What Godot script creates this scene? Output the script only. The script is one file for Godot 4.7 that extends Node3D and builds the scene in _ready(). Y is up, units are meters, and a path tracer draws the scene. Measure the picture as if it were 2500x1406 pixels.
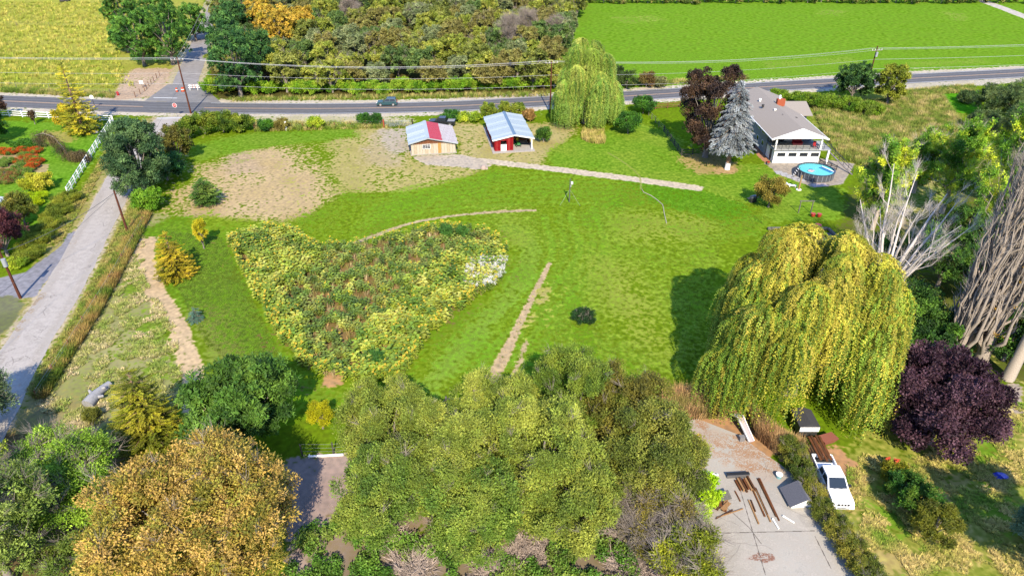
extends Node3D
# A small farm seen from a drone on a sunny early-autumn day. Metres, y up, the camera looks towards -z.

var rng := RandomNumberGenerator.new()
var taken := {}
var mats := {}
var shapes := {}
var patch := FastNoiseLite.new()
var lawn_cover: Cover

# ---------------------------------------------------------------- small helpers
func rf(a: float, b: float) -> float:
	return rng.randf_range(a, b)

func rdir() -> Vector3:
	var v := Vector3(rf(-1, 1), rf(-1, 1), rf(-1, 1))
	while v.length_squared() > 1.0 or v.length_squared() < 0.01:
		v = Vector3(rf(-1, 1), rf(-1, 1), rf(-1, 1))
	return v.normalized()

func numbered(called: String) -> String:
	var n: int = taken.get(called, 0)
	taken[called] = n + 1
	return called if n == 0 else "%s_%03d" % [called, n]

func tag(o: Node3D, label: String, category: String, group := "") -> void:
	o.set_meta("label", label)
	o.set_meta("category", category)
	if group:
		o.set_meta("group", group)

func thing(called: String, label: String, category: String, at := Vector3.ZERO, turn := 0.0, group := "") -> Node3D:
	var o := Node3D.new()
	o.name = numbered(called)
	add_child(o)
	o.position = at
	o.rotation_degrees.y = turn
	tag(o, label, category, group)
	return o

func copy_of(src: Node3D, called: String, label: String, at: Vector3, turn: float) -> Node3D:
	var o: Node3D = src.duplicate()
	o.name = numbered(called)
	add_child(o)
	o.position = at
	o.rotation_degrees.y = turn
	o.set_meta("label", label)
	return o

func bag() -> SurfaceTool:
	var st := SurfaceTool.new()
	st.begin(Mesh.PRIMITIVE_TRIANGLES)
	st.set_smooth_group(-1)
	return st

func put(st: SurfaceTool, called: String, m: Material, parent: Node3D = null) -> MeshInstance3D:
	st.generate_normals()
	return put_mesh(st.commit(), called, m, parent)

func put_mesh(me: Mesh, called: String, m: Material, parent: Node3D = null) -> MeshInstance3D:
	var o := MeshInstance3D.new()
	o.mesh = me
	o.material_override = m
	if parent:
		o.name = called
		parent.add_child(o, true)
	else:
		o.name = numbered(called)
		add_child(o)
	return o

func structure(o: Node3D) -> Node3D:
	o.set_meta("kind", "structure")
	return o

func tri(st: SurfaceTool, a: Vector3, b: Vector3, c: Vector3) -> void:
	st.add_vertex(a)
	st.add_vertex(b)
	st.add_vertex(c)

func quad(st: SurfaceTool, a: Vector3, b: Vector3, c: Vector3, d: Vector3) -> void:
	tri(st, a, b, c)
	tri(st, a, c, d)

func box(st: SurfaceTool, c: Vector3, s: Vector3, b := Basis.IDENTITY) -> void:
	var h := s / 2.0
	var p := []
	for i in 8:
		p.append(c + b * Vector3(h.x if i & 1 else -h.x, h.y if i & 2 else -h.y, h.z if i & 4 else -h.z))
	for f in [[0, 1, 3, 2], [5, 4, 6, 7], [4, 0, 2, 6], [1, 5, 7, 3], [2, 3, 7, 6], [4, 5, 1, 0]]:
		quad(st, p[f[3]], p[f[2]], p[f[1]], p[f[0]])

func boxp(parent: Node3D, called: String, m: Material, c: Vector3, s: Vector3, b := Basis.IDENTITY) -> MeshInstance3D:
	var st := bag()
	box(st, c, s, b)
	return put(st, called, m, parent)

# a bar of square section from a to b
func bar(st: SurfaceTool, a: Vector3, b: Vector3, w: float, h: float) -> void:
	var d := (b - a).normalized()
	var up := Vector3.UP if absf(d.y) < 0.98 else Vector3.BACK
	var side := d.cross(up).normalized()
	box(st, (a + b) / 2.0, Vector3(w, h, a.distance_to(b)), Basis(side, side.cross(-d).normalized() * -1.0, -d))

func barp(parent: Node3D, called: String, m: Material, a: Vector3, b: Vector3, w: float, h: float) -> MeshInstance3D:
	var st := bag()
	bar(st, a, b, w, h)
	return put(st, called, m, parent)

func tube(st: SurfaceTool, pts: Array, radii: Array, sides := 6, cap := true) -> void:
	var rings := []
	st.set_smooth_group(1)
	for i in pts.size():
		var d: Vector3 = (pts[mini(i + 1, pts.size() - 1)] - pts[maxi(i - 1, 0)]).normalized()
		var u := d.cross(Vector3(0.31, 0.2, 0.93)).normalized()
		var v := d.cross(u)
		var ring := []
		for k in sides:
			var a := TAU * k / sides
			ring.append(pts[i] + (u * cos(a) + v * sin(a)) * radii[i])
		rings.append(ring)
	for i in pts.size() - 1:
		for k in sides:
			var n := (k + 1) % sides
			quad(st, rings[i][k], rings[i][n], rings[i + 1][n], rings[i + 1][k])
	st.set_smooth_group(-1)
	if cap:
		for k in range(1, sides - 1):
			tri(st, rings[0][0], rings[0][k + 1], rings[0][k])
			tri(st, rings[-1][0], rings[-1][k], rings[-1][k + 1])

func tubep(parent: Node3D, called: String, m: Material, pts: Array, radii: Array, sides := 6) -> MeshInstance3D:
	var st := bag()
	tube(st, pts, radii, sides)
	return put(st, called, m, parent)

# a polygon in x,y swept along z from z0 to z1
func prism(st: SurfaceTool, poly: PackedVector2Array, z0: float, z1: float) -> void:
	var n := poly.size()
	if Geometry2D.is_polygon_clockwise(poly):
		poly.reverse()
	for i in n:
		var a := poly[i]
		var b := poly[(i + 1) % n]
		quad(st, Vector3(a.x, a.y, z0), Vector3(b.x, b.y, z0), Vector3(b.x, b.y, z1), Vector3(a.x, a.y, z1))
	var t := Geometry2D.triangulate_polygon(poly)
	for i in range(0, t.size(), 3):
		tri(st, Vector3(poly[t[i]].x, poly[t[i]].y, z0), Vector3(poly[t[i + 1]].x, poly[t[i + 1]].y, z0), Vector3(poly[t[i + 2]].x, poly[t[i + 2]].y, z0))
		tri(st, Vector3(poly[t[i]].x, poly[t[i]].y, z1), Vector3(poly[t[i + 2]].x, poly[t[i + 2]].y, z1), Vector3(poly[t[i + 1]].x, poly[t[i + 1]].y, z1))

func noise_tex(freq: float, lo: Color, hi: Color, size := 512, stretch := 1.0, seed_ := 1) -> ImageTexture:
	var n := FastNoiseLite.new()
	n.seed = seed_
	n.frequency = freq
	n.fractal_octaves = 5
	var im: Image = n.get_seamless_image(size, maxi(16, int(size / stretch)))
	im.resize(size, size)
	im.convert(Image.FORMAT_RGB8)
	var src := im.get_data()
	var a := lo.linear_to_srgb()
	var b := hi.linear_to_srgb()
	for i in range(0, src.size(), 3):
		var t := src[i] / 255.0
		src[i] = int(255 * lerpf(a.r, b.r, t))
		src[i + 1] = int(255 * lerpf(a.g, b.g, t))
		src[i + 2] = int(255 * lerpf(a.b, b.b, t))
	return ImageTexture.create_from_image(Image.create_from_data(size, size, false, Image.FORMAT_RGB8, src))

# plain paint or fabric
func mat(called: String, c: Color, rough := 0.8, metal := 0.0) -> StandardMaterial3D:
	if not mats.has(called):
		var m := StandardMaterial3D.new()
		m.resource_name = called
		m.albedo_color = c.linear_to_srgb()
		m.roughness = rough
		m.metallic = metal
		mats[called] = m
	return mats[called]

# two-toned grainy surface, mapped in world space
func grain(called: String, lo: Color, hi: Color, per_metre: float, rough := 0.9, stretch := 1.0, freq := 0.02) -> StandardMaterial3D:
	if not mats.has(called):
		var m := StandardMaterial3D.new()
		m.resource_name = called
		m.albedo_texture = noise_tex(freq, lo, hi, 256, stretch, called.hash() % 1000)
		m.roughness = rough
		m.metallic_specular = 0.12
		m.uv1_triplanar = true
		m.uv1_world_triplanar = true
		m.uv1_scale = Vector3.ONE * per_metre
		mats[called] = m
	return mats[called]

func leafy(called: String, back := 0.7, rough := 0.6) -> StandardMaterial3D:
	if not mats.has(called):
		var m := StandardMaterial3D.new()
		m.resource_name = called
		m.vertex_color_use_as_albedo = true
		m.roughness = rough
		m.metallic_specular = 0.35
		m.backlight_enabled = back > 0.0
		m.backlight = Color(back, back, back).linear_to_srgb()
		mats[called] = m
	return mats[called]

func smooth_line(pts: Array, step: float) -> Array:
	var out := []
	for i in pts.size() - 1:
		var p0: Vector3 = pts[maxi(i - 1, 0)]
		var p3: Vector3 = pts[mini(i + 2, pts.size() - 1)]
		var n := maxi(1, int(pts[i].distance_to(pts[i + 1]) / step))
		for k in n:
			out.append(pts[i].cubic_interpolate(pts[i + 1], p0, p3, float(k) / n))
	out.append(pts[-1])
	return out

# a flat strip along a line, from offset l to offset r across it (metres, + is to the right of travel)
func strip(pts: Array, l: float, r: float, y: float, dash := 0) -> SurfaceTool:
	var st := bag()
	var along := 0.0
	for i in pts.size() - 1:
		var d0: Vector3 = (pts[i + 1] - pts[maxi(i - 1, 0)]).normalized()
		var d1: Vector3 = (pts[mini(i + 2, pts.size() - 1)] - pts[i]).normalized()
		var s0 := Vector3(-d0.z, 0, d0.x)
		var s1 := Vector3(-d1.z, 0, d1.x)
		var up := Vector3(0, y, 0)
		var seg: float = pts[i].distance_to(pts[i + 1])
		var rag := 0.22 if r - l > 3.0 else 0.0
		var l0 := l + rag * patch.get_noise_2d(i * 4.0, 3.0)
		var l1 := l + rag * patch.get_noise_2d(i * 4.0 + 4.0, 3.0)
		var r0 := r + rag * patch.get_noise_2d(i * 4.0, 90.0)
		var r1 := r + rag * patch.get_noise_2d(i * 4.0 + 4.0, 90.0)
		var q := [[pts[i] + s0 * l0 + up, 0.0, along], [pts[i + 1] + s1 * l1 + up, 0.0, along + seg], [pts[i + 1] + s1 * r1 + up, 1.0, along + seg], [pts[i] + s0 * r0 + up, 1.0, along]]
		for k in [0, 1, 2, 0, 2, 3]:
			st.set_uv(Vector2(q[k][1], q[k][2] / 12.0))
			st.add_vertex(q[k][0])
		along += seg
	return st

# ---------------------------------------------------------------- ground cover maps, in world x,z
class Cover:
	var w: int
	var h: int
	var x0: float
	var z0: float
	var res: float
	var px: PackedByteArray
	var fine: PackedByteArray
	var mid: PackedByteArray
	var wide: PackedByteArray

	func noise(freq: float, seed_: int, ww: int, hh: int, oct := 4) -> PackedByteArray:
		var n := FastNoiseLite.new()
		n.seed = seed_
		n.frequency = freq
		n.fractal_octaves = oct
		var im: Image = n.get_image(ww, hh)
		im.resize(w, h, Image.INTERPOLATE_CUBIC)
		return im.get_data()

	func start(ax: float, az: float, bx: float, bz: float, r: float) -> void:
		x0 = ax
		z0 = az
		res = r
		w = int((bx - ax) / r)
		h = int((bz - az) / r)
		px.resize(w * h * 3)
		fine = noise(0.22, 3, w, h, 3)
		mid = noise(r * 0.9, 5, int(w * 0.75), h, 5)
		wide = noise(r * 0.09 * 4.0, 8, w / 4, h / 4, 3)

	func base(a: Color, b: Color) -> void:
		var ca := a.linear_to_srgb() * 255.0
		var cb := b.linear_to_srgb() * 255.0
		var ra := [int(ca.r), int(ca.g), int(ca.b)]
		for i in w * h:
			var t := (mid[i] * 0.5 + wide[i] * 0.5) / 255.0
			var k := i * 3
			px[k] = int(lerpf(ra[0], cb.r, t))
			px[k + 1] = int(lerpf(ra[1], cb.g, t))
			px[k + 2] = int(lerpf(ra[2], cb.b, t))

	# the ground inside poly becomes a mix of a and b; feather in metres softens the mask that noise then frays
	func fill(poly: PackedVector2Array, a: Color, b: Color, feather := 1.5, fray := 1.0, share := 1.0, bias := 0.0) -> void:
		var lo := Vector2(1e9, 1e9)
		var hi := -lo
		for p in poly:
			lo = lo.min(p)
			hi = hi.max(p)
		var mg := feather * 1.6 + 1.0
		var bx0 := clampi(int((lo.x - mg - x0) / res), 0, w - 1)
		var by0 := clampi(int((lo.y - mg - z0) / res), 0, h - 1)
		var bw := clampi(int((hi.x + mg - x0) / res), 0, w) - bx0
		var bh := clampi(int((hi.y + mg - z0) / res), 0, h) - by0
		if bw < 2 or bh < 2:
			return
		var m := Image.create(bw, bh, false, Image.FORMAT_L8)
		for r in bh:
			var z := z0 + (by0 + r + 0.5) * res
			var xs := []
			for i in poly.size():
				var p := poly[i]
				var q := poly[(i + 1) % poly.size()]
				if (p.y <= z) != (q.y <= z):
					xs.append(p.x + (z - p.y) / (q.y - p.y) * (q.x - p.x))
			xs.sort()
			for i in range(0, xs.size() - 1, 2):
				var a0 := clampi(int((xs[i] - x0) / res) - bx0, 0, bw)
				var a1 := clampi(int((xs[i + 1] - x0) / res) - bx0, 0, bw)
				if a1 > a0:
					m.fill_rect(Rect2i(a0, r, a1 - a0, 1), Color.WHITE)
		var k := feather / res
		if k > 1.5:
			m.resize(maxi(2, int(bw / k)), maxi(2, int(bh / k)), Image.INTERPOLATE_LANCZOS)
			m.resize(bw, bh, Image.INTERPOLATE_CUBIC)
		var mask := m.get_data()
		var ca := a.linear_to_srgb() * 255.0
		var cb := b.linear_to_srgb() * 255.0
		var amp := 1.1 * fray
		var soft := 26.0
		for r in bh:
			var row := (by0 + r) * w + bx0
			var mr := r * bw
			for c in bw:
				var v := mask[mr + c]
				if v == 0:
					continue
				var i := row + c
				var t := (v - 128.0 + bias + ((mid[i] - 128.0) * 0.9 + (wide[i] - 128.0) * 0.6 + (fine[i] - 128.0) * 0.8) * amp + soft) / (2.0 * soft)
				if t <= 0.0:
					continue
				t = minf(t, 1.0) * share
				var u := clampf((fine[i] * 0.9 + mid[i] * 0.6 + wide[i] * 0.7) / 255.0 - 0.6, 0.0, 1.0)
				var k3 := i * 3
				px[k3] = int(lerpf(px[k3], lerpf(ca.r, cb.r, u), t))
				px[k3 + 1] = int(lerpf(px[k3 + 1], lerpf(ca.g, cb.g, u), t))
				px[k3 + 2] = int(lerpf(px[k3 + 2], lerpf(ca.b, cb.b, u), t))

	func line(pts: Array, half: float, a: Color, b: Color, feather := 0.4, fray := 1.0, share := 1.0, end_half := -1.0) -> void:
		var e := end_half if end_half > 0.0 else half
		var poly := PackedVector2Array()
		var back := PackedVector2Array()
		for i in pts.size():
			var d: Vector3 = (pts[mini(i + 1, pts.size() - 1)] - pts[maxi(i - 1, 0)]).normalized()
			var s := Vector2(-d.z, d.x) * lerpf(half, e, float(i) / (pts.size() - 1))
			poly.append(Vector2(pts[i].x, pts[i].z) + s)
			back.append(Vector2(pts[i].x, pts[i].z) - s)
		back.reverse()
		poly.append_array(back)
		fill(poly, a, b, feather, fray, share)

	func speckle(strength: float) -> void:
		for i in w * h:
			var f := 1.0 + ((fine[i] - 128.0) * 0.6 + (mid[i] - 128.0) * 0.4) / 128.0 * strength
			var k := i * 3
			px[k] = mini(255, int(px[k] * f))
			px[k + 1] = mini(255, int(px[k + 1] * f))
			px[k + 2] = mini(255, int(px[k + 2] * f))

	# what grows at a place has the colour of the turf it is part of
	func at(x: float, z: float) -> Color:
		var k := (clampi(int((z - z0) / res), 0, h - 1) * w + clampi(int((x - x0) / res), 0, w - 1)) * 3
		return Color8(px[k], px[k + 1], px[k + 2]).srgb_to_linear()

	func material(called: String) -> StandardMaterial3D:
		var m := StandardMaterial3D.new()
		m.resource_name = called
		m.albedo_texture = ImageTexture.create_from_image(Image.create_from_data(w, h, false, Image.FORMAT_RGB8, px))
		m.texture_repeat = false
		m.roughness = 1.0
		m.specular_mode = BaseMaterial3D.SPECULAR_DISABLED
		return m

	func sheet(y: float) -> ArrayMesh:
		var st := SurfaceTool.new()
		st.begin(Mesh.PRIMITIVE_TRIANGLES)
		var x1 := x0 + w * res
		var z1 := z0 + h * res
		for q in [[0, 0], [1, 0], [1, 1], [0, 0], [1, 1], [0, 1]]:
			st.set_uv(Vector2(q[0], q[1]))
			st.set_normal(Vector3.UP)
			st.add_vertex(Vector3(x1 if q[0] else x0, y, z1 if q[1] else z0))
		return st.commit()

# ---------------------------------------------------------------- build order
func _ready() -> void:
	rng.seed = 20240917
	patch.seed = 4
	patch.frequency = 0.16
	patch.fractal_octaves = 2
	camera_and_light()
	ground_and_roads()
	leaf_shapes()
	sheds_and_house()
	near_trees()
	woodland()
	field_plants()
	garden()
	fences_and_poles()
	vehicles()
	yard_things()
	rough_growth()

func camera_and_light() -> void:
	var cam := Camera3D.new()
	cam.name = "camera"
	cam.position = Vector3(0, 46, 0)
	cam.rotation_degrees = Vector3(-32, 0, 0)
	cam.fov = 45.74
	cam.near = 1.0
	cam.far = 4000.0
	add_child(cam)
	cam.current = true
	var sky := ProceduralSkyMaterial.new()
	sky.sky_top_color = Color(0.38, 0.52, 0.76)
	sky.sky_horizon_color = Color(0.78, 0.82, 0.87)
	sky.ground_horizon_color = Color(0.55, 0.6, 0.55)
	sky.ground_bottom_color = Color(0.3, 0.32, 0.2)
	sky.sky_curve = 0.12
	var env := Environment.new()
	env.background_mode = Environment.BG_SKY
	env.sky = Sky.new()
	env.sky.sky_material = sky
	env.background_energy_multiplier = 1.2
	env.tonemap_mode = Environment.TONE_MAPPER_LINEAR
	env.tonemap_exposure = 2.9
	env.sdfgi_enabled = true
	env.ssao_enabled = true
	env.ssil_enabled = true
	var we := WorldEnvironment.new()
	we.name = "environment"
	we.environment = env
	add_child(we)
	var sun := DirectionalLight3D.new()
	sun.name = "sun"
	sun.light_energy = 1.32
	sun.light_color = Color(1.0, 0.95, 0.865)
	sun.light_angular_distance = 0.5
	sun.shadow_enabled = true
	add_child(sun)
	sun.look_at_from_position(Vector3(0, 100, 0), Vector3(0, 100, 0) + Vector3(-0.115, -0.84, -1.0), Vector3.UP)

func ground_and_roads() -> void:
	# the far land, one sheet to the horizon
	var st := bag()
	quad(st, Vector3(-2500, -0.06, -2500), Vector3(2500, -0.06, -2500), Vector3(2500, -0.06, 1500), Vector3(-2500, -0.06, 1500))
	structure(put(st, "ground", grain("far_meadow", Color(0.044, 0.086, 0.008), Color(0.117, 0.135, 0.024), 0.02)))
	var road := smooth_line([Vector3(-142.04, 0, -156.16), Vector3(-125.89, 0, -154.57), Vector3(-113.92, 0, -153.31), Vector3(-86.22, 0, -149.66), Vector3(-65.76, 0, -148.33), Vector3(-44.03, 0, -147.89), Vector3(-27.68, 0, -148.47), Vector3(-13.61, 0, -149.66), Vector3(-0.92, 0, -151.77), Vector3(13.99, 0, -154.57), Vector3(27.47, 0, -157.45), Vector3(41.38, 0, -160.42), Vector3(61.07, 0, -164.89), Vector3(96.92, 0, -171.81), Vector3(131.36, 0, -177.83), Vector3(155.54, 0, -182.12)], 2.0)
	var lane := smooth_line([Vector3(-46.95, 0, -32.37), Vector3(-50.28, 0, -46.41), Vector3(-54.39, 0, -60.96), Vector3(-56.67, 0, -71.88), Vector3(-61.4, 0, -89.12), Vector3(-63.13, 0, -95.72), Vector3(-66.5, 0, -107.14), Vector3(-69.08, 0, -117.58), Vector3(-71.18, 0, -129.53), Vector3(-72.88, 0, -142.22)], 2.0)
	var byway := smooth_line([Vector3(-74.19, 0, -150.86), Vector3(-79.82, 0, -167.38), Vector3(-86.36, 0, -189.45), Vector3(-93.73, 0, -214.32), Vector3(-100.69, 0, -238.71), Vector3(-109.19, 0, -266.89), Vector3(-117.51, 0, -295.68), Vector3(-125.32, 0, -328.27)], 2.0)
	var c := Cover.new()
	c.start(-148, -200, 148, -22, 0.145)
	lawn_cover = c
	c.base(Color(0.086, 0.121, 0.008), Color(0.062, 0.117, 0.003))
	var gold := Color(0.237, 0.198, 0.067)
	var straw := Color(0.264, 0.207, 0.111)
	var sand := Color(0.259, 0.189, 0.121)
	# pasture left beyond the road, hayfield right beyond the road, floor of the wood
	c.fill(PackedVector2Array([Vector2(-299.7, -328.3), Vector2(-172.5, -328.3), Vector2(-136.2, -328.3), Vector2(-88.7, -203.7), Vector2(-80.4, -157.1), Vector2(-89.7, -156.8), Vector2(-157.4, -158.8)]), Color(0.222, 0.198, 0.045), Color(0.135, 0.159, 0.019), 2.0, 1.0)
	c.fill(PackedVector2Array([Vector2(24.5, -328.3), Vector2(299.7, -328.3), Vector2(179.5, -185.1), Vector2(134.4, -182.5), Vector2(62.4, -169.2), Vector2(24.2, -161.4), Vector2(10.5, -158.1), Vector2(14.2, -203.7)]), Color(0.067, 0.147, 0.006), Color(0.107, 0.167, 0.019), 3.0, 0.7)
	for q in [PackedVector2Array([Vector2(31.7, -242.1), Vector2(49.5, -249.2), Vector2(51.8, -232.2), Vector2(35.8, -222.9)]), PackedVector2Array([Vector2(67.9, -222.9), Vector2(81.3, -217.1), Vector2(78.4, -201.2), Vector2(60.3, -203.7)]), PackedVector2Array([Vector2(66.6, -189.5), Vector2(95, -196.4), Vector2(94.6, -185.1), Vector2(66.9, -180.1)]), PackedVector2Array([Vector2(154.5, -260.5), Vector2(161.1, -256.6), Vector2(156.5, -238.7), Vector2(149.2, -235.4)]), PackedVector2Array([Vector2(105.5, -189.5), Vector2(130.3, -194), Vector2(130.8, -187.2), Vector2(105.5, -183)]), PackedVector2Array([Vector2(35.9, -214.3), Vector2(43.8, -217.1), Vector2(43.8, -203.7), Vector2(36.3, -201.2)])]:
		c.fill(q, Color(0.237, 0.212, 0.086), Color(0.117, 0.176, 0.017), 3.0, 2.4, 0.8)
	c.fill(PackedVector2Array([Vector2(24, -286.1), Vector2(229.8, -305.9), Vector2(146.8, -185.1), Vector2(62.9, -170.7), Vector2(19.4, -162.1)]), Color(0.189, 0.198, 0.045), Color(0.114, 0.184, 0.017), 3.0, 2.2, 0.75, -90.0)
	c.fill(PackedVector2Array([Vector2(24, -286.1), Vector2(229.8, -305.9), Vector2(146.8, -185.1), Vector2(62.9, -170.7), Vector2(19.4, -162.1)]), Color(0.034, 0.117, 0.003), Color(0.049, 0.135, 0.004), 3.0, 2.0, 0.5, -110.0)
	c.fill(PackedVector2Array([Vector2(-246.8, -305.9), Vector2(-161.7, -305.9), Vector2(-106.6, -189.5), Vector2(-88.5, -160.4), Vector2(-140.3, -161.4)]), Color(0.117, 0.135, 0.012), Color(0.072, 0.117, 0.008), 3.0, 2.0, 0.6, -120.0)
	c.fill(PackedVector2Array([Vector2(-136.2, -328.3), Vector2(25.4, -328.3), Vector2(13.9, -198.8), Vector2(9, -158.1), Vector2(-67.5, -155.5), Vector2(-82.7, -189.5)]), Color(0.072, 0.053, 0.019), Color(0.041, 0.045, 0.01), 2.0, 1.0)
	# verges
	c.line(road, 6.2, Color(0.335, 0.304, 0.259), Color(0.264, 0.222, 0.155), 1.0, 1.2)
	c.line(byway, 4.6, Color(0.281, 0.237, 0.18), Color(0.198, 0.176, 0.086), 1.0, 1.2)
	c.line(lane, 4.8, Color(0.237, 0.189, 0.095), Color(0.128, 0.128, 0.026), 1.4, 1.6)
	c.line(lane, 2.9, Color(0.281, 0.232, 0.159), Color(0.237, 0.198, 0.128), 0.6, 1.6)
	c.fill(PackedVector2Array([Vector2(-97.9, -172.9), Vector2(-98.9, -182.5), Vector2(-88.9, -181.7), Vector2(-83.3, -164.9), Vector2(-82.1, -156.8), Vector2(-91.2, -154.3)]), Color(0.281, 0.212, 0.155), Color(0.237, 0.171, 0.111), 1.5, 1.0)
	c.fill(PackedVector2Array([Vector2(93.3, -170.7), Vector2(128.7, -173.7), Vector2(125.9, -169.2), Vector2(108, -164.2), Vector2(88, -161.4)]), Color(0.298, 0.264, 0.217), Color(0.222, 0.198, 0.135), 1.0, 1.0)
	c.fill(PackedVector2Array([Vector2(-55, -142.8), Vector2(-20.8, -141.7), Vector2(-20.2, -136.7), Vector2(-33.1, -138.2), Vector2(-50.9, -135.1)]), Color(0.287, 0.253, 0.198), Color(0.212, 0.189, 0.101), 1.2, 1.4)
	# strip between lane and lawn
	c.fill(PackedVector2Array([Vector2(-50.5, -53.4), Vector2(-51, -64.9), Vector2(-56.1, -87.3), Vector2(-56.7, -95.4), Vector2(-52.4, -95.4), Vector2(-52, -84.8), Vector2(-47.9, -75.9), Vector2(-42.7, -70.1), Vector2(-37.9, -63.3), Vector2(-34.2, -55.3), Vector2(-32.6, -50.3), Vector2(-35.8, -45.4), Vector2(-42.7, -47.5)]), Color(0.222, 0.189, 0.101), Color(0.117, 0.132, 0.032), 2.5, 1.3)
	for q in [PackedVector2Array([Vector2(-45, -67.4), Vector2(-41, -68.3), Vector2(-37.9, -63.3), Vector2(-38.8, -61), Vector2(-42.7, -62.5)]), PackedVector2Array([Vector2(-44.3, -60.2), Vector2(-43.4, -61), Vector2(-42.3, -58.7), Vector2(-43, -58)]), PackedVector2Array([Vector2(-53.8, -82.5), Vector2(-50.2, -80.2), Vector2(-45.5, -70.1), Vector2(-48.7, -72)]), PackedVector2Array([Vector2(-40.1, -58.7), Vector2(-38.1, -59.5), Vector2(-35.9, -57.3), Vector2(-37.6, -55.3)])]:
		c.fill(q, Color(0.067, 0.128, 0.008), Color(0.101, 0.135, 0.017), 1.5, 1.5)
	c.fill(PackedVector2Array([Vector2(-57.3, -89.9), Vector2(-56.9, -95.4), Vector2(-55.4, -92.6), Vector2(-48.8, -61), Vector2(-48, -53.4), Vector2(-49.7, -53.4), Vector2(-51.9, -66.6)]), Color(0.212, 0.159, 0.045), Color(0.086, 0.117, 0.012), 1.2, 1.3)
	# worn grass of the yard
	c.fill(PackedVector2Array([Vector2(-51.2, -95.4), Vector2(-55.8, -111.8), Vector2(-54, -125), Vector2(-47.2, -128.4), Vector2(-37.5, -121.7), Vector2(-28.9, -110), Vector2(-26.2, -99.9), Vector2(-27.9, -93.3), Vector2(-33.2, -89.9), Vector2(-42.9, -89.9)]), Color(0.237, 0.189, 0.086), Color(0.117, 0.135, 0.02), 5.0, 2.6, 0.8, -40.0)
	c.fill(PackedVector2Array([Vector2(-51.8, -97.6), Vector2(-53.6, -108.2), Vector2(-52.7, -121.3), Vector2(-47.1, -125.6), Vector2(-40.1, -122.8), Vector2(-32.2, -111.8), Vector2(-29, -103.1), Vector2(-28.6, -96.2), Vector2(-33.9, -92.3), Vector2(-42.2, -91.5), Vector2(-47.9, -91.9)]), Color(0.287, 0.212, 0.124), Color(0.227, 0.163, 0.083), 6.0, 1.25)
	c.fill(PackedVector2Array([Vector2(-51.2, -94), Vector2(-56.5, -111.8), Vector2(-55.1, -126.1), Vector2(-46.7, -129.5), Vector2(-36.2, -122.8), Vector2(-28.2, -110), Vector2(-25.2, -98.4), Vector2(-27.5, -91.2), Vector2(-33.4, -88.6), Vector2(-43.6, -88.6)]), Color(0.281, 0.217, 0.117), Color(0.232, 0.171, 0.078), 5.0, 2.2, 0.9, -75.0)
	c.fill(PackedVector2Array([Vector2(-54, -120.7), Vector2(-49.9, -122.1), Vector2(-43.6, -111.8), Vector2(-48.7, -110)]), Color(0.222, 0.167, 0.117), Color(0.237, 0.176, 0.111), 2.0, 1.2, 0.6)
	c.fill(PackedVector2Array([Vector2(-36.5, -130.7), Vector2(-27.2, -138.2), Vector2(-19.8, -127.2), Vector2(-17.7, -117.2), Vector2(-6.6, -114.6), Vector2(-4.2, -110), Vector2(-10.9, -105.6), Vector2(-17.8, -103.1), Vector2(-26.8, -103.1), Vector2(-32, -110.9)]), Color(0.27, 0.212, 0.104), Color(0.167, 0.155, 0.039), 3.0, 1.8)
	c.fill(PackedVector2Array([Vector2(-28.4, -130.7), Vector2(-22.1, -135.1), Vector2(-18.9, -119.6), Vector2(-21, -113.7), Vector2(-25.7, -115.6)]), Color(0.243, 0.203, 0.135), Color(0.212, 0.167, 0.083), 2.5, 1.4, 0.8)
	c.fill(PackedVector2Array([Vector2(-12.7, -138.2), Vector2(13.5, -136.9), Vector2(12.2, -130.7), Vector2(7.6, -121.3), Vector2(5.9, -115.6), Vector2(-7.3, -115.2), Vector2(-10.6, -119.6)]), Color(0.275, 0.222, 0.117), Color(0.176, 0.155, 0.045), 2.5, 1.4)
	c.fill(PackedVector2Array([Vector2(-60.6, -126.1), Vector2(-51.7, -132.6), Vector2(-32.5, -135.1), Vector2(-29.8, -129.5), Vector2(-43.2, -125.6), Vector2(-52.4, -120.7), Vector2(-56.9, -116.6)]), Color(0.062, 0.143, 0.006), Color(0.101, 0.143, 0.017), 2.0, 1.4)
	c.fill(PackedVector2Array([Vector2(-48.7, -94), Vector2(-32.5, -91.9), Vector2(-27.8, -101.5), Vector2(-16.1, -103.1), Vector2(-3.6, -113.7), Vector2(10.6, -110), Vector2(31.9, -104.8), Vector2(45.9, -98.4), Vector2(28.3, -82.5), Vector2(19.7, -57.3), Vector2(3, -55.3), Vector2(-14.1, -50.3), Vector2(-20.2, -52.1), Vector2(-29.1, -64.9), Vector2(-38.8, -80.2), Vector2(-52.5, -89.9)]), Color(0.075, 0.128, 0.004), Color(0.114, 0.147, 0.013), 3.5, 0.8)
	c.fill(PackedVector2Array([Vector2(-54.3, -89.9), Vector2(-51.8, -94), Vector2(-40.7, -87.3), Vector2(-29.1, -64.9), Vector2(-21.3, -53.4), Vector2(-26.7, -54.6), Vector2(-33, -60.2), Vector2(-40, -68.3), Vector2(-44.8, -74.9)]), Color(0.075, 0.117, 0.01), Color(0.053, 0.121, 0.005), 2.5, 1.0)
	c.fill(PackedVector2Array([Vector2(-40.7, -70.1), Vector2(-34.7, -70.1), Vector2(-27.2, -58.7), Vector2(-26.7, -54.6), Vector2(-32.8, -57.3)]), Color(0.147, 0.147, 0.041), Color(0.086, 0.124, 0.015), 3.0, 1.6, 0.8)
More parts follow.
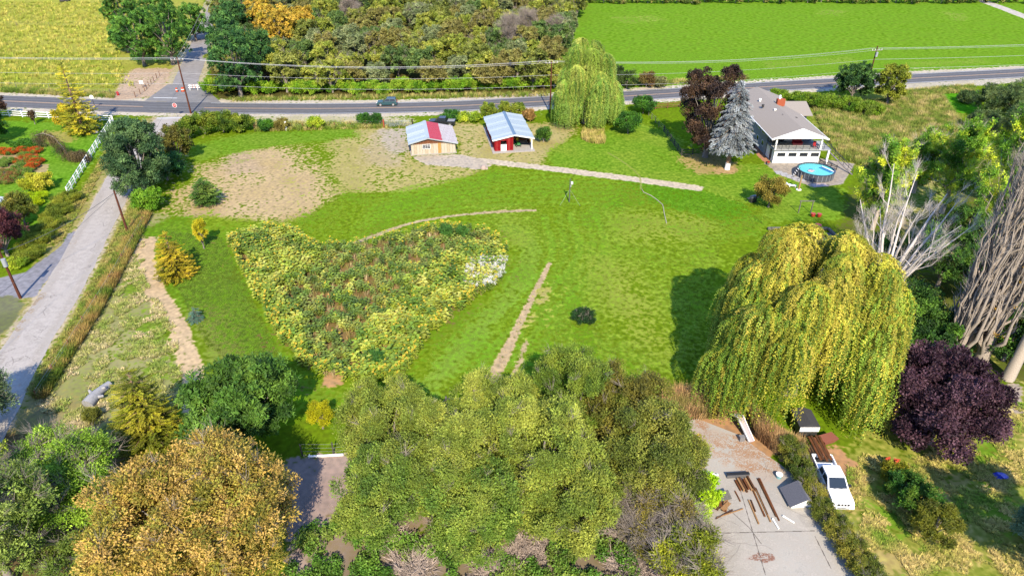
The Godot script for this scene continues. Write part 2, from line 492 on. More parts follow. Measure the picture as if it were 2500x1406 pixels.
	# scattered drier turf over the whole lawn
	var turf := PackedVector2Array([Vector2(-52.2, -91.9), Vector2(-32.5, -91.9), Vector2(-28.2, -103.1), Vector2(-16.1, -103.1), Vector2(-3.6, -112.7), Vector2(10.6, -109.6), Vector2(31.8, -104.4), Vector2(45.9, -98.4), Vector2(28.3, -82.5), Vector2(19.2, -55.3), Vector2(3, -55.3), Vector2(-14.1, -50.3), Vector2(-19.9, -50.9), Vector2(-30.2, -57.3), Vector2(-40.7, -70.1), Vector2(-50.3, -84.8)])
	c.fill(turf, Color(0.167, 0.184, 0.034), Color(0.111, 0.163, 0.014), 2.0, 2.2, 0.75, -105.0)
	c.fill(turf, Color(0.034, 0.101, 0.003), Color(0.053, 0.117, 0.003), 2.0, 2.0, 0.6, -140.0)
	# mown bands in the lawn
	var tri_line := smooth_line([Vector3(5.05, 0, -95.43), Vector3(5.66, 0, -82.48), Vector3(2.09, 0, -73.91), Vector3(-3.33, 0, -64.9), Vector3(-8.12, 0, -55.3)], 2.0)
	for k in 6:
		var off := []
		for p in tri_line:
			off.append(p + Vector3(k * 1.9, 0, -k * 0.5))
		c.line(off, 0.55, Color(0.117, 0.18, 0.019), Color(0.072, 0.167, 0.008), 0.6, 0.9, 0.6 if k % 2 == 0 else 0.35)
	c.line(smooth_line([Vector3(-1.22, 0, -91.51), Vector3(2.34, 0, -86.07), Vector3(2.19, 0, -79.1), Vector3(-0.76, 0, -70.56), Vector3(-5.48, 0, -60.96), Vector3(-8.77, 0, -53.36)], 2.0), 1.5, Color(0.135, 0.184, 0.034), Color(0.086, 0.167, 0.012), 1.6, 1.2, 0.6)
	for k in 7:
		var up := Vector3(0.6, 0, -2.1) * k
		c.line(smooth_line([Vector3(-24.14, 0, -89.9) + up, Vector3(-15.76, 0, -95.14) + up, Vector3(3.25, 0, -99.15) + up, Vector3(16.17, 0, -98.39) + up], 3.0), 0.5, Color(0.111, 0.18, 0.017), Color(0.078, 0.163, 0.008), 0.6, 1.2, 0.5)
	for k in 9:
		var dn := Vector3(0.3, 0, 2.6) * k
		c.line(smooth_line([Vector3(9.05, 0, -89.9) + dn, Vector3(17.81, 0, -87.96) + dn, Vector3(27.16, 0, -89.9) + dn], 3.0), 0.7, Color(0.151, 0.176, 0.024), Color(0.086, 0.155, 0.008), 0.9, 1.8, 0.55)
	for q in [PackedVector2Array([Vector2(15.8, -95.4), Vector2(28.8, -96.9), Vector2(30.8, -89.9), Vector2(22.5, -84.8), Vector2(14.8, -87.3)]), PackedVector2Array([Vector2(9.6, -82.5), Vector2(17, -79.1), Vector2(17.3, -68.3), Vector2(11.6, -70.1)]), PackedVector2Array([Vector2(10.4, -73.9), Vector2(17.9, -72), Vector2(17.8, -61), Vector2(14, -60.2)]), PackedVector2Array([Vector2(17.6, -64.9), Vector2(19.9, -60.2), Vector2(18.4, -55.3), Vector2(17.1, -57.3)]), PackedVector2Array([Vector2(-0.6, -89.9), Vector2(2.4, -88.6), Vector2(2.9, -83.7), Vector2(0.6, -84.8)]), PackedVector2Array([Vector2(-1.9, -94.7), Vector2(1.9, -94.3), Vector2(1.2, -91.5), Vector2(-1.2, -91.9)])]:
		c.fill(q, Color(0.189, 0.184, 0.041), Color(0.101, 0.159, 0.012), 3.0, 2.2, 0.75)
	c.fill(PackedVector2Array([Vector2(17.9, -111.8), Vector2(25.8, -108.2), Vector2(34.2, -103.1), Vector2(38.5, -95.4), Vector2(31.5, -92.6), Vector2(22.6, -98.4)]), Color(0.034, 0.121, 0.003), Color(0.06, 0.135, 0.008), 3.0, 1.4, 0.7)
	c.fill(PackedVector2Array([Vector2(6.9, -121.7), Vector2(13.8, -130.7), Vector2(26.3, -138.2), Vector2(32.1, -133.1), Vector2(33, -115.6), Vector2(44.8, -115.6), Vector2(52.3, -101.5), Vector2(51.2, -95.4), Vector2(41.1, -95.4), Vector2(30.8, -105.6), Vector2(17.8, -110.9), Vector2(6.6, -114.6)]), Color(0.062, 0.143, 0.007), Color(0.117, 0.159, 0.017), 2.5, 1.0)
	c.fill(PackedVector2Array([Vector2(30.9, -119.6), Vector2(37.5, -121.7), Vector2(40.4, -115.6), Vector2(37.6, -110.9), Vector2(32, -110.9), Vector2(30.1, -115.6)]), Color(0.237, 0.167, 0.072), Color(0.155, 0.135, 0.039), 1.6, 1.3)
	c.fill(PackedVector2Array([Vector2(35.4, -113.3), Vector2(40, -114.1), Vector2(39.1, -110.9), Vector2(35.5, -110.9)]), Color(0.264, 0.176, 0.086), Color(0.222, 0.155, 0.072), 0.8, 0.8)
	# paths trodden and laid
	c.line(smooth_line([Vector3(-52.43, 0, -87.32), Vector3(-50.55, 0, -81.9), Vector3(-46.51, 0, -74.91), Vector3(-41.47, 0, -68.3), Vector3(-38.25, 0, -64.08), Vector3(-35.54, 0, -59.47), Vector3(-33.14, 0, -55.3), Vector3(-31.21, 0, -50.31)], 2.0), 1.2, Color(0.31, 0.232, 0.135), Color(0.27, 0.193, 0.107), 0.7, 0.8)
	c.line(smooth_line([Vector3(-24.56, 0, -83.53), Vector3(-20.64, 0, -87.19), Vector3(-15.33, 0, -91.78), Vector3(-9.39, 0, -94.28), Vector3(-3.17, 0, -95.72), Vector3(3.95, 0, -96.45)], 2.0), 0.42, Color(0.264, 0.212, 0.132), Color(0.217, 0.171, 0.086), 0.35, 0.8)
	c.line(smooth_line([Vector3(5.27, 0, -80.2), Vector3(3.11, 0, -73.13), Vector3(0.96, 0, -65.73), Vector3(-0.81, 0, -59.47), Vector3(-2.14, 0, -55.43)], 2.0), 0.32, Color(0.281, 0.212, 0.128), Color(0.237, 0.176, 0.095), 0.3, 0.9, 1.0, 0.75)
	c.line(smooth_line([Vector3(1.67, 0, -62.34), Vector3(0.98, 0, -58.75), Vector3(-0.3, 0, -54.9)], 2.0), 0.28, Color(0.275, 0.207, 0.124), Color(0.222, 0.176, 0.086), 0.3, 1.2)
	c.fill(PackedVector2Array([Vector2(3.5, -73.4), Vector2(5, -73.9), Vector2(4.5, -70.1), Vector2(2.8, -69.6)]), Color(0.259, 0.198, 0.101), Color(0.155, 0.167, 0.024), 0.7, 1.7)
	c.fill(PackedVector2Array([Vector2(2, -67.4), Vector2(2.9, -67.9), Vector2(1.9, -64.9), Vector2(0.9, -64.5)]), Color(0.259, 0.198, 0.101), Color(0.155, 0.167, 0.024), 0.7, 1.7)
	c.line(smooth_line([Vector3(-11.94, 0, -117.99), Vector3(-6.69, 0, -117.38), Vector3(3.64, 0, -114.44), Vector3(17.62, 0, -109.79), Vector3(26.82, 0, -106.45), Vector3(31.75, 0, -104.59)], 2.0), 1.15, Color(0.323, 0.275, 0.207), Color(0.281, 0.232, 0.163), 0.7, 0.45)
	c.fill(PackedVector2Array([Vector2(-18.6, -119.2), Vector2(-10.3, -120.9), Vector2(-5.8, -118), Vector2(-3.7, -114.8), Vector2(-5.8, -112.9), Vector2(-9.4, -114.1), Vector2(-15.4, -115.2)]), Color(0.281, 0.243, 0.198), Color(0.232, 0.193, 0.135), 0.7, 0.8)
	c.fill(PackedVector2Array([Vector2(-27, -134.4), Vector2(-20.8, -135.1), Vector2(-19.1, -121.7), Vector2(-21.9, -119.6), Vector2(-24.8, -126.1)]), Color(0.253, 0.222, 0.184), Color(0.212, 0.176, 0.114), 1.5, 1.4)
	c.line(smooth_line([Vector3(17.94, 0, -121.29), Vector3(20.56, 0, -115.6), Vector3(22.09, 0, -109.97), Vector3(21.41, 0, -104.43)], 2.0), 0.16, Color(0.237, 0.212, 0.117), Color(0.117, 0.135, 0.017), 0.2, 1.0, 0.7)
	# flower patch soil
	c.fill(PackedVector2Array([Vector2(-40, -86.1), Vector2(-36.8, -89.9), Vector2(-31.6, -88.6), Vector2(-27.3, -84.1), Vector2(-21.4, -84.8), Vector2(-14.9, -88.3), Vector2(-10.3, -90.4), Vector2(-3.6, -88.6), Vector2(-1, -83.4), Vector2(-2.1, -75.9), Vector2(-5.8, -71), Vector2(-10.2, -64.5), Vector2(-12.4, -57), Vector2(-17.2, -55.6), Vector2(-21.2, -57.3), Vector2(-25.1, -61.7), Vector2(-29.6, -69.2), Vector2(-34.6, -77.5)]), Color(0.167, 0.095, 0.043), Color(0.083, 0.067, 0.021), 1.2, 1.3)
	c.fill(PackedVector2Array([Vector2(-19.6, -57), Vector2(-17.4, -57), Vector2(-17.3, -54.3), Vector2(-19.9, -54.3)]), Color(0.27, 0.171, 0.086), Color(0.222, 0.117, 0.049), 0.8, 0.8)
	# house garden on the left
	c.fill(PackedVector2Array([Vector2(-125.1, -140.9), Vector2(-84.9, -138.2), Vector2(-81.2, -135.1), Vector2(-75, -113.7), Vector2(-72.2, -102.1), Vector2(-69.4, -89.9), Vector2(-80.4, -80.2)]), Color(0.062, 0.151, 0.007), Color(0.092, 0.159, 0.017), 1.5, 0.8)
	c.fill(PackedVector2Array([Vector2(-98.9, -119.6), Vector2(-88.5, -121.3), Vector2(-85, -116.6), Vector2(-82.9, -108.2), Vector2(-90.1, -106.5)]), Color(0.259, 0.184, 0.114), Color(0.155, 0.117, 0.049), 1.0, 1.0)
	c.fill(PackedVector2Array([Vector2(-94.7, -133.1), Vector2(-89.4, -133.1), Vector2(-84.5, -127.2), Vector2(-89, -126.1)]), Color(0.237, 0.189, 0.072), Color(0.135, 0.147, 0.024), 1.0, 1.4)
	c.fill(PackedVector2Array([Vector2(-85.8, -116), Vector2(-82.8, -115.2), Vector2(-81, -110.9), Vector2(-83.7, -111.8)]), Color(0.237, 0.189, 0.101), Color(0.198, 0.159, 0.072), 0.6, 0.8)
	c.fill(PackedVector2Array([Vector2(-71, -102.3), Vector2(-72.6, -117.6), Vector2(-70.9, -115.6), Vector2(-69.2, -107.3), Vector2(-66, -95.4), Vector2(-63.7, -86.1), Vector2(-63.4, -82.5), Vector2(-65.9, -84.8)]), Color(0.259, 0.198, 0.101), Color(0.128, 0.128, 0.024), 1.0, 1.6)
	c.fill(PackedVector2Array([Vector2(-64.3, -77.5), Vector2(-63.6, -84.8), Vector2(-64.8, -88.6), Vector2(-63.4, -89.9), Vector2(-59.4, -71.5), Vector2(-61.4, -71), Vector2(-65.9, -70.1), Vector2(-69.1, -74.9)]), Color(0.159, 0.155, 0.163), Color(0.128, 0.124, 0.132), 0.4, 0.3)
	c.fill(PackedVector2Array([Vector2(-67.9, -70.1), Vector2(-62.5, -72), Vector2(-59.8, -70.1), Vector2(-58.6, -64.9), Vector2(-59.1, -57.3)]), Color(0.117, 0.117, 0.072), Color(0.072, 0.08, 0.031), 0.8, 0.6)
	# right side: meadow, shaded grove floor, garden bottom right
	c.fill(PackedVector2Array([Vector2(64.6, -158.1), Vector2(101.6, -161.4), Vector2(104, -155.5), Vector2(87.6, -130.7), Vector2(77.3, -108.2), Vector2(65.1, -111.8), Vector2(58.7, -115.6), Vector2(63.7, -138.2)]), Color(0.237, 0.193, 0.067), Color(0.092, 0.121, 0.013), 3.0, 1.7)
	c.fill(PackedVector2Array([Vector2(63.7, -138.2), Vector2(67.3, -130.7), Vector2(86.5, -133.1), Vector2(85.4, -123.9), Vector2(71.7, -119.6), Vector2(63.5, -121.7)]), Color(0.253, 0.212, 0.083), Color(0.135, 0.143, 0.028), 2.0, 1.8, 0.8)
	c.fill(PackedVector2Array([Vector2(100.1, -160.4), Vector2(110.3, -161.4), Vector2(100.8, -143.6), Vector2(96.3, -145)]), Color(0.038, 0.147, 0.004), Color(0.06, 0.155, 0.008), 1.5, 0.8)
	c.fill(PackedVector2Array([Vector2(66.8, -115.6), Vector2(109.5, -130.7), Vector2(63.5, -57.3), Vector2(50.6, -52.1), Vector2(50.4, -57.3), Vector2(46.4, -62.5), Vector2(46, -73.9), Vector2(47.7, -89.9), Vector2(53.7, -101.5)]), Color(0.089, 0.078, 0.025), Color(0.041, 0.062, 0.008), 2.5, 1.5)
	c.fill(PackedVector2Array([Vector2(59.6, -101.5), Vector2(75.2, -108.2), Vector2(73.5, -101.5), Vector2(60, -95.4)]), Color(0.062, 0.155, 0.008), Color(0.222, 0.167, 0.072), 2.0, 1.6)
	c.fill(PackedVector2Array([Vector2(58.7, -95.4), Vector2(62.4, -84.8), Vector2(63.7, -80.2), Vector2(60.4, -80.2), Vector2(57.3, -89.9)]), Color(0.237, 0.189, 0.135), Color(0.117, 0.101, 0.039), 1.0, 1.2)
	c.fill(PackedVector2Array([Vector2(38.9, -103.1), Vector2(55.4, -105.6), Vector2(50, -92.6), Vector2(38.9, -92.6)]), Color(0.072, 0.147, 0.008), Color(0.111, 0.159, 0.017), 2.0, 1.0)
	c.fill(PackedVector2Array([Vector2(32.2, -47.5), Vector2(40.2, -50.3), Vector2(48.9, -53.4), Vector2(59.1, -57.3), Vector2(42.8, -29.2), Vector2(24.5, -29.2), Vector2(23.6, -36.7)]), Color(0.117, 0.147, 0.016), Color(0.189, 0.163, 0.047), 2.0, 1.0)
	c.fill(PackedVector2Array([Vector2(34.3, -43.9), Vector2(39.1, -42.4), Vector2(47.4, -50.9), Vector2(52.2, -53.4), Vector2(48.8, -48), Vector2(43.8, -44.9), Vector2(36.9, -38.4), Vector2(34.4, -38.8)]), Color(0.264, 0.193, 0.07), Color(0.198, 0.155, 0.049), 2.0, 1.6, 0.8)
	for q in [PackedVector2Array([Vector2(28.1, -34.8), Vector2(31.1, -35.5), Vector2(31.9, -33.3), Vector2(27.8, -32.6)]), PackedVector2Array([Vector2(29.6, -40.6), Vector2(30.4, -39.2), Vector2(29.8, -37.1), Vector2(28.7, -37.5)]), PackedVector2Array([Vector2(34.8, -36.3), Vector2(37.4, -35.2), Vector2(35.5, -32.9), Vector2(33.5, -34)])]:
		c.fill(q, Color(0.275, 0.198, 0.08), Color(0.198, 0.167, 0.049), 1.2, 1.5)
	for q in [PackedVector2Array([Vector2(31.4, -40.6), Vector2(33.1, -39.7), Vector2(31.9, -35.2), Vector2(29.8, -36.3)]), PackedVector2Array([Vector2(42.5, -45.9), Vector2(46.2, -47.5), Vector2(46.4, -45.4), Vector2(41.9, -42.9)]), PackedVector2Array([Vector2(40.7, -41.5), Vector2(43.6, -41), Vector2(41.4, -36.3), Vector2(39.2, -37.1)])]:
		c.fill(q, Color(0.062, 0.135, 0.007), Color(0.101, 0.147, 0.017), 1.5, 1.4)
	c.fill(PackedVector2Array([Vector2(48, -53.4), Vector2(53.4, -55.3), Vector2(50.3, -50.3), Vector2(47.1, -50.3)]), Color(0.237, 0.198, 0.167), Color(0.198, 0.159, 0.117), 0.6, 0.8)
	# litter round the slab, chippings under the trees
	c.fill(PackedVector2Array([Vector2(12.8, -52.4), Vector2(20.5, -53.7), Vector2(23.3, -50.3), Vector2(27.1, -46.4), Vector2(30.8, -45.9), Vector2(31.3, -42.9), Vector2(29.6, -40.6), Vector2(27, -42.9), Vector2(24.3, -44.9), Vector2(22.3, -44.4), Vector2(15.9, -47.5)]), Color(0.281, 0.167, 0.092), Color(0.212, 0.117, 0.053), 1.0, 1.0)
	c.fill(PackedVector2Array([Vector2(-20.8, -44.4), Vector2(-14.7, -45.4), Vector2(-12, -38.4), Vector2(-12.6, -31.9), Vector2(-17, -31.9), Vector2(-19.5, -38.4)]), Color(0.237, 0.184, 0.159), Color(0.167, 0.121, 0.101), 1.2, 0.8)
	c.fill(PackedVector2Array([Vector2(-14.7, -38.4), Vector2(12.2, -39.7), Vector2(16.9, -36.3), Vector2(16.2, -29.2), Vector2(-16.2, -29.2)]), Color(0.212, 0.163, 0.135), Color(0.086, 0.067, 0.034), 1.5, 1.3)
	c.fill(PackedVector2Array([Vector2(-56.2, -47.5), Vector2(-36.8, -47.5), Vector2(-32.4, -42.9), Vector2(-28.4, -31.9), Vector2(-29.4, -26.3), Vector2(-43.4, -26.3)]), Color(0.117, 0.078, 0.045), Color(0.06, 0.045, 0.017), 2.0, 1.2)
	c.fill(PackedVector2Array([Vector2(-50.1, -54), Vector2(-37.7, -49.2), Vector2(-36.6, -45.4), Vector2(-46.5, -48)]), Color(0.198, 0.159, 0.086), Color(0.135, 0.117, 0.039), 2.0, 1.2)
	# house surroundings
	c.fill(PackedVector2Array([Vector2(45.4, -116), Vector2(55.5, -118.8), Vector2(61.7, -115.6), Vector2(55.7, -106.5), Vector2(50.4, -105.1), Vector2(48.1, -108.2), Vector2(46.2, -110.9), Vector2(46, -113.7)]), Color(0.232, 0.203, 0.171), Color(0.189, 0.159, 0.121), 0.4, 0.5)
	c.fill(PackedVector2Array([Vector2(46.2, -125.6), Vector2(47.4, -125), Vector2(47.4, -117.2), Vector2(45.7, -116), Vector2(45.3, -119.6)]), Color(0.264, 0.135, 0.078), Color(0.237, 0.111, 0.062), 0.25, 0.3)
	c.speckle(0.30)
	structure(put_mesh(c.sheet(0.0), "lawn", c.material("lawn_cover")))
	# land across the road, farther out
	var f := Cover.new()
	f.start(-270, -420, 270, -200, 0.36)
	f.base(Color(0.06, 0.117, 0.008), Color(0.117, 0.145, 0.017))
	f.fill(PackedVector2Array([Vector2(-375, -418), Vector2(-170.5, -418), Vector2(-72.8, -162.1), Vector2(-160.2, -162.1)]), Color(0.232, 0.207, 0.049), Color(0.151, 0.167, 0.024), 2.0, 1.0)
	f.fill(PackedVector2Array([Vector2(21.3, -281.5), Vector2(277.4, -301.7), Vector2(166.2, -169.2), Vector2(12.1, -169.2)]), Color(0.067, 0.147, 0.006), Color(0.107, 0.167, 0.019), 3.0, 0.7)
	for q in [PackedVector2Array([Vector2(32.9, -252.8), Vector2(50.8, -256.6), Vector2(54.4, -245.6), Vector2(38.1, -238.7)]), PackedVector2Array([Vector2(113.4, -268.5), Vector2(124.1, -265.3), Vector2(116, -252.8), Vector2(107.1, -255.8)]), PackedVector2Array([Vector2(155.1, -264.5), Vector2(163.3, -260.5), Vector2(157.7, -245.6), Vector2(150, -244.2)])]:
		f.fill(q, Color(0.237, 0.212, 0.086), Color(0.117, 0.176, 0.017), 3.0, 2.2, 0.8)
	f.fill(PackedVector2Array([Vector2(24, -286.1), Vector2(280.9, -305.9), Vector2(166.2, -169.2), Vector2(15.1, -169.2)]), Color(0.198, 0.198, 0.045), Color(0.117, 0.189, 0.019), 3.0, 2.2, 0.75, -90.0)
	f.fill(PackedVector2Array([Vector2(24, -286.1), Vector2(280.9, -305.9), Vector2(166.2, -169.2), Vector2(15.1, -169.2)]), Color(0.034, 0.117, 0.003), Color(0.049, 0.135, 0.004), 3.0, 2.0, 0.5, -110.0)
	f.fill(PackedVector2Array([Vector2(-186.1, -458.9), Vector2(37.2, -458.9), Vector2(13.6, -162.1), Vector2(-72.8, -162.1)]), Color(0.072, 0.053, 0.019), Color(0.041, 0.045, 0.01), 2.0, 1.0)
	f.line(smooth_line([Vector3(185, 0, -307.97), Vector3(183.07, 0, -278.83), Vector3(180.01, 0, -254.33), Vector3(175.82, 0, -223.53)], 4.0), 2.2, Color(0.31, 0.287, 0.253), Color(0.275, 0.243, 0.198), 0.6, 0.5)
	f.line(byway, 4.6, Color(0.281, 0.237, 0.18), Color(0.198, 0.176, 0.086), 1.0, 1.2)
	f.speckle(0.28)
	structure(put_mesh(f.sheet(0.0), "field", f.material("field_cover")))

	# roads
	var tar := Image.create(64, 512, false, Image.FORMAT_RGB8)
	var n := FastNoiseLite.new()
	n.seed = 12
	n.frequency = 0.05
	n.fractal_octaves = 4
	for y in 512:
		for x in 64:
			var u := x / 63.0
			var track := 0.0
			for cu in [0.17, 0.37, 0.63, 0.83]:
				track = maxf(track, 1.0 - absf(u - cu) / 0.085)
			var wear := n.get_noise_2d(x * 5.0, absf(y - 256) * 0.7)
			var v := 0.088 + wear * 0.026 - track * (0.026 + 0.016 * wear) + rng.randf() * 0.012
			tar.set_pixel(x, y, Color(v, v * 0.99, v * 1.0).linear_to_srgb())
	var asphalt := StandardMaterial3D.new()
	asphalt.resource_name = "worn_asphalt"
	asphalt.albedo_texture = ImageTexture.create_from_image(tar)
	asphalt.roughness = 0.9
	asphalt.metallic_specular = 0.12
	asphalt.uv1_scale = Vector3(1, 0.4, 1)
	var r := structure(put(strip(road, -3.9, 3.9, 0.030), "road", asphalt)) as MeshInstance3D
	var yellow := mat("yellow_line", Color(0.323, 0.189, 0.083), 0.8)
	var white := mat("white_line", Color(0.32, 0.32, 0.31), 0.8)
	var cut := 0
	for i in road.size():
		if road[i].x < -78.0:
			cut = i
	put(strip(road.slice(0, cut), -0.13, 0.13, 0.036), "centre_line", yellow, r)
	for i in road.size():
		if road[i].x < -66.0:
			cut = i
	put(strip(road.slice(cut), -0.13, 0.13, 0.036), "centre_line", yellow, r)
	put(strip(road.slice(cut), 3.42, 3.62, 0.036), "edge_line", white, r)
	put(strip(road.slice(cut), -3.62, -3.42, 0.036), "edge_line", white, r)
	var lc := Cover.new()
	lc.start(-92.0, -150.0, -36.0, -24.0, 0.075)
	lc.base(Color(0.232, 0.212, 0.184), Color(0.275, 0.248, 0.217))
	for off in [[-1.75, 0.5, Color(0.198, 0.176, 0.147)], [1.8, 0.45, Color(0.189, 0.167, 0.135)], [-0.85, 0.35, Color(0.281, 0.259, 0.232)], [0.85, 0.35, Color(0.281, 0.259, 0.232)]]:
		var run := []
		for i in lane.size():
			var d: Vector3 = (lane[mini(i + 1, lane.size() - 1)] - lane[maxi(i - 1, 0)]).normalized()
			run.append(lane[i] + Vector3(-d.z, 0, d.x) * off[0])
		lc.line(run, off[1], off[2], Color(0.237, 0.212, 0.184), 0.8, 1.3, 0.7)
	for i in 22:
		var k := rng.randi_range(4, lane.size() - 8)
		var at: Vector3 = lane[k] + Vector3(rf(-1.8, 1.8), 0, 0)
		var crack := [at]
		for j in 6:
			at += Vector3(rf(-0.7, 0.7), 0, rf(-0.9, 0.9))
			crack.append(at)
		lc.line(crack, 0.035, Color(0.101, 0.089, 0.078), Color(0.135, 0.117, 0.101), 0.03, 1.0, 0.8)
	lc.fill(PackedVector2Array([Vector2(-62.9, -81.1), Vector2(-64.3, -85.3), Vector2(-65.2, -89.6), Vector2(-64.3, -89.1), Vector2(-62.7, -84.4), Vector2(-62, -80.2)]), Color(0.117, 0.078, 0.045), Color(0.167, 0.124, 0.083), 0.4, 1.6)
	lc.fill(PackedVector2Array([Vector2(-58.8, -66.7), Vector2(-59.6, -70.5), Vector2(-59.6, -72.7), Vector2(-58.6, -72), Vector2(-57.7, -67.4), Vector2(-56.6, -62.5)]), Color(0.155, 0.114, 0.072), Color(0.212, 0.176, 0.135), 0.5, 2.0)
	lc.speckle(0.12)
	var lm := lc.material("chip_seal_cover")
	var ls := strip(lane, -2.45, 2.45, 0.020)
	ls.generate_normals()
	var la := ls.commit().surface_get_arrays(0)
	var lu := PackedVector2Array()
	for v in la[Mesh.ARRAY_VERTEX]:
		lu.append(Vector2((v.x + 92.0) / (lc.w * lc.res), (v.z + 150.0) / (lc.h * lc.res)))
	la[Mesh.ARRAY_TEX_UV] = lu
	var lmesh := ArrayMesh.new()
	lmesh.add_surface_from_arrays(Mesh.PRIMITIVE_TRIANGLES, la)
	var l := structure(put_mesh(lmesh, "lane", lm)) as MeshInstance3D
	var w := structure(put(strip(byway, -2.9, 2.9, 0.020), "byway", grain("grey_chip_seal", Color(0.143, 0.132, 0.124), Color(0.198, 0.184, 0.171), 0.09))) as MeshInstance3D
	# mouths of the two side roads, widened and dark
	var mouth := bag()
	for q in [[Vector3(-83.31, 0, -153.63), Vector3(-65.2, 0, -151.77), Vector3(-75.21, 0, -166.3), Vector3(-83.85, 0, -167.02)]]:
		for p in [0, 1, 2, 0, 2, 3]:
			mouth.add_vertex(q[p] + Vector3(0, 0.025, 0))
	put(mouth, "junction", grain("dark_asphalt", Color(0.117, 0.114, 0.111), Color(0.159, 0.151, 0.143), 0.1), r)
	boxp(l, "stop_line", white, Vector3(-72.48, 0, -141.27) + Vector3(0, 0.036, 0), Vector3(5.2, 0.008, 0.55), Basis(Vector3.UP, 0.05))
	boxp(w, "stop_line", white, Vector3(-79.63, 0, -155.84) + Vector3(0, 0.036, 0), Vector3(5.6, 0.008, 0.45), Basis(Vector3.UP, -0.08))

# ---------------------------------------------------------------- foliage
func leaf(st: SurfaceTool, at: Vector3, d: Vector3, n: Vector3, l: float, w: float, c := Color.WHITE) -> void:
	var s := d.cross(n).normalized() * w * 0.5
	var m := at + d * l * 0.45 + n * l * 0.06
	var e := at + d * l - n * l * 0.08
	st.set_color(c)
	tri(st, at, m + s, e)
	tri(st, at, e, m - s)

# a spray of leaves about half a metre in radius, growing towards +y
func spray(count: int, l: float, w: float, flat := 0.75, r := 0.5) -> ArrayMesh:
	var st := bag()
	for i in count:
		var d := rdir()
		var at := Vector3(d.x, d.y * flat, d.z) * r * pow(rng.randf(), 0.45)
		var out := (d * 0.7 + Vector3.UP * 0.35 + rdir() * 0.6).normalized()
		var n := (Vector3.UP * 1.1 + d * 0.35 + rdir() * 0.5)
		n = (n - out * n.dot(out)).normalized()
		var v := rf(0.62, 1.35)
		leaf(st, at - out * l * 0.4, out, n, l * rf(0.5, 1.4), w * rf(0.6, 1.3), Color(v, v, v * rf(0.85, 1.0)))
	st.generate_normals()
	return st.commit()

# a drooping flat conifer branch tip along +x, one metre long
func fir_spray(droop: float, width: float, l := 0.26) -> ArrayMesh:
	var st := bag()
	for i in 9:
		var t := i / 8.0
		var p := Vector3(t * 0.85, -droop * t * t, 0)
		var reach := width * (1.0 - t * 0.75)
		for s in [-1.0, 1.0]:
			for k in 2:
				var d := Vector3(0.75, rf(-0.35, 0.25) + 0.25 * k, s * rf(0.6, 1.1)).normalized()
				var at := p + Vector3(0, 0, s * reach * (0.1 + 0.55 * k))
				var v := rf(0.8, 1.15)
				leaf(st, at, d, (Vector3.UP + rdir() * 0.5).normalized(), l * rf(0.8, 1.2), l * 0.36, Color(v, v, v))
		var u := rf(0.85, 1.2)
		leaf(st, p, Vector3(0.6, 0.8, rf(-0.4, 0.4)).normalized(), Vector3(0, 0.3, 1).normalized(), l, l * 0.36, Color(u, u, u))
	st.generate_normals()
	return st.commit()

# a willow withe: leaves the bough along +x, arches over and hangs to y = -1 (stretched by its instance)
func withe() -> ArrayMesh:
	var st := bag()
	for i in 34:
		var t := i / 33.0
		var p := Vector3(0.42 * (1.0 - pow(1.0 - t, 2.4)), 0.06 * sin(minf(t * 5.0, PI)) - pow(t, 1.5), 0.03 * sin(t * 9.0))
		for k in 2:
			var d := Vector3(rf(-0.7, 0.9), -rf(0.08, 0.3), rf(-0.8, 0.8)).normalized()
			var v := rf(0.6, 1.35)
			leaf(st, p, d * Vector3(1, 0.45, 1), (Vector3(0.8, 0.5, 0) + rdir() * 0.6).normalized(), rf(0.05, 0.11), 0.03, Color(v, v, v * 0.9))
	st.generate_normals()
	return st.commit()

func tuft(blades: int, h: float, spread: float, w: float) -> ArrayMesh:
	var st := bag()
	for i in blades:
		var a := rf(0, TAU)
		var o := Vector3(cos(a), 0, sin(a))
		var s := Vector3(-o.z, 0, o.x) * w
		var base := o * spread * 0.35 * rng.randf()
		var tip := base + o * spread * rf(0.3, 1.0) + Vector3.UP * h * rf(0.6, 1.1)
		var mid := (base + tip) / 2.0 + Vector3.UP * h * 0.14
		var v := rf(0.75, 1.2)
		st.set_color(Color(v, v, v))
		tri(st, base - s, base + s, mid + s * 0.7)
		tri(st, base - s, mid + s * 0.7, mid - s * 0.7)
		tri(st, mid - s * 0.7, mid + s * 0.7, tip)
	st.generate_normals()
	return st.commit()

# leafless twigs fanning out along +y, one metre
func twigs(count: int, w: float) -> ArrayMesh:
	var st := bag()
	for i in count:
		var d := (Vector3.UP + rdir() * 0.65).normalized()
		var at := Vector3.UP * rf(0.0, 0.35) + rdir() * 0.1
		var side := d.cross(rdir()).normalized()
		var bend := at + d * 0.45 + side * rf(-0.08, 0.08)
		var tip := bend + (d + Vector3.UP * 0.4 + rdir() * 0.3).normalized() * rf(0.3, 0.55)
		var v := rf(0.8, 1.2)
		st.set_color(Color(v, v, v))
		for s in [side, d.cross(side)]:
			var h: Vector3 = s * w
			quad(st, at - h, at + h, bend + h * 0.7, bend - h * 0.7)
			tri(st, bend - h * 0.7, bend + h * 0.7, tip)
	st.generate_normals()
	return st.commit()

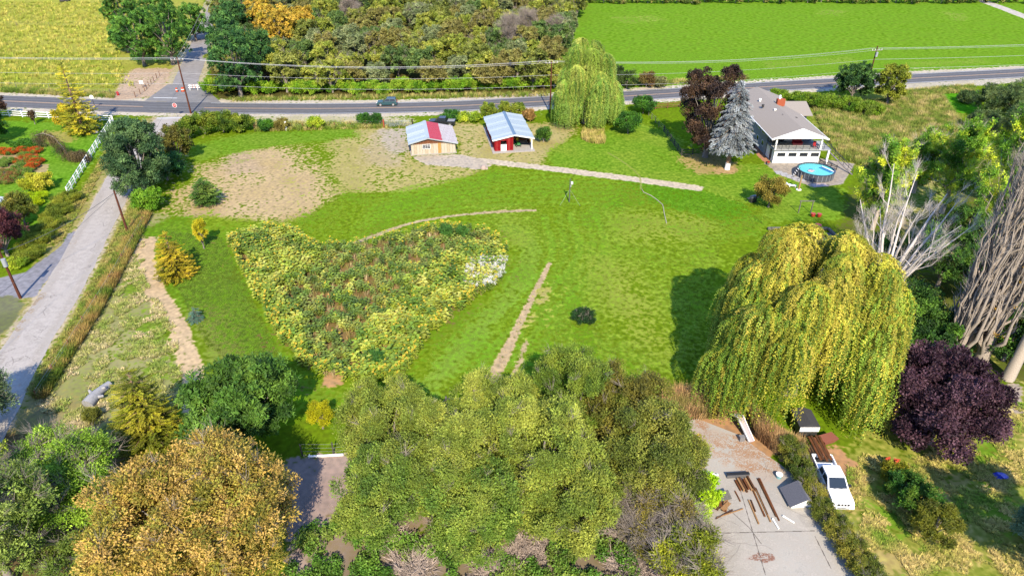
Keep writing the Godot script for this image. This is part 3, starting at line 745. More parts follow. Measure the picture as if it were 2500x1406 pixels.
func leaf_shapes() -> void:
	shapes.broad = spray(30, 0.24, 0.15)
	shapes.fine = spray(34, 0.2, 0.115)
	shapes.big = spray(26, 0.36, 0.15, 0.6)
	shapes.far = spray(26, 0.38, 0.27, 0.7, 0.55)
	shapes.round = spray(26, 0.26, 0.22)
	shapes.fir = fir_spray(0.18, 0.3)
	shapes.cedar = fir_spray(-0.15, 0.24, 0.22)
	shapes.withe = withe()
	shapes.tuft = tuft(14, 0.7, 0.4, 0.014)
	shapes.turf = tuft(10, 0.25, 0.3, 0.02)
	shapes.reed = tuft(12, 1.5, 0.5, 0.02)
	shapes.twigs = twigs(9, 0.007)
	shapes.sticks = twigs(12, 0.022)

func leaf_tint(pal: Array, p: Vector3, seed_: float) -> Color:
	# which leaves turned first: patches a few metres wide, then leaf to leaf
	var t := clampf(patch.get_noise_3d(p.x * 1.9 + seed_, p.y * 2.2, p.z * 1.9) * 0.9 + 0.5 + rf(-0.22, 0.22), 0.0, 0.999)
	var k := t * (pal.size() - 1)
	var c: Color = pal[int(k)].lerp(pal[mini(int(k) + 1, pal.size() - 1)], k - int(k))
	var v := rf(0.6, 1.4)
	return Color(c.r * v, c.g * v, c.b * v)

func scatter(parent: Node3D, called: String, shape: String, m: Material, where: Array, tints: Array) -> MultiMeshInstance3D:
	var mm := MultiMesh.new()
	mm.transform_format = MultiMesh.TRANSFORM_3D
	mm.use_colors = true
	mm.mesh = shapes[shape]
	mm.instance_count = where.size()
	for i in where.size():
		mm.set_instance_transform(i, where[i])
		mm.set_instance_color(i, tints[i])
	var o := MultiMeshInstance3D.new()
	o.multimesh = mm
	o.material_override = m
	o.set_meta("kind", "stuff")
	if parent:
		o.name = called
		parent.add_child(o, true)
	else:
		o.name = numbered(called)
		add_child(o)
	return o

func facing(up: Vector3, s: Vector3, at: Vector3) -> Transform3D:
	var x := up.cross(rdir())
	while x.length_squared() < 0.01:
		x = up.cross(rdir())
	x = x.normalized()
	return Transform3D(Basis(x * s.x, up * s.y, x.cross(up).normalized() * s.z), at)

func bark(called: String, lo: Color, hi: Color) -> StandardMaterial3D:
	return grain(called, lo, hi, 0.8, 0.95, 1.0, 0.04)

# trunk and limbs that reach for the given points
func limbs(t: Node3D, h: float, r: float, ends: Array, m: Material, split := 0.4, lean := Vector3.ZERO) -> void:
	var st := bag()
	var top := Vector3(lean.x, h * 0.72, lean.z)
	var pts := []
	var rad := []
	for i in 6:
		var k := i / 5.0
		pts.append(Vector3(lean.x * k + rf(-1, 1) * r * 0.5 * k, h * 0.72 * k - (0.15 if i == 0 else 0.0), lean.z * k + rf(-1, 1) * r * 0.5 * k))
		rad.append(r * (1.35 if i == 0 else 1.0 - 0.72 * k))
	tube(st, pts, rad, 7)
	for e in ends:
		var k0 := clampf(split * rf(0.75, 1.3), 0.08, 0.9)
		var s := Vector3(lean.x * k0, top.y * k0, lean.z * k0)
		var mid: Vector3 = s.lerp(e, 0.5) + Vector3.UP * s.distance_to(e) * 0.10
		tube(st, [s, mid, e], [r * 0.5 * (1.0 - k0 * 0.5), r * 0.28, r * 0.07], 5, false)
	put(st, "trunk", m, t)

# a broad-crowned tree or bush: o may set n (sprays), shape, cb (crown bottom as a share of height), lobes, size, lean, rise, bare
func broadleaf(called: String, label: String, category: String, group: String, at: Vector3, h: float, w: float, pal: Array, o := {}) -> Node3D:
	var t := thing(called, label, category, at, 0.0, group)
	rng.seed = hash(label) + int(at.x * 10.0) * 31 + int(at.z * 10.0)
	var cb: float = o.get("cb", 0.22)
	var n: int = o.get("n", 700)
	var size: float = o.get("size", 1.0)
	var nl: int = int(o.get("lobes", 9) * 1.35)
	var lean: Vector3 = o.get("lean", Vector3.ZERO)
	var deep: float = o.get("d", w)
	var c := Vector3(lean.x, h * (1.0 + cb) / 2.0, lean.z)
	var half := Vector3(w / 2.0, h * (1.0 - cb) / 2.0, deep / 2.0) * 1.07
	t.rotation_degrees.y = o.get("turn", 0.0)
	var lobes := []
	var ends := []
	for i in nl:
		var a := TAU * (i * 0.618 + rf(-0.06, 0.06))
		var y := 1.0 - 1.75 * (i + 0.5) / nl
		var q := sqrt(maxf(0.0, 1.0 - y * y * 0.8))
		var d := Vector3(cos(a) * q, y, sin(a) * q)
		var rr := rf(0.30, 0.46)
		var p := c + d * half * (1.0 - rr * 1.0)
		ends.append(p)
		var r3 := half * rr
		r3.y = minf(r3.y, maxf(r3.x, r3.z) * 0.95)
		for k in 6:
			var e := rdir()
			e.y = e.y * 0.7 + 0.25
			lobes.append([p + e * r3 * 0.6, r3 * rf(0.34, 0.6)])
	limbs(t, h, o.get("trunk", h * 0.022 + w * 0.006), ends, bark(o.get("bark", "grey_bark"), Color(0.10, 0.085, 0.07), Color(0.24, 0.21, 0.18)), maxf(cb, 0.16) * 1.25, lean)
	var where := []
	var tints := []
	var sd := rf(0, 500)
	for i in n:
		var b: Array = lobes[i % lobes.size()]
		var d := rdir()
		if d.y < -0.35 and rng.randf() < 0.55:
			d.y = -d.y
		var p: Vector3 = b[0] + d * b[1] * rf(0.72, 1.08)
		if p.y < 0.12:
			p.y = rf(0.1, 0.3)
		var up := (d + Vector3.UP * 0.5 + rdir() * 0.5).normalized()
		var s := size * rf(0.7, 1.25)
		where.append(facing(up, Vector3.ONE * s, p))
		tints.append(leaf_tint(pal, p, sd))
	scatter(t, "crown", o.get("shape", "broad"), leafy(o.get("leaf", "leaves")), where, tints)
	var dry: int = o.get("bare", 0)
	if dry > 0:
		var w2 := []
		var t2 := []
		for i in dry:
			var b: Array = lobes[(i * 7) % lobes.size()]
			var d := rdir()
			d.y = absf(d.y)
			w2.append(facing((d + Vector3.UP * 0.4).normalized(), Vector3.ONE * size * rf(1.0, 1.9), b[0] + d * b[1] * 0.7))
			var v := rf(0.8, 1.2)
			t2.append(Color(0.20 * v, 0.17 * v, 0.145 * v))
		scatter(t, "dead_twigs", "twigs", leafy("bare_wood", 0.0, 0.9), w2, t2)
	return t

# a tree with whorls of branches; o: n tips, shape, cb, power (outline), droop, size
func conifer(called: String, label: String, category: String, at: Vector3, h: float, w: float, pal: Array, o := {}) -> Node3D:
	var t := thing(called, label, category, at, 0.0, o.get("group", ""))
	rng.seed = hash(label)
	var cb: float = o.get("cb", 0.06)
	var lean: Vector3 = o.get("lean", Vector3.ZERO)
	var st := bag()
	var r0: float = o.get("trunk", h * 0.02)
	tube(st, [Vector3(0, -0.1, 0), Vector3(lean.x * 0.3, h * 0.3, lean.z * 0.3), Vector3(lean.x, h * 0.96, lean.z)], [r0 * 1.2, r0, r0 * 0.15], 7)
	var where := []
	var tints := []
	var sd := rf(0, 500)
	var levels := int(h * o.get("per_metre", 2.2))
	var size: float = o.get("size", 1.0)
	var droop: float = o.get("droop", 0.25)
	var power: float = o.get("power", 0.85)
	for i in levels:
		var k := (i + rf(0.2, 0.8)) / levels
		var y := h * (cb + (1.0 - cb) * k)
		var reach := w / 2.0 * pow(1.0 - k, power) * (minf(1.0, 0.55 + k * 4.0) if o.get("tuck", true) else 1.0) + 0.12
		var arms := maxi(4, int(reach * o.get("arms", 5.0)))
		for a in arms:
			var ang := TAU * (a + rng.randf()) / arms
			var out := Vector3(cos(ang), 0, sin(ang))
			var long := reach * rf(0.68, 1.14)
			var y0 := y + rf(-0.2, 0.2)
			var axis := Vector3(lean.x * k, y0, lean.z * k)
			var tip := axis + out * long + Vector3.UP * (-droop * long)
			if a % 2 == 0:
				tube(st, [axis, tip], [0.02 + r0 * 0.12, 0.012], 3, false)
			var segs := maxi(1, int(long / (0.62 * size)))
			for s in segs:
				var f := 1.0 - float(s) / maxf(1.0, segs)
				if f < 0.3 and s > 0:
					continue
				var p := axis.lerp(tip, f) - out * 0.5 * size
				var dir := (out + Vector3.UP * (-droop * rf(0.4, 1.3)) + Vector3(out.z, 0, -out.x) * rf(-0.6, 0.6)).normalized()
				var up := (Vector3.UP + rdir() * 0.35)
				up = (up - dir * up.dot(dir)).normalized()
				var z := size * rf(0.75, 1.2)
				where.append(Transform3D(Basis(dir * z, up * z, dir.cross(up) * z), p))
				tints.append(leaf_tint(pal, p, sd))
	put(st, "trunk", bark(o.get("bark", "red_bark"), Color(0.12, 0.07, 0.045), Color(0.26, 0.17, 0.12)), t)
	scatter(t, "crown", o.get("shape", "fir"), leafy("needles", 0.25, 0.7), where, tints)
	return t

# a weeping willow: fountains of withes on arching boughs
func willow(label: String, at: Vector3, h: float, w: float, boughs: int, per: int, pal_top: Array, pal_low: Array, thick := 1.0) -> Node3D:
	var t := thing("weeping_willow", label, "willow", at)
	rng.seed = hash(label)
	var ends := []
	var where := []
	var tints := []
	var sd := rf(0, 500)
	# big limbs first, each carrying tiers of boughs that step down and outwards
	var big := 15
	var spots := []
	for i in big:
		var k0 := (i + 0.5) / big
		var q0 := 0.10 + 0.84 * pow(k0, 0.6)
		var a0 := TAU * (i * 0.618) + rf(-0.25, 0.25)
		spots.append([a0, q0, h * (0.93 - 0.46 * pow(q0, 2.0)) + rf(-0.08, 0.04) * h, k0])
	for i in boughs:
		var limb: Array = spots[i % big]
		var tier := float(i / big) / maxf(1.0, float(boughs / big))
		var k: float = clampf(limb[3] * 0.6 + tier * 0.45, 0.0, 1.0)
		var q: float = limb[1]
		var a: float = limb[0] + rf(-0.16, 0.16)
		var reach := w / 2.0 * clampf(q * rf(0.72, 0.86) + tier * 0.2, 0.0, 0.98)
		var c := Vector3(cos(a) * reach, maxf(limb[2] - tier * h * 0.34 + rf(-0.02, 0.02) * h, h * 0.2), sin(a) * reach) + Vector3(rf(-1, 1), 0, rf(-1, 1)) * w * 0.035
		if i % 2 == 0:
			ends.append(c + Vector3.DOWN * 0.3)
		var dome := w * rf(0.055, 0.10)
		var gold := clampf(0.95 - k * 0.95 + rf(-0.28, 0.28), 0.06, 0.92)
		var bright := rf(0.78, 1.15)
		for j in per:
			var b := a + rf(-2.0, 2.0) if rng.randf() < 0.8 else rf(0, TAU)
			var out := Vector3(cos(b), 0, sin(b))
			var rr := dome * pow(rng.randf(), 0.7)
			var p := c + out * rr + Vector3.UP * (dome * 0.8 * (1.0 - pow(rr / dome, 2.0)))
			var drop := minf(p.y - rf(0.2, 2.2), rf(0.12, 0.42) * h * (0.5 + 0.95 * k))
			var side := Vector3(-out.z, 0, out.x)
			var wide := rf(1.3, 2.6) * thick
			where.append(Transform3D(Basis(out * wide, Vector3.UP * maxf(drop, 1.0), side * wide), p))
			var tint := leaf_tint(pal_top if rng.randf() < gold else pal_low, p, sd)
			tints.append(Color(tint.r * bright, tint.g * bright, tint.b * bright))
	limbs(t, h, h * 0.032, ends, bark("grey_bark", Color(0.10, 0.085, 0.07), Color(0.24, 0.21, 0.18)), 0.25)
	scatter(t, "crown", "withe", leafy("willow_leaves", 0.5, 0.55), where, tints)
	return t

# upright poplar: limbs that climb beside the trunk; o: leaves per limb, bare
func poplar(called: String, label: String, at: Vector3, h: float, w: float, stems: int, pal: Array, o := {}) -> Node3D:
	var t := thing(called, label, "tree", at, 0.0, o.get("group", ""))
	rng.seed = hash(label)
	var st := bag()
	var r0: float = o.get("trunk", h * 0.018)
	var lean: Vector3 = o.get("lean", Vector3.ZERO)
	tube(st, [Vector3(0, -0.2, 0), lean * 0.4 + Vector3(0.1, h * 0.4, 0), lean + Vector3(0, h, 0)], [r0 * 1.3, r0 * 0.8, 0.03], 7)
	var where := []
	var tints := []
	var tw := []
	var tt := []
	var sd := rf(0, 500)
	var leaves: int = o.get("leaves", 14)
	var start: float = o.get("start", 0.12)
	for i in stems:
		var k := start + (0.92 - start) * (i + rng.randf()) / stems
		var a := rf(0, TAU)
		var out := Vector3(cos(a), 0, sin(a))
		var open: float = w / 2.0 * rf(0.3, 1.1) * (1.0 - maxf(0.0, k - 0.55) * 1.3)
		var long: float = rf(0.16, 0.34) * h * (1.15 - k * o.get("taper", 1.0)) + 0.8
		var p0 := lean * k + Vector3(0, h * k, 0) + out * r0 * 0.4
		var p1: Vector3 = p0 + out * open * o.get("spring", 0.6) + Vector3.UP * long * 0.3
		var p2 := p0 + out * open + Vector3.UP * long + lean * 0.1
		var rb: float = r0 * rf(0.12, 0.3) * (1.1 - k) * o.get("stout", 1.0) + 0.012
		var wig := Vector3(rf(-1, 1), 0, rf(-1, 1)) * open * 0.28
		tube(st, [p0, p1, p1.lerp(p2, 0.5) + wig, p2 - wig * 0.5], [rb, rb * 0.75, rb * 0.5, rb * 0.2], 4, false)
		for j in leaves:
			var f := rf(0.2, 1.05)
			var p := (p1.lerp(p2, f) if f > 0.45 else p0.lerp(p1, f * 2.0)) + rdir() * rf(0.1, 0.6)
			where.append(facing((Vector3.UP + out * 0.5 + rdir() * 0.5).normalized(), Vector3.ONE * rf(0.7, 1.2) * o.get("size", 1.0), p))
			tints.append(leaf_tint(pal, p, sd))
		for j in int(o.get("bare", 0)):
			var f := rf(0.15, 1.0)
			var p := p1.lerp(p2, f)
			tw.append(facing((Vector3.UP * o.get("upright", 1.2) + out * 0.6 + rdir() * 0.35).normalized(), Vector3.ONE * rf(0.9, 1.9), p))
			var v := rf(0.8, 1.2)
			tt.append(Color(0.36 * v, 0.315 * v, 0.27 * v))
	put(st, "trunk", bark(o.get("bark", "pale_bark"), o.get("lo", Color(0.20, 0.16, 0.125)), o.get("hi", Color(0.40, 0.35, 0.29))), t)
	if where.size():
		scatter(t, "crown", o.get("shape", "broad"), leafy("leaves"), where, tints)
	if tw.size():
		scatter(t, "dead_twigs", "twigs", leafy("bare_wood", 0.0, 0.9), tw, tt)
	return t


# a dead tree: several stems from one foot, forking twice, with twigs
func dead_tree(label: String, at: Vector3, h: float) -> void:
	var t := thing("dead_poplar", label, "tree", at)
	rng.seed = hash(label)
	var st := bag()
	var tw := []
	var tt := []
	var m := bark("silver_bark", Color(0.30, 0.26, 0.23), Color(0.56, 0.52, 0.48))
	var foot := Vector3(0, h * 0.10, 0)
	tube(st, [Vector3(0, -0.2, 0), foot], [0.7, 0.55], 8)
	for i in 11:
		var a := TAU * (i * 0.618) + rf(-0.3, 0.3)
		var out := Vector3(cos(a), 0, sin(a))
		var high := h * rf(0.72, 1.0)
		var far := h * rf(0.08, 0.36)
		var pts := [foot]
		var rad := [rf(0.2, 0.32)]
		for k in range(1, 6):
			var f := k / 5.0
			pts.append(foot + out * far * pow(f, 1.15) + Vector3.UP * (high - foot.y) * f + Vector3(rf(-1, 1), 0, rf(-1, 1)) * 0.35 * f)
			rad.append(rad[0] * (1.0 - 0.88 * f))
		tube(st, pts, rad, 6, false)
		for b in 9:
			var f := rf(0.22, 0.95)
			var j := mini(int(f * 5.0), 4)
			var s: Vector3 = pts[j].lerp(pts[j + 1], f * 5.0 - j)
			var side := (out * 0.5 + Vector3(rf(-1, 1), 0, rf(-1, 1)) * 0.9).normalized()
			var long := h * rf(0.10, 0.24) * (1.15 - f * 0.6)
			var e1 := s + side * long * 0.45 + Vector3.UP * long * 0.4
			var e2 := e1 + side * long * 0.25 + Vector3.UP * long * 0.6 + rdir() * 0.2
			tube(st, [s, e1, e2], [0.075 * (1.2 - f), 0.05 * (1.2 - f), 0.014], 4, false)
			for c in 5:
				var g := rf(0.2, 1.0)
				var q := s.lerp(e1, g * 2.0) if g < 0.5 else e1.lerp(e2, g * 2.0 - 1.0)
				tw.append(facing((Vector3.UP * 1.6 + side * 0.7 + rdir() * 0.5).normalized(), Vector3(1, rf(0.9, 1.7), 1), q))
				var v := rf(0.8, 1.2)
				tt.append(Color(0.42 * v, 0.38 * v, 0.34 * v))
	for i in 5:
		var a := rf(-0.6, 1.4)
		var e := Vector3(cos(a), 0, sin(a)) * rf(3.5, 6.5)
		var lim := [foot, foot + e * 0.5 + Vector3.UP * 0.6, foot + e + Vector3.UP * rf(0.8, 2.2)]
		tube(st, lim, [0.14, 0.09, 0.02], 5, false)
		for c in 12:
			tw.append(facing((Vector3.UP * 0.8 + e.normalized() * 0.8 + rdir() * 0.6).normalized(), Vector3.ONE * rf(0.9, 1.6), lim[1].lerp(lim[2], rng.randf())))
			tt.append(Color(0.42, 0.38, 0.34))
	put(st, "trunk", m, t)
	scatter(t, "dead_twigs", "twigs", leafy("bare_wood", 0.0, 0.9), tw, tt)

# ---------------------------------------------------------------- trees
func near_trees() -> void:
	var green := [Color(0.016, 0.066, 0.01), Color(0.041, 0.131, 0.013), Color(0.088, 0.229, 0.016)]
	var deep := [Color(0.015, 0.068, 0.02), Color(0.038, 0.129, 0.027), Color(0.09, 0.229, 0.045)]
	var olive := [Color(0.08, 0.108, 0.01), Color(0.173, 0.206, 0.014), Color(0.342, 0.355, 0.022)]
	var limey := [Color(0.108, 0.206, 0.011), Color(0.242, 0.355, 0.019), Color(0.458, 0.515, 0.033)]
	var copper := [Color(0.024, 0.011, 0.012), Color(0.054, 0.024, 0.022), Color(0.104, 0.054, 0.036)]
	var yellow := [Color(0.229, 0.229, 0.008), Color(0.463, 0.414, 0.013), Color(0.654, 0.537, 0.034)]
	# willows
	willow("huge yellow-green weeping willow beside the concrete slab", Vector3(28.28, 0, -53.49), 20.22, 18.8, 105, 84, [Color(0.242, 0.267, 0.022), Color(0.382, 0.355, 0.038), Color(0.537, 0.433, 0.073)], [Color(0.098, 0.179, 0.019), Color(0.179, 0.275, 0.029), Color(0.298, 0.355, 0.05)])
	willow("weeping willow standing by the road behind the red shed", Vector3(15.12, 0, -138.21), 17.41, 14.0, 75, 80, [Color(0.197, 0.286, 0.034), Color(0.301, 0.368, 0.06), Color(0.414, 0.433, 0.088)], [Color(0.08, 0.191, 0.019), Color(0.151, 0.264, 0.034), Color(0.229, 0.342, 0.06)], 1.15)
	# around the house
	broadleaf("plum_tree", "dark copper-leaved tree next to the blue spruce", "tree", "", Vector3(35.48, 0, -119), 17.11, 12.6, [Color(0.019, 0.012, 0.012), Color(0.046, 0.028, 0.02), Color(0.117, 0.066, 0.034)], {"n": 1900, "shape": "round", "cb": -0.04, "size": 1.0, "lobes": 13})
	var sp := conifer("blue_spruce", "silvery blue spruce in front of the house", "spruce", Vector3(37.96, 0, -113.11), 15.58, 8.0, [Color(0.108, 0.126, 0.131), Color(0.209, 0.232, 0.239), Color(0.326, 0.347, 0.347)], {"cb": 0.26, "power": 0.72, "droop": 0.3, "arms": 5.5, "per_metre": 2.3, "size": 1.0, "trunk": 0.38})
	tubep(sp, "whitewash", mat("whitewash", Color(0.62, 0.6, 0.56)), [Vector3(0, 0.0, 0), Vector3(0, 1.25, 0)], [0.49, 0.44], 9)
	broadleaf("apple_tree", "gnarled small tree beside the brown rail fence", "tree", "", Vector3(28.19, 0, -144.44), 3.45, 5.6, green, {"n": 420, "cb": 0.2})
	broadleaf("apple_tree", "low spreading small tree between the willow and the board fence", "tree", "", Vector3(23.1, 0, -131.67), 4.15, 5.4, green, {"n": 460, "cb": 0.22})
	broadleaf("round_bush", "round dense bush beside the open bay of the red shed", "bush", "", Vector3(6.09, 0, -126.76), 3.17, 3.2, [Color(0.024, 0.077, 0.008), Color(0.077, 0.167, 0.013), Color(0.141, 0.264, 0.024)], {"n": 420, "cb": 0.0, "size": 0.7})
	broadleaf("small_tree", "olive-brown small tree on the lawn below the pool", "tree", "", Vector3(40.26, 0, -97.49), 4.95, 5.0, [Color(0.088, 0.08, 0.012), Color(0.197, 0.167, 0.024), Color(0.342, 0.264, 0.046)], {"n": 620, "cb": 0.08, "shape": "fine", "size": 0.9})
	# left: lane side and garden
	broadleaf("locust_tree", "tall dark green tree leaning over the lane's corner", "tree", "", Vector3(-59.38, 0, -101.82), 13.89, 9.6, [Color(0.019, 0.056, 0.022), Color(0.056, 0.117, 0.041), Color(0.143, 0.235, 0.08)], {"n": 2300, "cb": -0.12, "lobes": 16, "size": 1.05})
	broadleaf("shrub", "bright green shrub at the foot of the tall dark tree", "bush", "", Vector3(-56.37, 0, -96.6), 3.45, 4.4, [Color(0.046, 0.141, 0.008), Color(0.117, 0.264, 0.013), Color(0.197, 0.342, 0.024)], {"n": 420, "cb": 0.0})
	broadleaf("shrub", "dense dark shrub between the tall dark tree and the dry patch", "bush", "", Vector3(-58.65, 0, -108.19), 4.97, 6.5, deep, {"n": 600, "cb": 0.0})
	broadleaf("shrub", "olive rusty shrub right of the tall dark tree", "bush", "", Vector3(-60.1, 0, -116.39), 7.04, 6.2, [Color(0.06, 0.06, 0.013), Color(0.131, 0.117, 0.019), Color(0.117, 0.167, 0.024)], {"n": 700, "cb": 0.0})
	var k := 0
	for q in [[Vector3(-63.17, 0, -128.83), 4.49, 4.0], [Vector3(-61.21, 0, -131.67), 4.47, 5.2], [Vector3(-57.88, 0, -132.65), 4, 5.4], [Vector3(-54.52, 0, -133.14), 3.44, 4.8]]:
		broadleaf("hedge_bush", ["leafy bush in the corner hedge, next to the rusty shrub", "tallest bush of the corner hedge, below the power pole", "middle bush of the corner hedge along the road", "end bush of the corner hedge, farthest from the lane"][k], "bush", "corner hedge bushes", q[0], q[1], q[2], [Color(0.041, 0.088, 0.008), Color(0.108, 0.179, 0.013), Color(0.229, 0.264, 0.024)], {"n": 480, "cb": 0.0})
		k += 1
	k = 0
	for q in [[Vector3(-40.02, 0, -135.13), 2.21, 4.2, 1], [Vector3(-30.6, 0, -137.42), 2.32, 2.8, 0], [Vector3(-28.23, 0, -137.42), 2.23, 3.2, 0], [Vector3(-49.56, 0, -133.63), 2.19, 3.4, 0], [Vector3(-46.4, 0, -134.13), 2.2, 3.0, 2], [Vector3(-8.75, 0, -139.79), 1.57, 6.0, 1], [Vector3(-12.94, 0, -140.86), 1.58, 5.0, 0]]:
		broadleaf("roadside_bush", ["yellowing round bush beside the road fence", "small green bush left of the steel gate's fence", "small green bush nearest the steel gate", "weedy bush by the white post", "brownish weedy bush by the white post", "long yellow bush behind the black pickup", "green reed-like bush beside the black pickup"][k], "bush", "", q[0], q[1], q[2], [green, limey, [Color(0.141, 0.117, 0.024), Color(0.264, 0.229, 0.046)]][q[3]], {"n": 260, "cb": 0.0, "size": 0.8})
		k += 1
	k = 0
	for q in [[Vector3(-4.99, 0, -140.32), 3.64, 3.6], [Vector3(-1.55, 0, -140.86), 3.74, 3.0], [Vector3(1.21, 0, -140.86), 3.65, 3.2], [Vector3(3.43, 0, -139.79), 2.26, 2.8]]:
		broadleaf("roadside_shrub", ["leafy shrub at the back left corner of the blue-roofed shed", "upright shrub behind the ridge of the blue-roofed shed", "yellow-green shrub behind the blue-roofed shed", "rusty shrub at the back right corner of the blue-roofed shed"][k], "bush", "", q[0], q[1], q[2], [Color(0.229, 0.141, 0.041), Color(0.386, 0.229, 0.077)] if k == 3 else [Color(0.06, 0.117, 0.01), Color(0.167, 0.229, 0.019), Color(0.301, 0.326, 0.034)], {"n": 330, "cb": 0.0, "size": 0.85})
		k += 1
	conifer("cypress_tree", "tall yellowing conifer by the white fence corner", "conifer", Vector3(-85.28, 0, -131.67), 13.8, 7.6, [Color(0.117, 0.146, 0.01), Color(0.301, 0.286, 0.012), Color(0.515, 0.414, 0.024)], {"cb": 0.02, "power": 0.9, "droop": 0.1, "arms": 4.0, "per_metre": 1.8, "size": 1.15, "shape": "cedar"})
	broadleaf("shrub", "orange and yellow shrub in front of the white roadside fence", "bush", "", Vector3(-90.37, 0, -135.13), 4.55, 5.0, [Color(0.57, 0.264, 0.01), Color(0.537, 0.386, 0.016), Color(0.229, 0.264, 0.016)], {"n": 520, "cb": 0.0})
	broadleaf("garden_tree", "bright green tree at the edge beside the white fence", "tree", "", Vector3(-99.85, 0, -126.53), 6.87, 7.0, green, {"n": 800, "cb": 0.0})
	broadleaf("garden_tree", "small reddish tree behind the bright green garden tree", "tree", "", Vector3(-107.68, 0, -140.32), 5.17, 4.4, [Color(0.077, 0.034, 0.024), Color(0.141, 0.077, 0.034)], {"n": 300, "cb": 0.2})
	broadleaf("sapling", "thin dark red sapling on the garden lawn", "sapling", "", Vector3(-98.57, 0, -137.42), 3, 1.6, [Color(0.06, 0.034, 0.024), Color(0.096, 0.06, 0.024)], {"n": 110, "cb": 0.15, "size": 0.6})
	weeping_shrubs()
	broadleaf("border_shrub", "low glossy green shrub row above the flower bed", "bush", "", Vector3(-91.92, 0, -123.87), 1.5, 7.5, green, {"n": 420, "cb": 0.0, "d": 2.4, "size": 0.8})
	broadleaf("mound_shrub", "round yellow-green shrub near the clipped lime mound", "bush", "", Vector3(-77.99, 0, -104.09), 2.89, 5.0, [Color(0.229, 0.264, 0.01), Color(0.414, 0.414, 0.024), Color(0.57, 0.515, 0.06)], {"n": 620, "cb": 0.0, "size": 0.75})
	broadleaf("mound_shrub", "smooth clipped lime green mound of a shrub", "bush", "", Vector3(-75.83, 0, -99.31), 1.7, 6.0, [Color(0.264, 0.386, 0.003), Color(0.386, 0.483, 0.005)], {"n": 900, "cb": 0.0, "d": 3.6, "size": 0.55, "shape": "fine", "lobes": 5})
	broadleaf("yew", "dark upright shrub with pale tips beside the metal roof", "bush", "", Vector3(-72.8, 0, -91.51), 5.17, 4.6, [Color(0.041, 0.066, 0.01), Color(0.104, 0.131, 0.016), Color(0.264, 0.229, 0.034)], {"n": 640, "cb": 0.0, "size": 0.8})
	broadleaf("plum_tree", "dark red plum tree at the edge near the driveway", "tree", "", Vector3(-69.35, 0, -81.9), 7.24, 6.6, [Color(0.046, 0.013, 0.019), Color(0.104, 0.03, 0.036), Color(0.179, 0.066, 0.06)], {"n": 850, "cb": 0.06, "size": 0.9})
	broadleaf("shrub", "small yellow-green shrub at the driveway mouth", "bush", "", Vector3(-65.92, 0, -78.88), 1.3, 2.6, limey, {"n": 200, "cb": 0.0, "size": 0.6})
	k = 0
	for q in [[Vector3(-70.63, 0, -98.39), 1.9, 2.6], [Vector3(-69.44, 0, -94), 1.8, 2.4], [Vector3(-68.11, 0, -89.12), 1.8, 2.4], [Vector3(-66.92, 0, -84.85), 1.8, 2.4], [Vector3(-65.78, 0, -80.65), 1.5, 2.2]]:
		broadleaf("hedge", ["clipped hedge length nearest the end of the white lane fence", "clipped hedge length second from the white lane fence", "clipped hedge length beside the dark upright shrub", "clipped hedge length beside the red plum tree", "low clipped hedge end by the driveway"][k], "hedge", "clipped lane hedge", q[0], q[1], q[2], [Color(0.084, 0.131, 0.012), Color(0.179, 0.222, 0.019), Color(0.301, 0.309, 0.03)], {"n": 620, "cb": 0.0, "size": 0.55, "d": 6.4, "turn": 155.0, "shape": "fine", "lobes": 10})
		k += 1
	# out on the lawn
	conifer("pine", "dark green bushy pine on the dry patch", "pine", Vector3(-48.24, 0, -98.54), 4.37, 4.6, [Color(0.024, 0.077, 0.013), Color(0.066, 0.141, 0.019), Color(0.141, 0.216, 0.034)], {"cb": 0.02, "power": 0.55, "droop": -0.15, "arms": 8.0, "per_metre": 3.0, "size": 0.75})
	conifer("cedar", "golden-green cedar beside the worn path", "cedar", Vector3(-43.73, 0, -76.34), 6.36, 5.2, [Color(0.117, 0.117, 0.005), Color(0.264, 0.216, 0.008), Color(0.433, 0.326, 0.019)], {"cb": 0.0, "power": 0.7, "droop": 0.05, "arms": 7.0, "per_metre": 3.0, "size": 0.8, "shape": "cedar"})
	broadleaf("young_tree", "slim bright yellow young tree beside the sunflower patch", "tree", "", Vector3(-43.19, 0, -84.01), 5.01, 2.0, yellow, {"n": 380, "cb": 0.12, "size": 0.55, "trunk": 0.08, "bark": "birch_bark"})
	conifer("young_spruce", "tiny blue spruce at the edge of the worn path", "spruce", Vector3(-37.4, 0, -66.48), 1.63, 1.9, [Color(0.034, 0.088, 0.06), Color(0.096, 0.167, 0.117)], {"cb": 0.0, "power": 0.6, "arms": 14.0, "per_metre": 6.0, "size": 0.4})
	broadleaf("shrub", "small dark shrub alone in the open lawn", "bush", "", Vector3(8.57, 0, -66.4), 1.3, 3.2, [Color(0.012, 0.038, 0.01), Color(0.024, 0.07, 0.016)], {"n": 260, "cb": 0.0, "size": 0.5, "bare": 12})
	broadleaf("young_tree", "yellow-green young tree right of the walnut", "tree", "", Vector3(-18.1, 0, -48.26), 3.5, 2.3, [Color(0.229, 0.249, 0.003), Color(0.386, 0.368, 0.005)], {"n": 420, "cb": 0.02, "size": 0.5, "shape": "fine"})
	conifer("cedar", "dark cedar bush on the lawn edge by the thicket", "cedar", Vector3(13.13, 0, -52.42), 3.53, 2.9, [Color(0.016, 0.046, 0.012), Color(0.038, 0.088, 0.019)], {"cb": 0.0, "power": 0.6, "arms": 9.0, "per_metre": 3.6, "size": 0.6, "shape": "cedar"})
	broadleaf("shrub", "small shaded bush at the foot of the grey log", "bush", "", Vector3(-40.7, 0, -49.39), 1.3, 1.8, [Color(0.088, 0.104, 0.012), Color(0.167, 0.167, 0.019)], {"n": 200, "cb": 0.0, "size": 0.45})
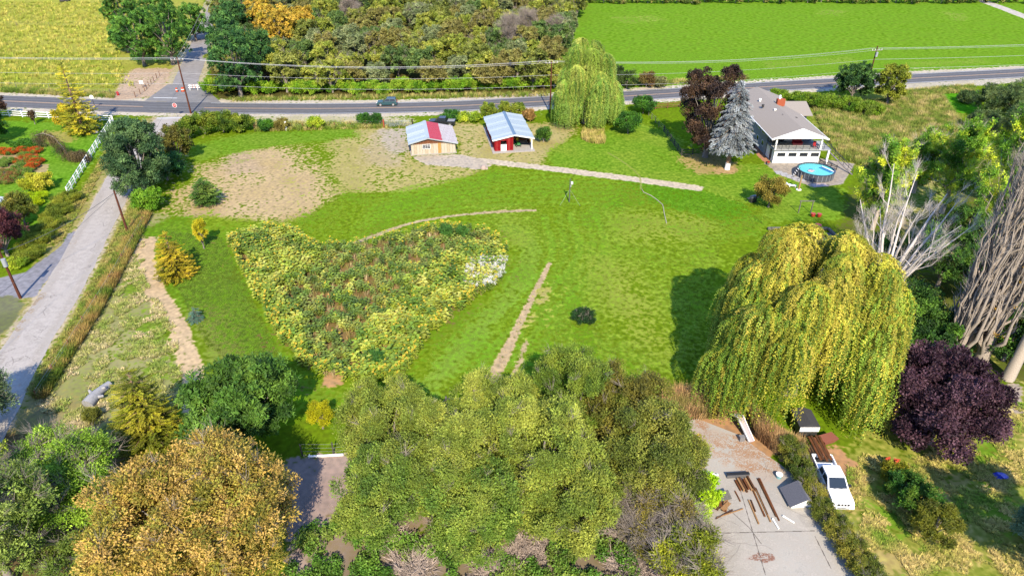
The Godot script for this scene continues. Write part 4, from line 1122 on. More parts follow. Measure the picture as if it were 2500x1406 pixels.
	# bottom edge, left to right
	broadleaf("maple_tree", "large golden-orange autumn tree at the bottom edge", "tree", "", Vector3(-22.55, 0, -31.99), 11.4, 14.2, [Color(0.17, 0.165, 0.022), Color(0.322, 0.235, 0.036), Color(0.494, 0.313, 0.088), Color(0.364, 0.286, 0.045), Color(0.216, 0.209, 0.026)], {"n": 6200, "cb": 0.08, "lobes": 20, "size": 0.95, "bare": 120, "shape": "fine"})
	conifer("cedar", "broad olive-gold cedar between the gold tree and the log", "cedar", Vector3(-32.5, 0, -45.11), 9.72, 6.8, [Color(0.066, 0.088, 0.004), Color(0.156, 0.167, 0.008), Color(0.301, 0.264, 0.016)], {"cb": 0.0, "power": 0.65, "droop": 0.0, "arms": 6.5, "per_metre": 2.8, "size": 0.85, "shape": "cedar"})
	broadleaf("walnut_tree", "glossy deep green tree behind the golden tree", "tree", "", Vector3(-24.26, 0, -45.99), 9.28, 9.8, [Color(0.028, 0.073, 0.01), Color(0.063, 0.141, 0.016), Color(0.131, 0.235, 0.032)], {"n": 1900, "cb": 0.12, "shape": "big", "lobes": 13, "size": 1.0})
	broadleaf("elm_tree", "light green twiggy tree beside the golden tree", "tree", "", Vector3(-36.6, 0, -37.74), 7.6, 10.0, [Color(0.084, 0.167, 0.016), Color(0.2, 0.338, 0.023), Color(0.338, 0.473, 0.057)], {"n": 2600, "cb": 0.12, "lobes": 14, "size": 0.9, "bare": 260, "shape": "fine"})
	broadleaf("olive_tree", "grey-green tree crown cut by the frame near the lane", "tree", "", Vector3(-49.56, 0, -47.49), 7.34, 6.6, [Color(0.084, 0.131, 0.057), Color(0.179, 0.253, 0.112), Color(0.294, 0.368, 0.194)], {"n": 1100, "cb": 0.1, "shape": "fine", "bare": 40})
	broadleaf("elm_tree", "dull green twiggy tree in the bottom left corner", "tree", "", Vector3(-37.63, 0, -31.88), 11.41, 10.0, [Color(0.084, 0.131, 0.023), Color(0.179, 0.253, 0.042), Color(0.294, 0.368, 0.084)], {"n": 1700, "cb": 0.2, "lobes": 12, "size": 0.9, "bare": 240, "shape": "fine"})
	broadleaf("elm_tree", "yellow-green tree at the edge behind the twiggy one", "tree", "", Vector3(-45.53, 0, -40.1), 8.91, 7.0, limey, {"n": 900, "cb": 0.1, "shape": "fine"})
	broadleaf("shrub", "sparse green shrub on the brown ground at the bottom edge", "bush", "", Vector3(-33, 0, -31.88), 4.51, 4.6, [Color(0.066, 0.117, 0.016), Color(0.167, 0.229, 0.034)], {"n": 420, "cb": 0.0, "shape": "fine", "bare": 30, "size": 0.8})
	k = 0
	var lightolive := [Color(0.124, 0.176, 0.022), Color(0.209, 0.26, 0.033), Color(0.33, 0.355, 0.054)]
	var midolive := [Color(0.106, 0.156, 0.02), Color(0.182, 0.229, 0.031), Color(0.294, 0.317, 0.049)]
	var th := [["olive tree at the left end of the thicket", Vector3(-10.75, 0, -43.61), 9.07, 8.6, midolive, 1500], ["lime-tinged tree in the thicket beside the worn path", Vector3(-1.3, 0, -44.1), 9.53, 8.2, lightolive, 1400], ["dark green dome of a tree at the top of the thicket", Vector3(5.52, 0, -46.15), 11.35, 8.4, [Color(0.054, 0.104, 0.012), Color(0.108, 0.173, 0.017), Color(0.197, 0.249, 0.03)], 1500],
		["rusty olive tree right of the dark green dome", Vector3(9.79, 0, -43.86), 10.17, 8.8, [Color(0.092, 0.092, 0.015), Color(0.176, 0.156, 0.023), Color(0.141, 0.194, 0.025)], 1500], ["broad olive tree in the middle of the thicket", Vector3(-5.69, 0, -39.01), 10.13, 9.6, midolive, 1700], ["tall lime-olive tree in the heart of the thicket", Vector3(2.39, 0, -38.37), 11.33, 10.2, lightolive, 1900],
		["dark olive tree on the slab side of the thicket", Vector3(11, 0, -38.8), 10.53, 9.0, [Color(0.077, 0.106, 0.017), Color(0.141, 0.17, 0.023), Color(0.249, 0.249, 0.041)], 1600], ["green bush at the thicket's lower left corner", Vector3(-10, 0, -36.32), 8.33, 7.8, [Color(0.077, 0.141, 0.018), Color(0.141, 0.216, 0.028), Color(0.242, 0.29, 0.043)], 1300], ["green bush at the front of the thicket above the brush piles", Vector3(-2.59, 0, -34.96), 8.49, 8.6, [Color(0.077, 0.141, 0.018), Color(0.141, 0.222, 0.028), Color(0.249, 0.298, 0.043)], 1400],
		["olive bush in front of the thicket's heart", Vector3(4.39, 0, -35.15), 8.92, 8.0, midolive, 1300]]
	for q in th:
		broadleaf("thicket_tree", q[0], "tree", "thicket behind the slab", q[1], q[2], q[3], q[4], {"n": int(q[5] * 1.9), "cb": 0.0, "lobes": 14, "size": 0.8, "bare": 30, "shape": "fine"})
	broadleaf("scrub", "brown twiggy scrub beside the concrete slab", "bush", "", Vector3(11.56, 0, -34.4), 5.89, 5.6, [Color(0.117, 0.117, 0.016), Color(0.229, 0.197, 0.024), Color(0.167, 0.131, 0.046)], {"n": 900, "cb": 0.0, "bare": 240, "shape": "fine"})
	broadleaf("scrub", "olive scrub along the slab at the bottom edge", "bush", "", Vector3(12.75, 0, -31.2), 6.49, 5.0, olive, {"n": 800, "cb": 0.0, "bare": 160, "shape": "fine"})
	broadleaf("scrub", "grey leafless scrub in the gap of the thicket", "bush", "", Vector3(10.05, 0, -34.96), 4.77, 5.0, [Color(0.167, 0.141, 0.077), Color(0.229, 0.197, 0.096)], {"n": 120, "cb": 0.0, "bare": 420, "shape": "fine"})
	broadleaf("young_tree", "vivid lime green bush beside the lumber pile", "bush", "", Vector3(14.91, 0, -37.87), 4.92, 4.0, [Color(0.197, 0.386, 0.003), Color(0.301, 0.483, 0.005), Color(0.386, 0.537, 0.024)], {"n": 700, "cb": 0.0, "size": 0.6})
	broadleaf("shrub", "yellow and orange shrub between thicket and slab", "bush", "", Vector3(14.38, 0, -41.93), 5.38, 4.4, [Color(0.386, 0.264, 0.005), Color(0.301, 0.229, 0.016), Color(0.197, 0.197, 0.016)], {"n": 620, "cb": 0.0, "size": 0.7})
	# right side
	broadleaf("plum_tree", "big dark purple plum tree right of the huge willow", "tree", "", Vector3(38.85, 0, -46.41), 10.22, 9.6, [Color(0.022, 0.01, 0.016), Color(0.051, 0.022, 0.034), Color(0.117, 0.06, 0.08)], {"n": 2900, "cb": -0.1, "lobes": 14, "size": 0.9, "shape": "round"})
	dead_tree("leafless silvery dead poplar with spreading limbs", Vector3(41.72, 0, -65.73), 19.08)
	var py := [Color(0.433, 0.264, 0.016), Color(0.593, 0.342, 0.024)]
	poplar("bare_poplar", "tall mostly bare columnar poplar behind the purple plum", Vector3(47.98, 0, -58.75), 27.0, 3.2, 210, py, {"leaves": 0, "bare": 2, "stout": 1.6, "trunk": 0.6, "start": 0.02, "size": 0.6, "upright": 3.0, "spring": 0.9, "bark": "brown_poplar_bark", "lo": Color(0.13, 0.105, 0.085), "hi": Color(0.36, 0.31, 0.26), "taper": 0.6})
	poplar("bare_poplar", "second bare columnar poplar, closer to the frame edge", Vector3(50.5, 0, -58.18), 27.0, 3.2, 210, py, {"leaves": 1, "bare": 2, "stout": 1.6, "trunk": 0.55, "start": 0.02, "size": 0.6, "upright": 3.0, "spring": 0.9, "bark": "brown_poplar_bark", "lo": Color(0.13, 0.105, 0.085), "hi": Color(0.36, 0.31, 0.26), "taper": 0.6})
	poplar("bare_poplar", "pale poplar trunk at the right edge below the bare pair", Vector3(52.02, 0, -55.63), 24.0, 3.0, 50, py, {"leaves": 2, "bare": 4, "trunk": 0.5, "start": 0.3})
	var pop := [Color(0.051, 0.154, 0.013), Color(0.2, 0.373, 0.027), Color(0.599, 0.635, 0.041)]
	k = 0
	for q in [[Vector3(53.12, 0, -89.9), 13.08, 7.0], [Vector3(66.33, 0, -95.43), 14.24, 8.0], [Vector3(66.33, 0, -83.65), 20.13, 9.0], [Vector3(77.7, 0, -95.43), 17.19, 9.0], [Vector3(65.74, 0, -103.11), 9.72, 6.0]]:
		poplar("poplar", ["leafy poplar hiding the right end of the pool", "leafy poplar in the meadow above the dead poplar", "tall leafy poplar with yellow leaves by the frame edge", "leafy poplar at the right edge above the bare ones", "small leafy poplar at the meadow's lower edge"][k], q[0], q[1], q[2], 60, pop, {"leaves": 24, "trunk": 0.3, "size": 1.0, "start": 0.1, "bare": 1})
		k += 1
	k = 0
	for q in [[Vector3(44.09, 0, -62.49), 7.63, 8.0], [Vector3(47.52, 0, -73.91), 8.18, 7.0], [Vector3(54.31, 0, -73.91), 8.18, 9.0], [Vector3(57.76, 0, -68.3), 6.82, 8.0], [Vector3(44.23, 0, -57.34), 5.36, 6.0], [Vector3(53.41, 0, -58.75), 6.44, 7.0], [Vector3(61.67, 0, -82.48), 7.44, 7.0], [Vector3(65.28, 0, -73.91), 8.18, 8.0], [Vector3(39.25, 0, -56.99), 5.6, 6.0]]:
		broadleaf("understorey_bush", ["dark bush under the dead poplar's low limb", "dark bush behind the dead poplar", "dense bush right of the dead poplar", "bush behind the bare columnar poplars", "bush between the huge willow and the purple plum", "bush at the pale trunk by the frame edge", "bush below the leafy poplars", "bush at the right edge among poplars", "bush at the huge willow's far side"][k], "bush", "shaded bushes under the poplars", q[0], q[1], q[2], [Color(0.019, 0.056, 0.01), Color(0.046, 0.117, 0.014), Color(0.117, 0.229, 0.022)], {"n": 620, "cb": 0.0, "lobes": 9})
		k += 1
	broadleaf("roadside_tree", "dark green tree in front of the right power pole", "tree", "", Vector3(76.95, 0, -153.94), 8.45, 9.6, [Color(0.016, 0.051, 0.012), Color(0.041, 0.104, 0.019), Color(0.088, 0.179, 0.028)], {"n": 1000, "cb": 0.04, "lobes": 11, "shape": "far", "size": 0.8})
	broadleaf("roadside_tree", "slender yellow-green tree right of the right power pole", "tree", "", Vector3(83.18, 0, -149.96), 9.76, 6.4, [Color(0.088, 0.131, 0.01), Color(0.197, 0.229, 0.016), Color(0.301, 0.326, 0.034)], {"n": 800, "cb": 0.02, "lobes": 12, "shape": "far", "size": 0.75})
	k = 0
	for q in [[Vector3(64.96, 0, -152.39), 2.03, 5.0], [Vector3(68.63, 0, -148.77), 2.72, 7.0], [Vector3(72.84, 0, -145.86), 2.86, 7.0], [Vector3(76.28, 0, -143.6), 2.65, 6.0], [Vector3(60.93, 0, -155.52), 1.69, 5.0]]:
		broadleaf("bramble", ["bramble bush just right of the brick chimney", "bramble bush above the wing of the house", "bramble bush below the dark roadside tree", "bramble bush below the slender roadside tree", "bramble bush behind the house roof by the road"][k], "bush", "", q[0], q[1], q[2], [Color(0.066, 0.151, 0.005), Color(0.167, 0.264, 0.013), Color(0.141, 0.197, 0.024)], {"n": 420, "cb": 0.0})
		k += 1
	k = 0
	for q in [[Vector3(101.76, 0, -142.22), 6.91, 9.0], [Vector3(104.47, 0, -138.21), 8.83, 10.0], [Vector3(97.05, 0, -123.87), 8.61, 10.0], [Vector3(94.71, 0, -133.14), 4.18, 6.0], [Vector3(102.28, 0, -152.39), 2.3, 4.0]]:
		broadleaf("sumac", ["grey-green shrub tree at the meadow edge near the road", "large grey-green shrub tree at the frame edge by the road", "grey-green shrub tree at the frame edge above the poplars", "low grey-green shrub before the larger ones", "small green shrub at the road verge on the right"][k], "bush", "", q[0], q[1], q[2], [Color(0.046, 0.088, 0.024), Color(0.104, 0.156, 0.046), Color(0.167, 0.216, 0.066)], {"n": 700, "cb": 0.0, "lobes": 12})
		k += 1
	k = 0
	for q in [[Vector3(33.15, 0, -41.46), 2.11, 2.6], [Vector3(33.02, 0, -39.58), 2.83, 3.2], [Vector3(33.11, 0, -37.54), 3.66, 3.8], [Vector3(33.29, 0, -35.54), 3.86, 3.6]]:
		broadleaf("berry_bush", ["yellow-tipped bush at the upper end of the lawn row", "dark green bush second in the lawn row", "dense green bush third in the lawn row", "olive bush at the lower end of the lawn row"][k], "bush", "bush row on the right lawn", q[0], q[1], q[2], [[Color(0.117, 0.167, 0.01), Color(0.342, 0.264, 0.016)], [Color(0.016, 0.06, 0.01), Color(0.034, 0.117, 0.012), Color(0.096, 0.167, 0.016)], [Color(0.016, 0.06, 0.01), Color(0.046, 0.141, 0.012), Color(0.141, 0.197, 0.016)], [Color(0.077, 0.096, 0.01), Color(0.197, 0.197, 0.016)]][k], {"n": 480, "cb": 0.0, "size": 0.6})
		k += 1
	broadleaf("silver_shrub", "silvery shrub cut by the lower right frame edge", "bush", "", Vector3(41.16, 0, -34.96), 3.6, 4.0, [Color(0.046, 0.096, 0.046), Color(0.117, 0.197, 0.104), Color(0.229, 0.301, 0.197)], {"n": 420, "cb": 0.0, "size": 0.7, "shape": "fine"})
	broadleaf("shade_tree", "round tree beyond the lower right frame edge", "tree", "", Vector3(42.0, 0, -30.0), 11.0, 9.0, green, {"n": 1300, "cb": 0.1, "size": 1.1})
	# vine-grown fence beside the slab
	k = 0
	for q in [[Vector3(25.2, 0, -44.1), 2.2, 2.4], [Vector3(25.25, 0, -42.17), 2.0, 2.2], [Vector3(25.51, 0, -39.75), 1.6, 2.0], [Vector3(25.66, 0, -37.62), 1.5, 2.0], [Vector3(26.03, 0, -35.69), 1.8, 2.4], [Vector3(26.28, 0, -33.8), 1.9, 2.5], [Vector3(26.49, 0, -31.95), 2.0, 2.6]]:
		broadleaf("vine_hedge", ["vine hedge length under the willow beside the bicycles", "vine hedge length left of the truck's load", "vine hedge length left of the white pickup's cab", "vine hedge length left of the white pickup's bonnet", "vine hedge length just below the white pickup", "vine hedge length second from the bottom edge", "vine hedge length at the bottom edge"][k], "hedge", "vine hedge between slab and lawn", q[0], q[1], q[2], [Color(0.06, 0.096, 0.013), Color(0.141, 0.167, 0.02), Color(0.286, 0.249, 0.034)], {"n": 460, "cb": 0.0, "size": 0.5, "shape": "fine", "d": 3.4, "bare": 14})
		k += 1

func ordinal(n: int) -> String:
	return "%d%s" % [n, "th" if n % 100 in [11, 12, 13] else ["th", "st", "nd", "rd", "th", "th", "th", "th", "th", "th"][n % 10]]

func weeping_shrubs() -> void:
	var pal := [Color(0.046, 0.034, 0.019), Color(0.088, 0.066, 0.03), Color(0.151, 0.112, 0.046)]
	var specs := [["weeping dark brown shrub arching like a swan's neck", Vector3(-80.33, 0, -117.18), [Vector3(0, 1.2, 0), Vector3(-0.5, 2.8, 0), Vector3(-1.5, 4.4, -0.2), Vector3(-3.2, 5.0, -0.4), Vector3(-4.8, 4.6, -0.4)], 1.5], ["low round weeping dark brown shrub beside the white lane fence", Vector3(-78.33, 0, -116.79), [Vector3(0, 1.2, 0), Vector3(0.8, 1.7, 0), Vector3(1.6, 1.2, 0.2), Vector3(-0.8, 1.5, 0.2)], 1.3]]
	for s in specs:
		var t := thing("weeping_shrub", s[0], "bush", s[1], 0.0, "weeping dark shrubs")
		var pts: Array = [Vector3(0, -0.1, 0)] + s[2]
		var rad := []
		for i in pts.size():
			rad.append(0.16 * (1.0 - 0.7 * i / pts.size()))
		tubep(t, "trunk", bark("grey_bark", Color(0.10, 0.085, 0.07), Color(0.24, 0.21, 0.18)), pts, rad, 6)
		var where := []
		var tints := []
		for i in 420:
			var a: Vector3 = s[2][rng.randi() % s[2].size()]
			var b: Vector3 = s[2][rng.randi() % s[2].size()]
			var p: Vector3 = a.lerp(b, rf(0, 0.35)) + rdir() * s[3] * rf(0.4, 0.8) * Vector3(0.8, 0.6, 0.8)
			var out := Vector3(rf(-1, 1), 0, rf(-1, 1)).normalized()
			var drop := minf(maxf(p.y - 0.2, 0.4), rf(0.8, 1.9))
			where.append(Transform3D(Basis(out * 1.3, Vector3.UP * drop, Vector3(-out.z, 0, out.x) * 1.3), p))
			tints.append(leaf_tint(pal, p, 7.0))
		scatter(t, "crown", "withe", leafy("willow_leaves", 0.5, 0.55), where, tints)

func woodland() -> void:
	# trees one by one from the byway to the hayfield, seen across the road
	var kinds := [["olive green broad tree in the wood", [Color(0.096, 0.122, 0.02), Color(0.173, 0.203, 0.034), Color(0.286, 0.294, 0.06)]], ["bright yellow-green tree in the wood", [Color(0.131, 0.179, 0.017), Color(0.229, 0.264, 0.032), Color(0.342, 0.342, 0.054)]], ["grey-green tree in the wood", [Color(0.104, 0.136, 0.054), Color(0.173, 0.209, 0.08), Color(0.256, 0.278, 0.126)]], ["brown-tinged turning tree in the wood", [Color(0.136, 0.131, 0.034), Color(0.216, 0.191, 0.051), Color(0.235, 0.235, 0.051)]], ["deep green tree in the wood", [Color(0.046, 0.092, 0.022), Color(0.092, 0.156, 0.034), Color(0.167, 0.235, 0.054)]]]
	var placed := []
	var k := 0
	var seeds := RandomNumberGenerator.new()
	seeds.seed = 77
	for i in 1500:
		rng.seed = seeds.randi()
		var d := rf(160.0, 292.0)
		var z := d * 0.848 + 24.4
		var lo := (545.0 - 1250.0) / 1667.0 * z - (d - 160.0) * 0.02
		var hi := (1352.0 - 1250.0) / 1667.0 * z + (d - 160.0) * 0.09
		var p := Vector3(rf(lo, hi), 0, -d)
		var gap := 5.2 + (d - 160.0) * 0.014
		var clear := true
		for q in placed:
			if q.distance_to(p) < gap:
				clear = false
				break
		if not clear:
			continue
		placed.append(p)
		var v := patch.get_noise_2d(p.x * 0.25, p.z * 0.25) + rf(-0.35, 0.35)
		var kind := clampi(int((v + 0.62) * 4.0), 0, 4)
		var h := rf(5.5, 9.5) + (d - 160.0) * 0.012
		var where := "near the road" if d < 185.0 else ("in its middle" if d < 230.0 else "far back")
		var nm: String = ["olive_tree", "ash_tree", "willow_scrub", "hawthorn_tree", "alder_tree"][kind]
		broadleaf(nm, kinds[kind][0] + " across the road, " + where, "tree", "%s of the wood, %s" % [nm.replace("_", " "), where], p, h, rf(6.0, 8.6), kinds[kind][1], {"n": 330 if d < 230.0 else 240, "shape": "far", "size": rf(0.95, 1.2), "cb": 0.05, "lobes": 8, "bare": 26 if rng.randf() < 0.25 else 0})
		k += 1
	# named individuals of the wood
	var deep := [Color(0.017, 0.065, 0.017), Color(0.045, 0.124, 0.027), Color(0.102, 0.219, 0.045)]
	var n := 0
	for q in [[Vector3(-97.68, 0, -185.08), 15.08, 11.5], [Vector3(-90.43, 0, -185.94), 17.27, 12.0], [Vector3(-95.46, 0, -214.32), 12.21, 9.0], [Vector3(-109.03, 0, -199.74), 9.66, 8.0], [Vector3(-108.19, 0, -219.99), 12.91, 13.0], [Vector3(-129.26, 0, -238.71), 10.71, 12.0]]:
		broadleaf("elm_tree", ["dense elm at the pasture corner left of the byway", "dense elm closest to the byway's left side", "elm farther up the byway on its left", "small elm at the pasture edge, leftmost of its clump", "tall elm at the back of the clump left of the byway", "elm rising behind the left clump at the top edge"][n], "tree", "elms left of the byway", q[0], q[1], q[2], [Color(0.023, 0.084, 0.012), Color(0.068, 0.173, 0.02), Color(0.149, 0.294, 0.034)], {"n": 950, "shape": "far", "size": 0.8, "cb": -0.14, "lobes": 14})
		n += 1
	n = 0
	for q in [[Vector3(-62.49, 0, -156.8), 17.31, 12.0], [Vector3(-74.31, 0, -182.95), 15.14, 10.0], [Vector3(-61.43, 0, -169.2), 13.4, 9.0], [Vector3(-83.47, 0, -214.32), 12.66, 11.0]]:
		broadleaf("elm_tree", ["big dark elm at the corner of road and byway", "dark elm behind the corner elm along the byway", "dark elm on the wood side of the corner elm", "dark elm at the top of the byway's right side"][n], "tree", "elms right of the byway", q[0], q[1], q[2], deep, {"n": 1100, "shape": "far", "size": 0.8, "cb": -0.14, "lobes": 14})
		n += 1
	n = 0
	for q in [[Vector3(-64.81, 0, -198.76), 13.52, 11.0], [Vector3(-77.19, 0, -219.99), 12.34, 10.0], [Vector3(-61.05, 0, -208.91), 11.32, 9.0]]:
		broadleaf("maple_tree", ["golden-brown maple standing out of the wood", "golden maple at the top edge behind the corner elm", "smaller golden maple right of the first one"][n], "tree", "golden maples of the wood", q[0], q[1], q[2], [Color(0.309, 0.229, 0.02), Color(0.526, 0.338, 0.045), Color(0.409, 0.338, 0.031)], {"n": 800, "shape": "far", "size": 0.85, "cb": 0.1, "lobes": 12})
		n += 1
	n = 0
	for q in [[Vector3(-0.57, 0, -194.01), 11.74, 6.0], [Vector3(4.23, 0, -208.91), 10.22, 6.0], [Vector3(11.83, 0, -203.72), 8.94, 5.0], [Vector3(-51.77, 0, -232.17), 9.88, 6.0]]:
		broadleaf("bare_tree", ["leafless grey tree in the wood, left of its bare neighbours", "leafless grey tree in the middle of the bare group", "leafless grey tree at the hayfield side of the wood", "leafless tree at the top edge of the wood"][n], "tree", "bare trees of the wood", q[0], q[1], q[2], [Color(0.197, 0.167, 0.117)], {"n": 30, "shape": "fine", "cb": 0.1, "bare": 420, "size": 1.3})
		n += 1
	n = 0
	for x in range(545, 1352, 34):
		var y := 246.0 - 14.0 * maxf(0.0, (x - 1000) / 340.0) - rf(0.0, 6.0) - 6.0
		broadleaf("verge_bush", "bright green verge bush below the wood, %s of the row from the byway" % ordinal(n + 1), "bush", "verge bushes along the far road edge", Vector3((x - 1250) / 1667.0 * 166.0, 0, -159.0 - rf(0, 3.0) - maxf(0.0, (x - 1000) / 340.0) * 4.5), rf(2.0, 3.6), rf(4.2, 5.6), [Color(0.073, 0.185, 0.006), Color(0.173, 0.326, 0.014), Color(0.282, 0.373, 0.029)], {"n": 260, "shape": "broad", "cb": 0.0, "size": 1.1})
		n += 1
	n = 0
	for q in [[Vector3(27.38, 0, -163.49), 4.23, 5.5], [Vector3(32.31, 0, -164.89), 3.49, 4.5], [Vector3(35.46, 0, -164.89), 2.34, 4.0], [Vector3(24.9, 0, -167.02), 4.49, 5.0]]:
		broadleaf("verge_bush", ["dark bush behind the far willow's right flank", "reddish bush across the road from the rail fence", "low pale bush across the road from the rail fence", "dark bush hidden partly by the far willow"][n], "bush", "", q[0], q[1], q[2], [[Color(0.034, 0.066, 0.013), Color(0.077, 0.117, 0.024)], [Color(0.117, 0.06, 0.024), Color(0.167, 0.141, 0.034)], [Color(0.141, 0.167, 0.06), Color(0.229, 0.229, 0.077)], [Color(0.024, 0.051, 0.013), Color(0.06, 0.096, 0.019)]][n], {"n": 240, "cb": 0.0})
		n += 1
	# hedgerow at the far end of the hayfield
	for i in 34:
		broadleaf("hedgerow_bush", "bush of the hedgerow closing the hayfield, %s from the wood" % ordinal(i + 1), "bush", "hedgerow beyond the hayfield", Vector3(24.0 + i * 5.6, 0, -278.0 - rf(0, 5.0)), rf(2.4, 4.6), rf(6.0, 8.0), [Color(0.06, 0.104, 0.019), Color(0.141, 0.185, 0.03), Color(0.301, 0.264, 0.077)], {"n": 120, "shape": "far", "cb": 0.0, "size": 1.1, "lobes": 5})
# ---------------------------------------------------------------- buildings
# ribbed metal sheets side by side, laid from o along `along`, sloping `down`
func sheets(parent: Node3D, called: String, o: Vector3, along: Vector3, down: Vector3, n: int, ms: Array) -> void:
	var up := down.cross(along).normalized()
	if up.y < 0.0:
		up = -up
	for i in n:
		var st := bag()
		var prof := []
		for r in 4:
			for q in [[0.0, 0.0], [0.11, 0.0], [0.15, 0.035], [0.21, 0.035]]:
				prof.append(Vector2((i + 0.01 + (r + q[0] / 0.25 * 0.98) / 4.0 * 0.98) / n, q[1]))
		prof.append(Vector2((i + 0.99) / n, 0.0))
		var lift := 0.004 * (i % 2) + 0.003 * rng.randf()
		var sag := rf(-0.02, 0.02)
		for k in prof.size() - 1:
			var a: Vector3 = o + along * prof[k].x + up * (prof[k].y + lift)
			var b: Vector3 = o + along * prof[k + 1].x + up * (prof[k + 1].y + lift)
			quad(st, a, b, b + down * (1.0 + sag), a + down * (1.0 + sag))
		put(st, called, ms[i % ms.size()], parent)

# upright boards on a line from a to b; tops is a list of (share along, height)
func boards(parent: Node3D, called: String, a: Vector3, b: Vector3, y0: float, tops: Array, n: int, ms: Array, thick := 0.03, gaps := []) -> void:
	var top := func(t: float) -> float:
		for i in tops.size() - 1:
			if t <= tops[i + 1].x:
				return lerpf(tops[i].y, tops[i + 1].y, (t - tops[i].x) / (tops[i + 1].x - tops[i].x))
		return tops[-1].y
	var d := (b - a).normalized()
	var out := Vector3(-d.z, 0, d.x) * thick * 0.5
	for i in n:
		var t0 := float(i) / n
		var t1 := (i + 0.955) / n
		var lo := y0
		for g in gaps:
			if t0 >= g.x - 0.001 and t1 <= g.y + 0.02:
				lo = g.z
		var st := bag()
		var p := []
		for s in [-1.0, 1.0]:
			var push: Vector3 = out * (s + rf(-0.12, 0.12))
			for q in [[t0, lo], [t1, lo], [t1, top.call(t1)], [t0, top.call(t0)]]:
				p.append(a.lerp(b, q[0]) + Vector3.UP * q[1] + push)
		quad(st, p[0], p[1], p[2], p[3])
		quad(st, p[7], p[6], p[5], p[4])
		for k in 4:
			quad(st, p[k], p[k + 4], p[(k + 1) % 4 + 4], p[(k + 1) % 4])
		put(st, called, ms[(i * 7 + i / 3) % ms.size()], parent)

func window(parent: Node3D, c: Vector3, w: float, h: float, nx: int, ny: int, b: Basis, frame: Material, glass: Material, proud := 0.04) -> void:
	var f := bag()
	var t := 0.06
	for s in [-1.0, 1.0]:
		box(f, c + b * Vector3(s * (w + t) / 2.0, 0, 0), Vector3(t, h + 2.0 * t, proud * 2.0), b)
		box(f, c + b * Vector3(0, s * (h + t) / 2.0, 0), Vector3(w, t, proud * 2.0), b)
	for i in range(1, nx):
		box(f, c + b * Vector3(w * (float(i) / nx - 0.5), 0, 0), Vector3(0.03, h, proud * 1.6), b)
	for i in range(1, ny):
		box(f, c + b * Vector3(0, h * (float(i) / ny - 0.5), 0), Vector3(w, 0.03, proud * 1.5), b)
	var fr := put(f, "window", frame, parent)
	for i in nx:
		for j in ny:
			boxp(fr, "pane", glass, c + b * Vector3(w * ((i + 0.5) / nx - 0.5), h * ((j + 0.5) / ny - 0.5), 0), Vector3(w / nx - 0.03, h / ny - 0.03, proud), b)

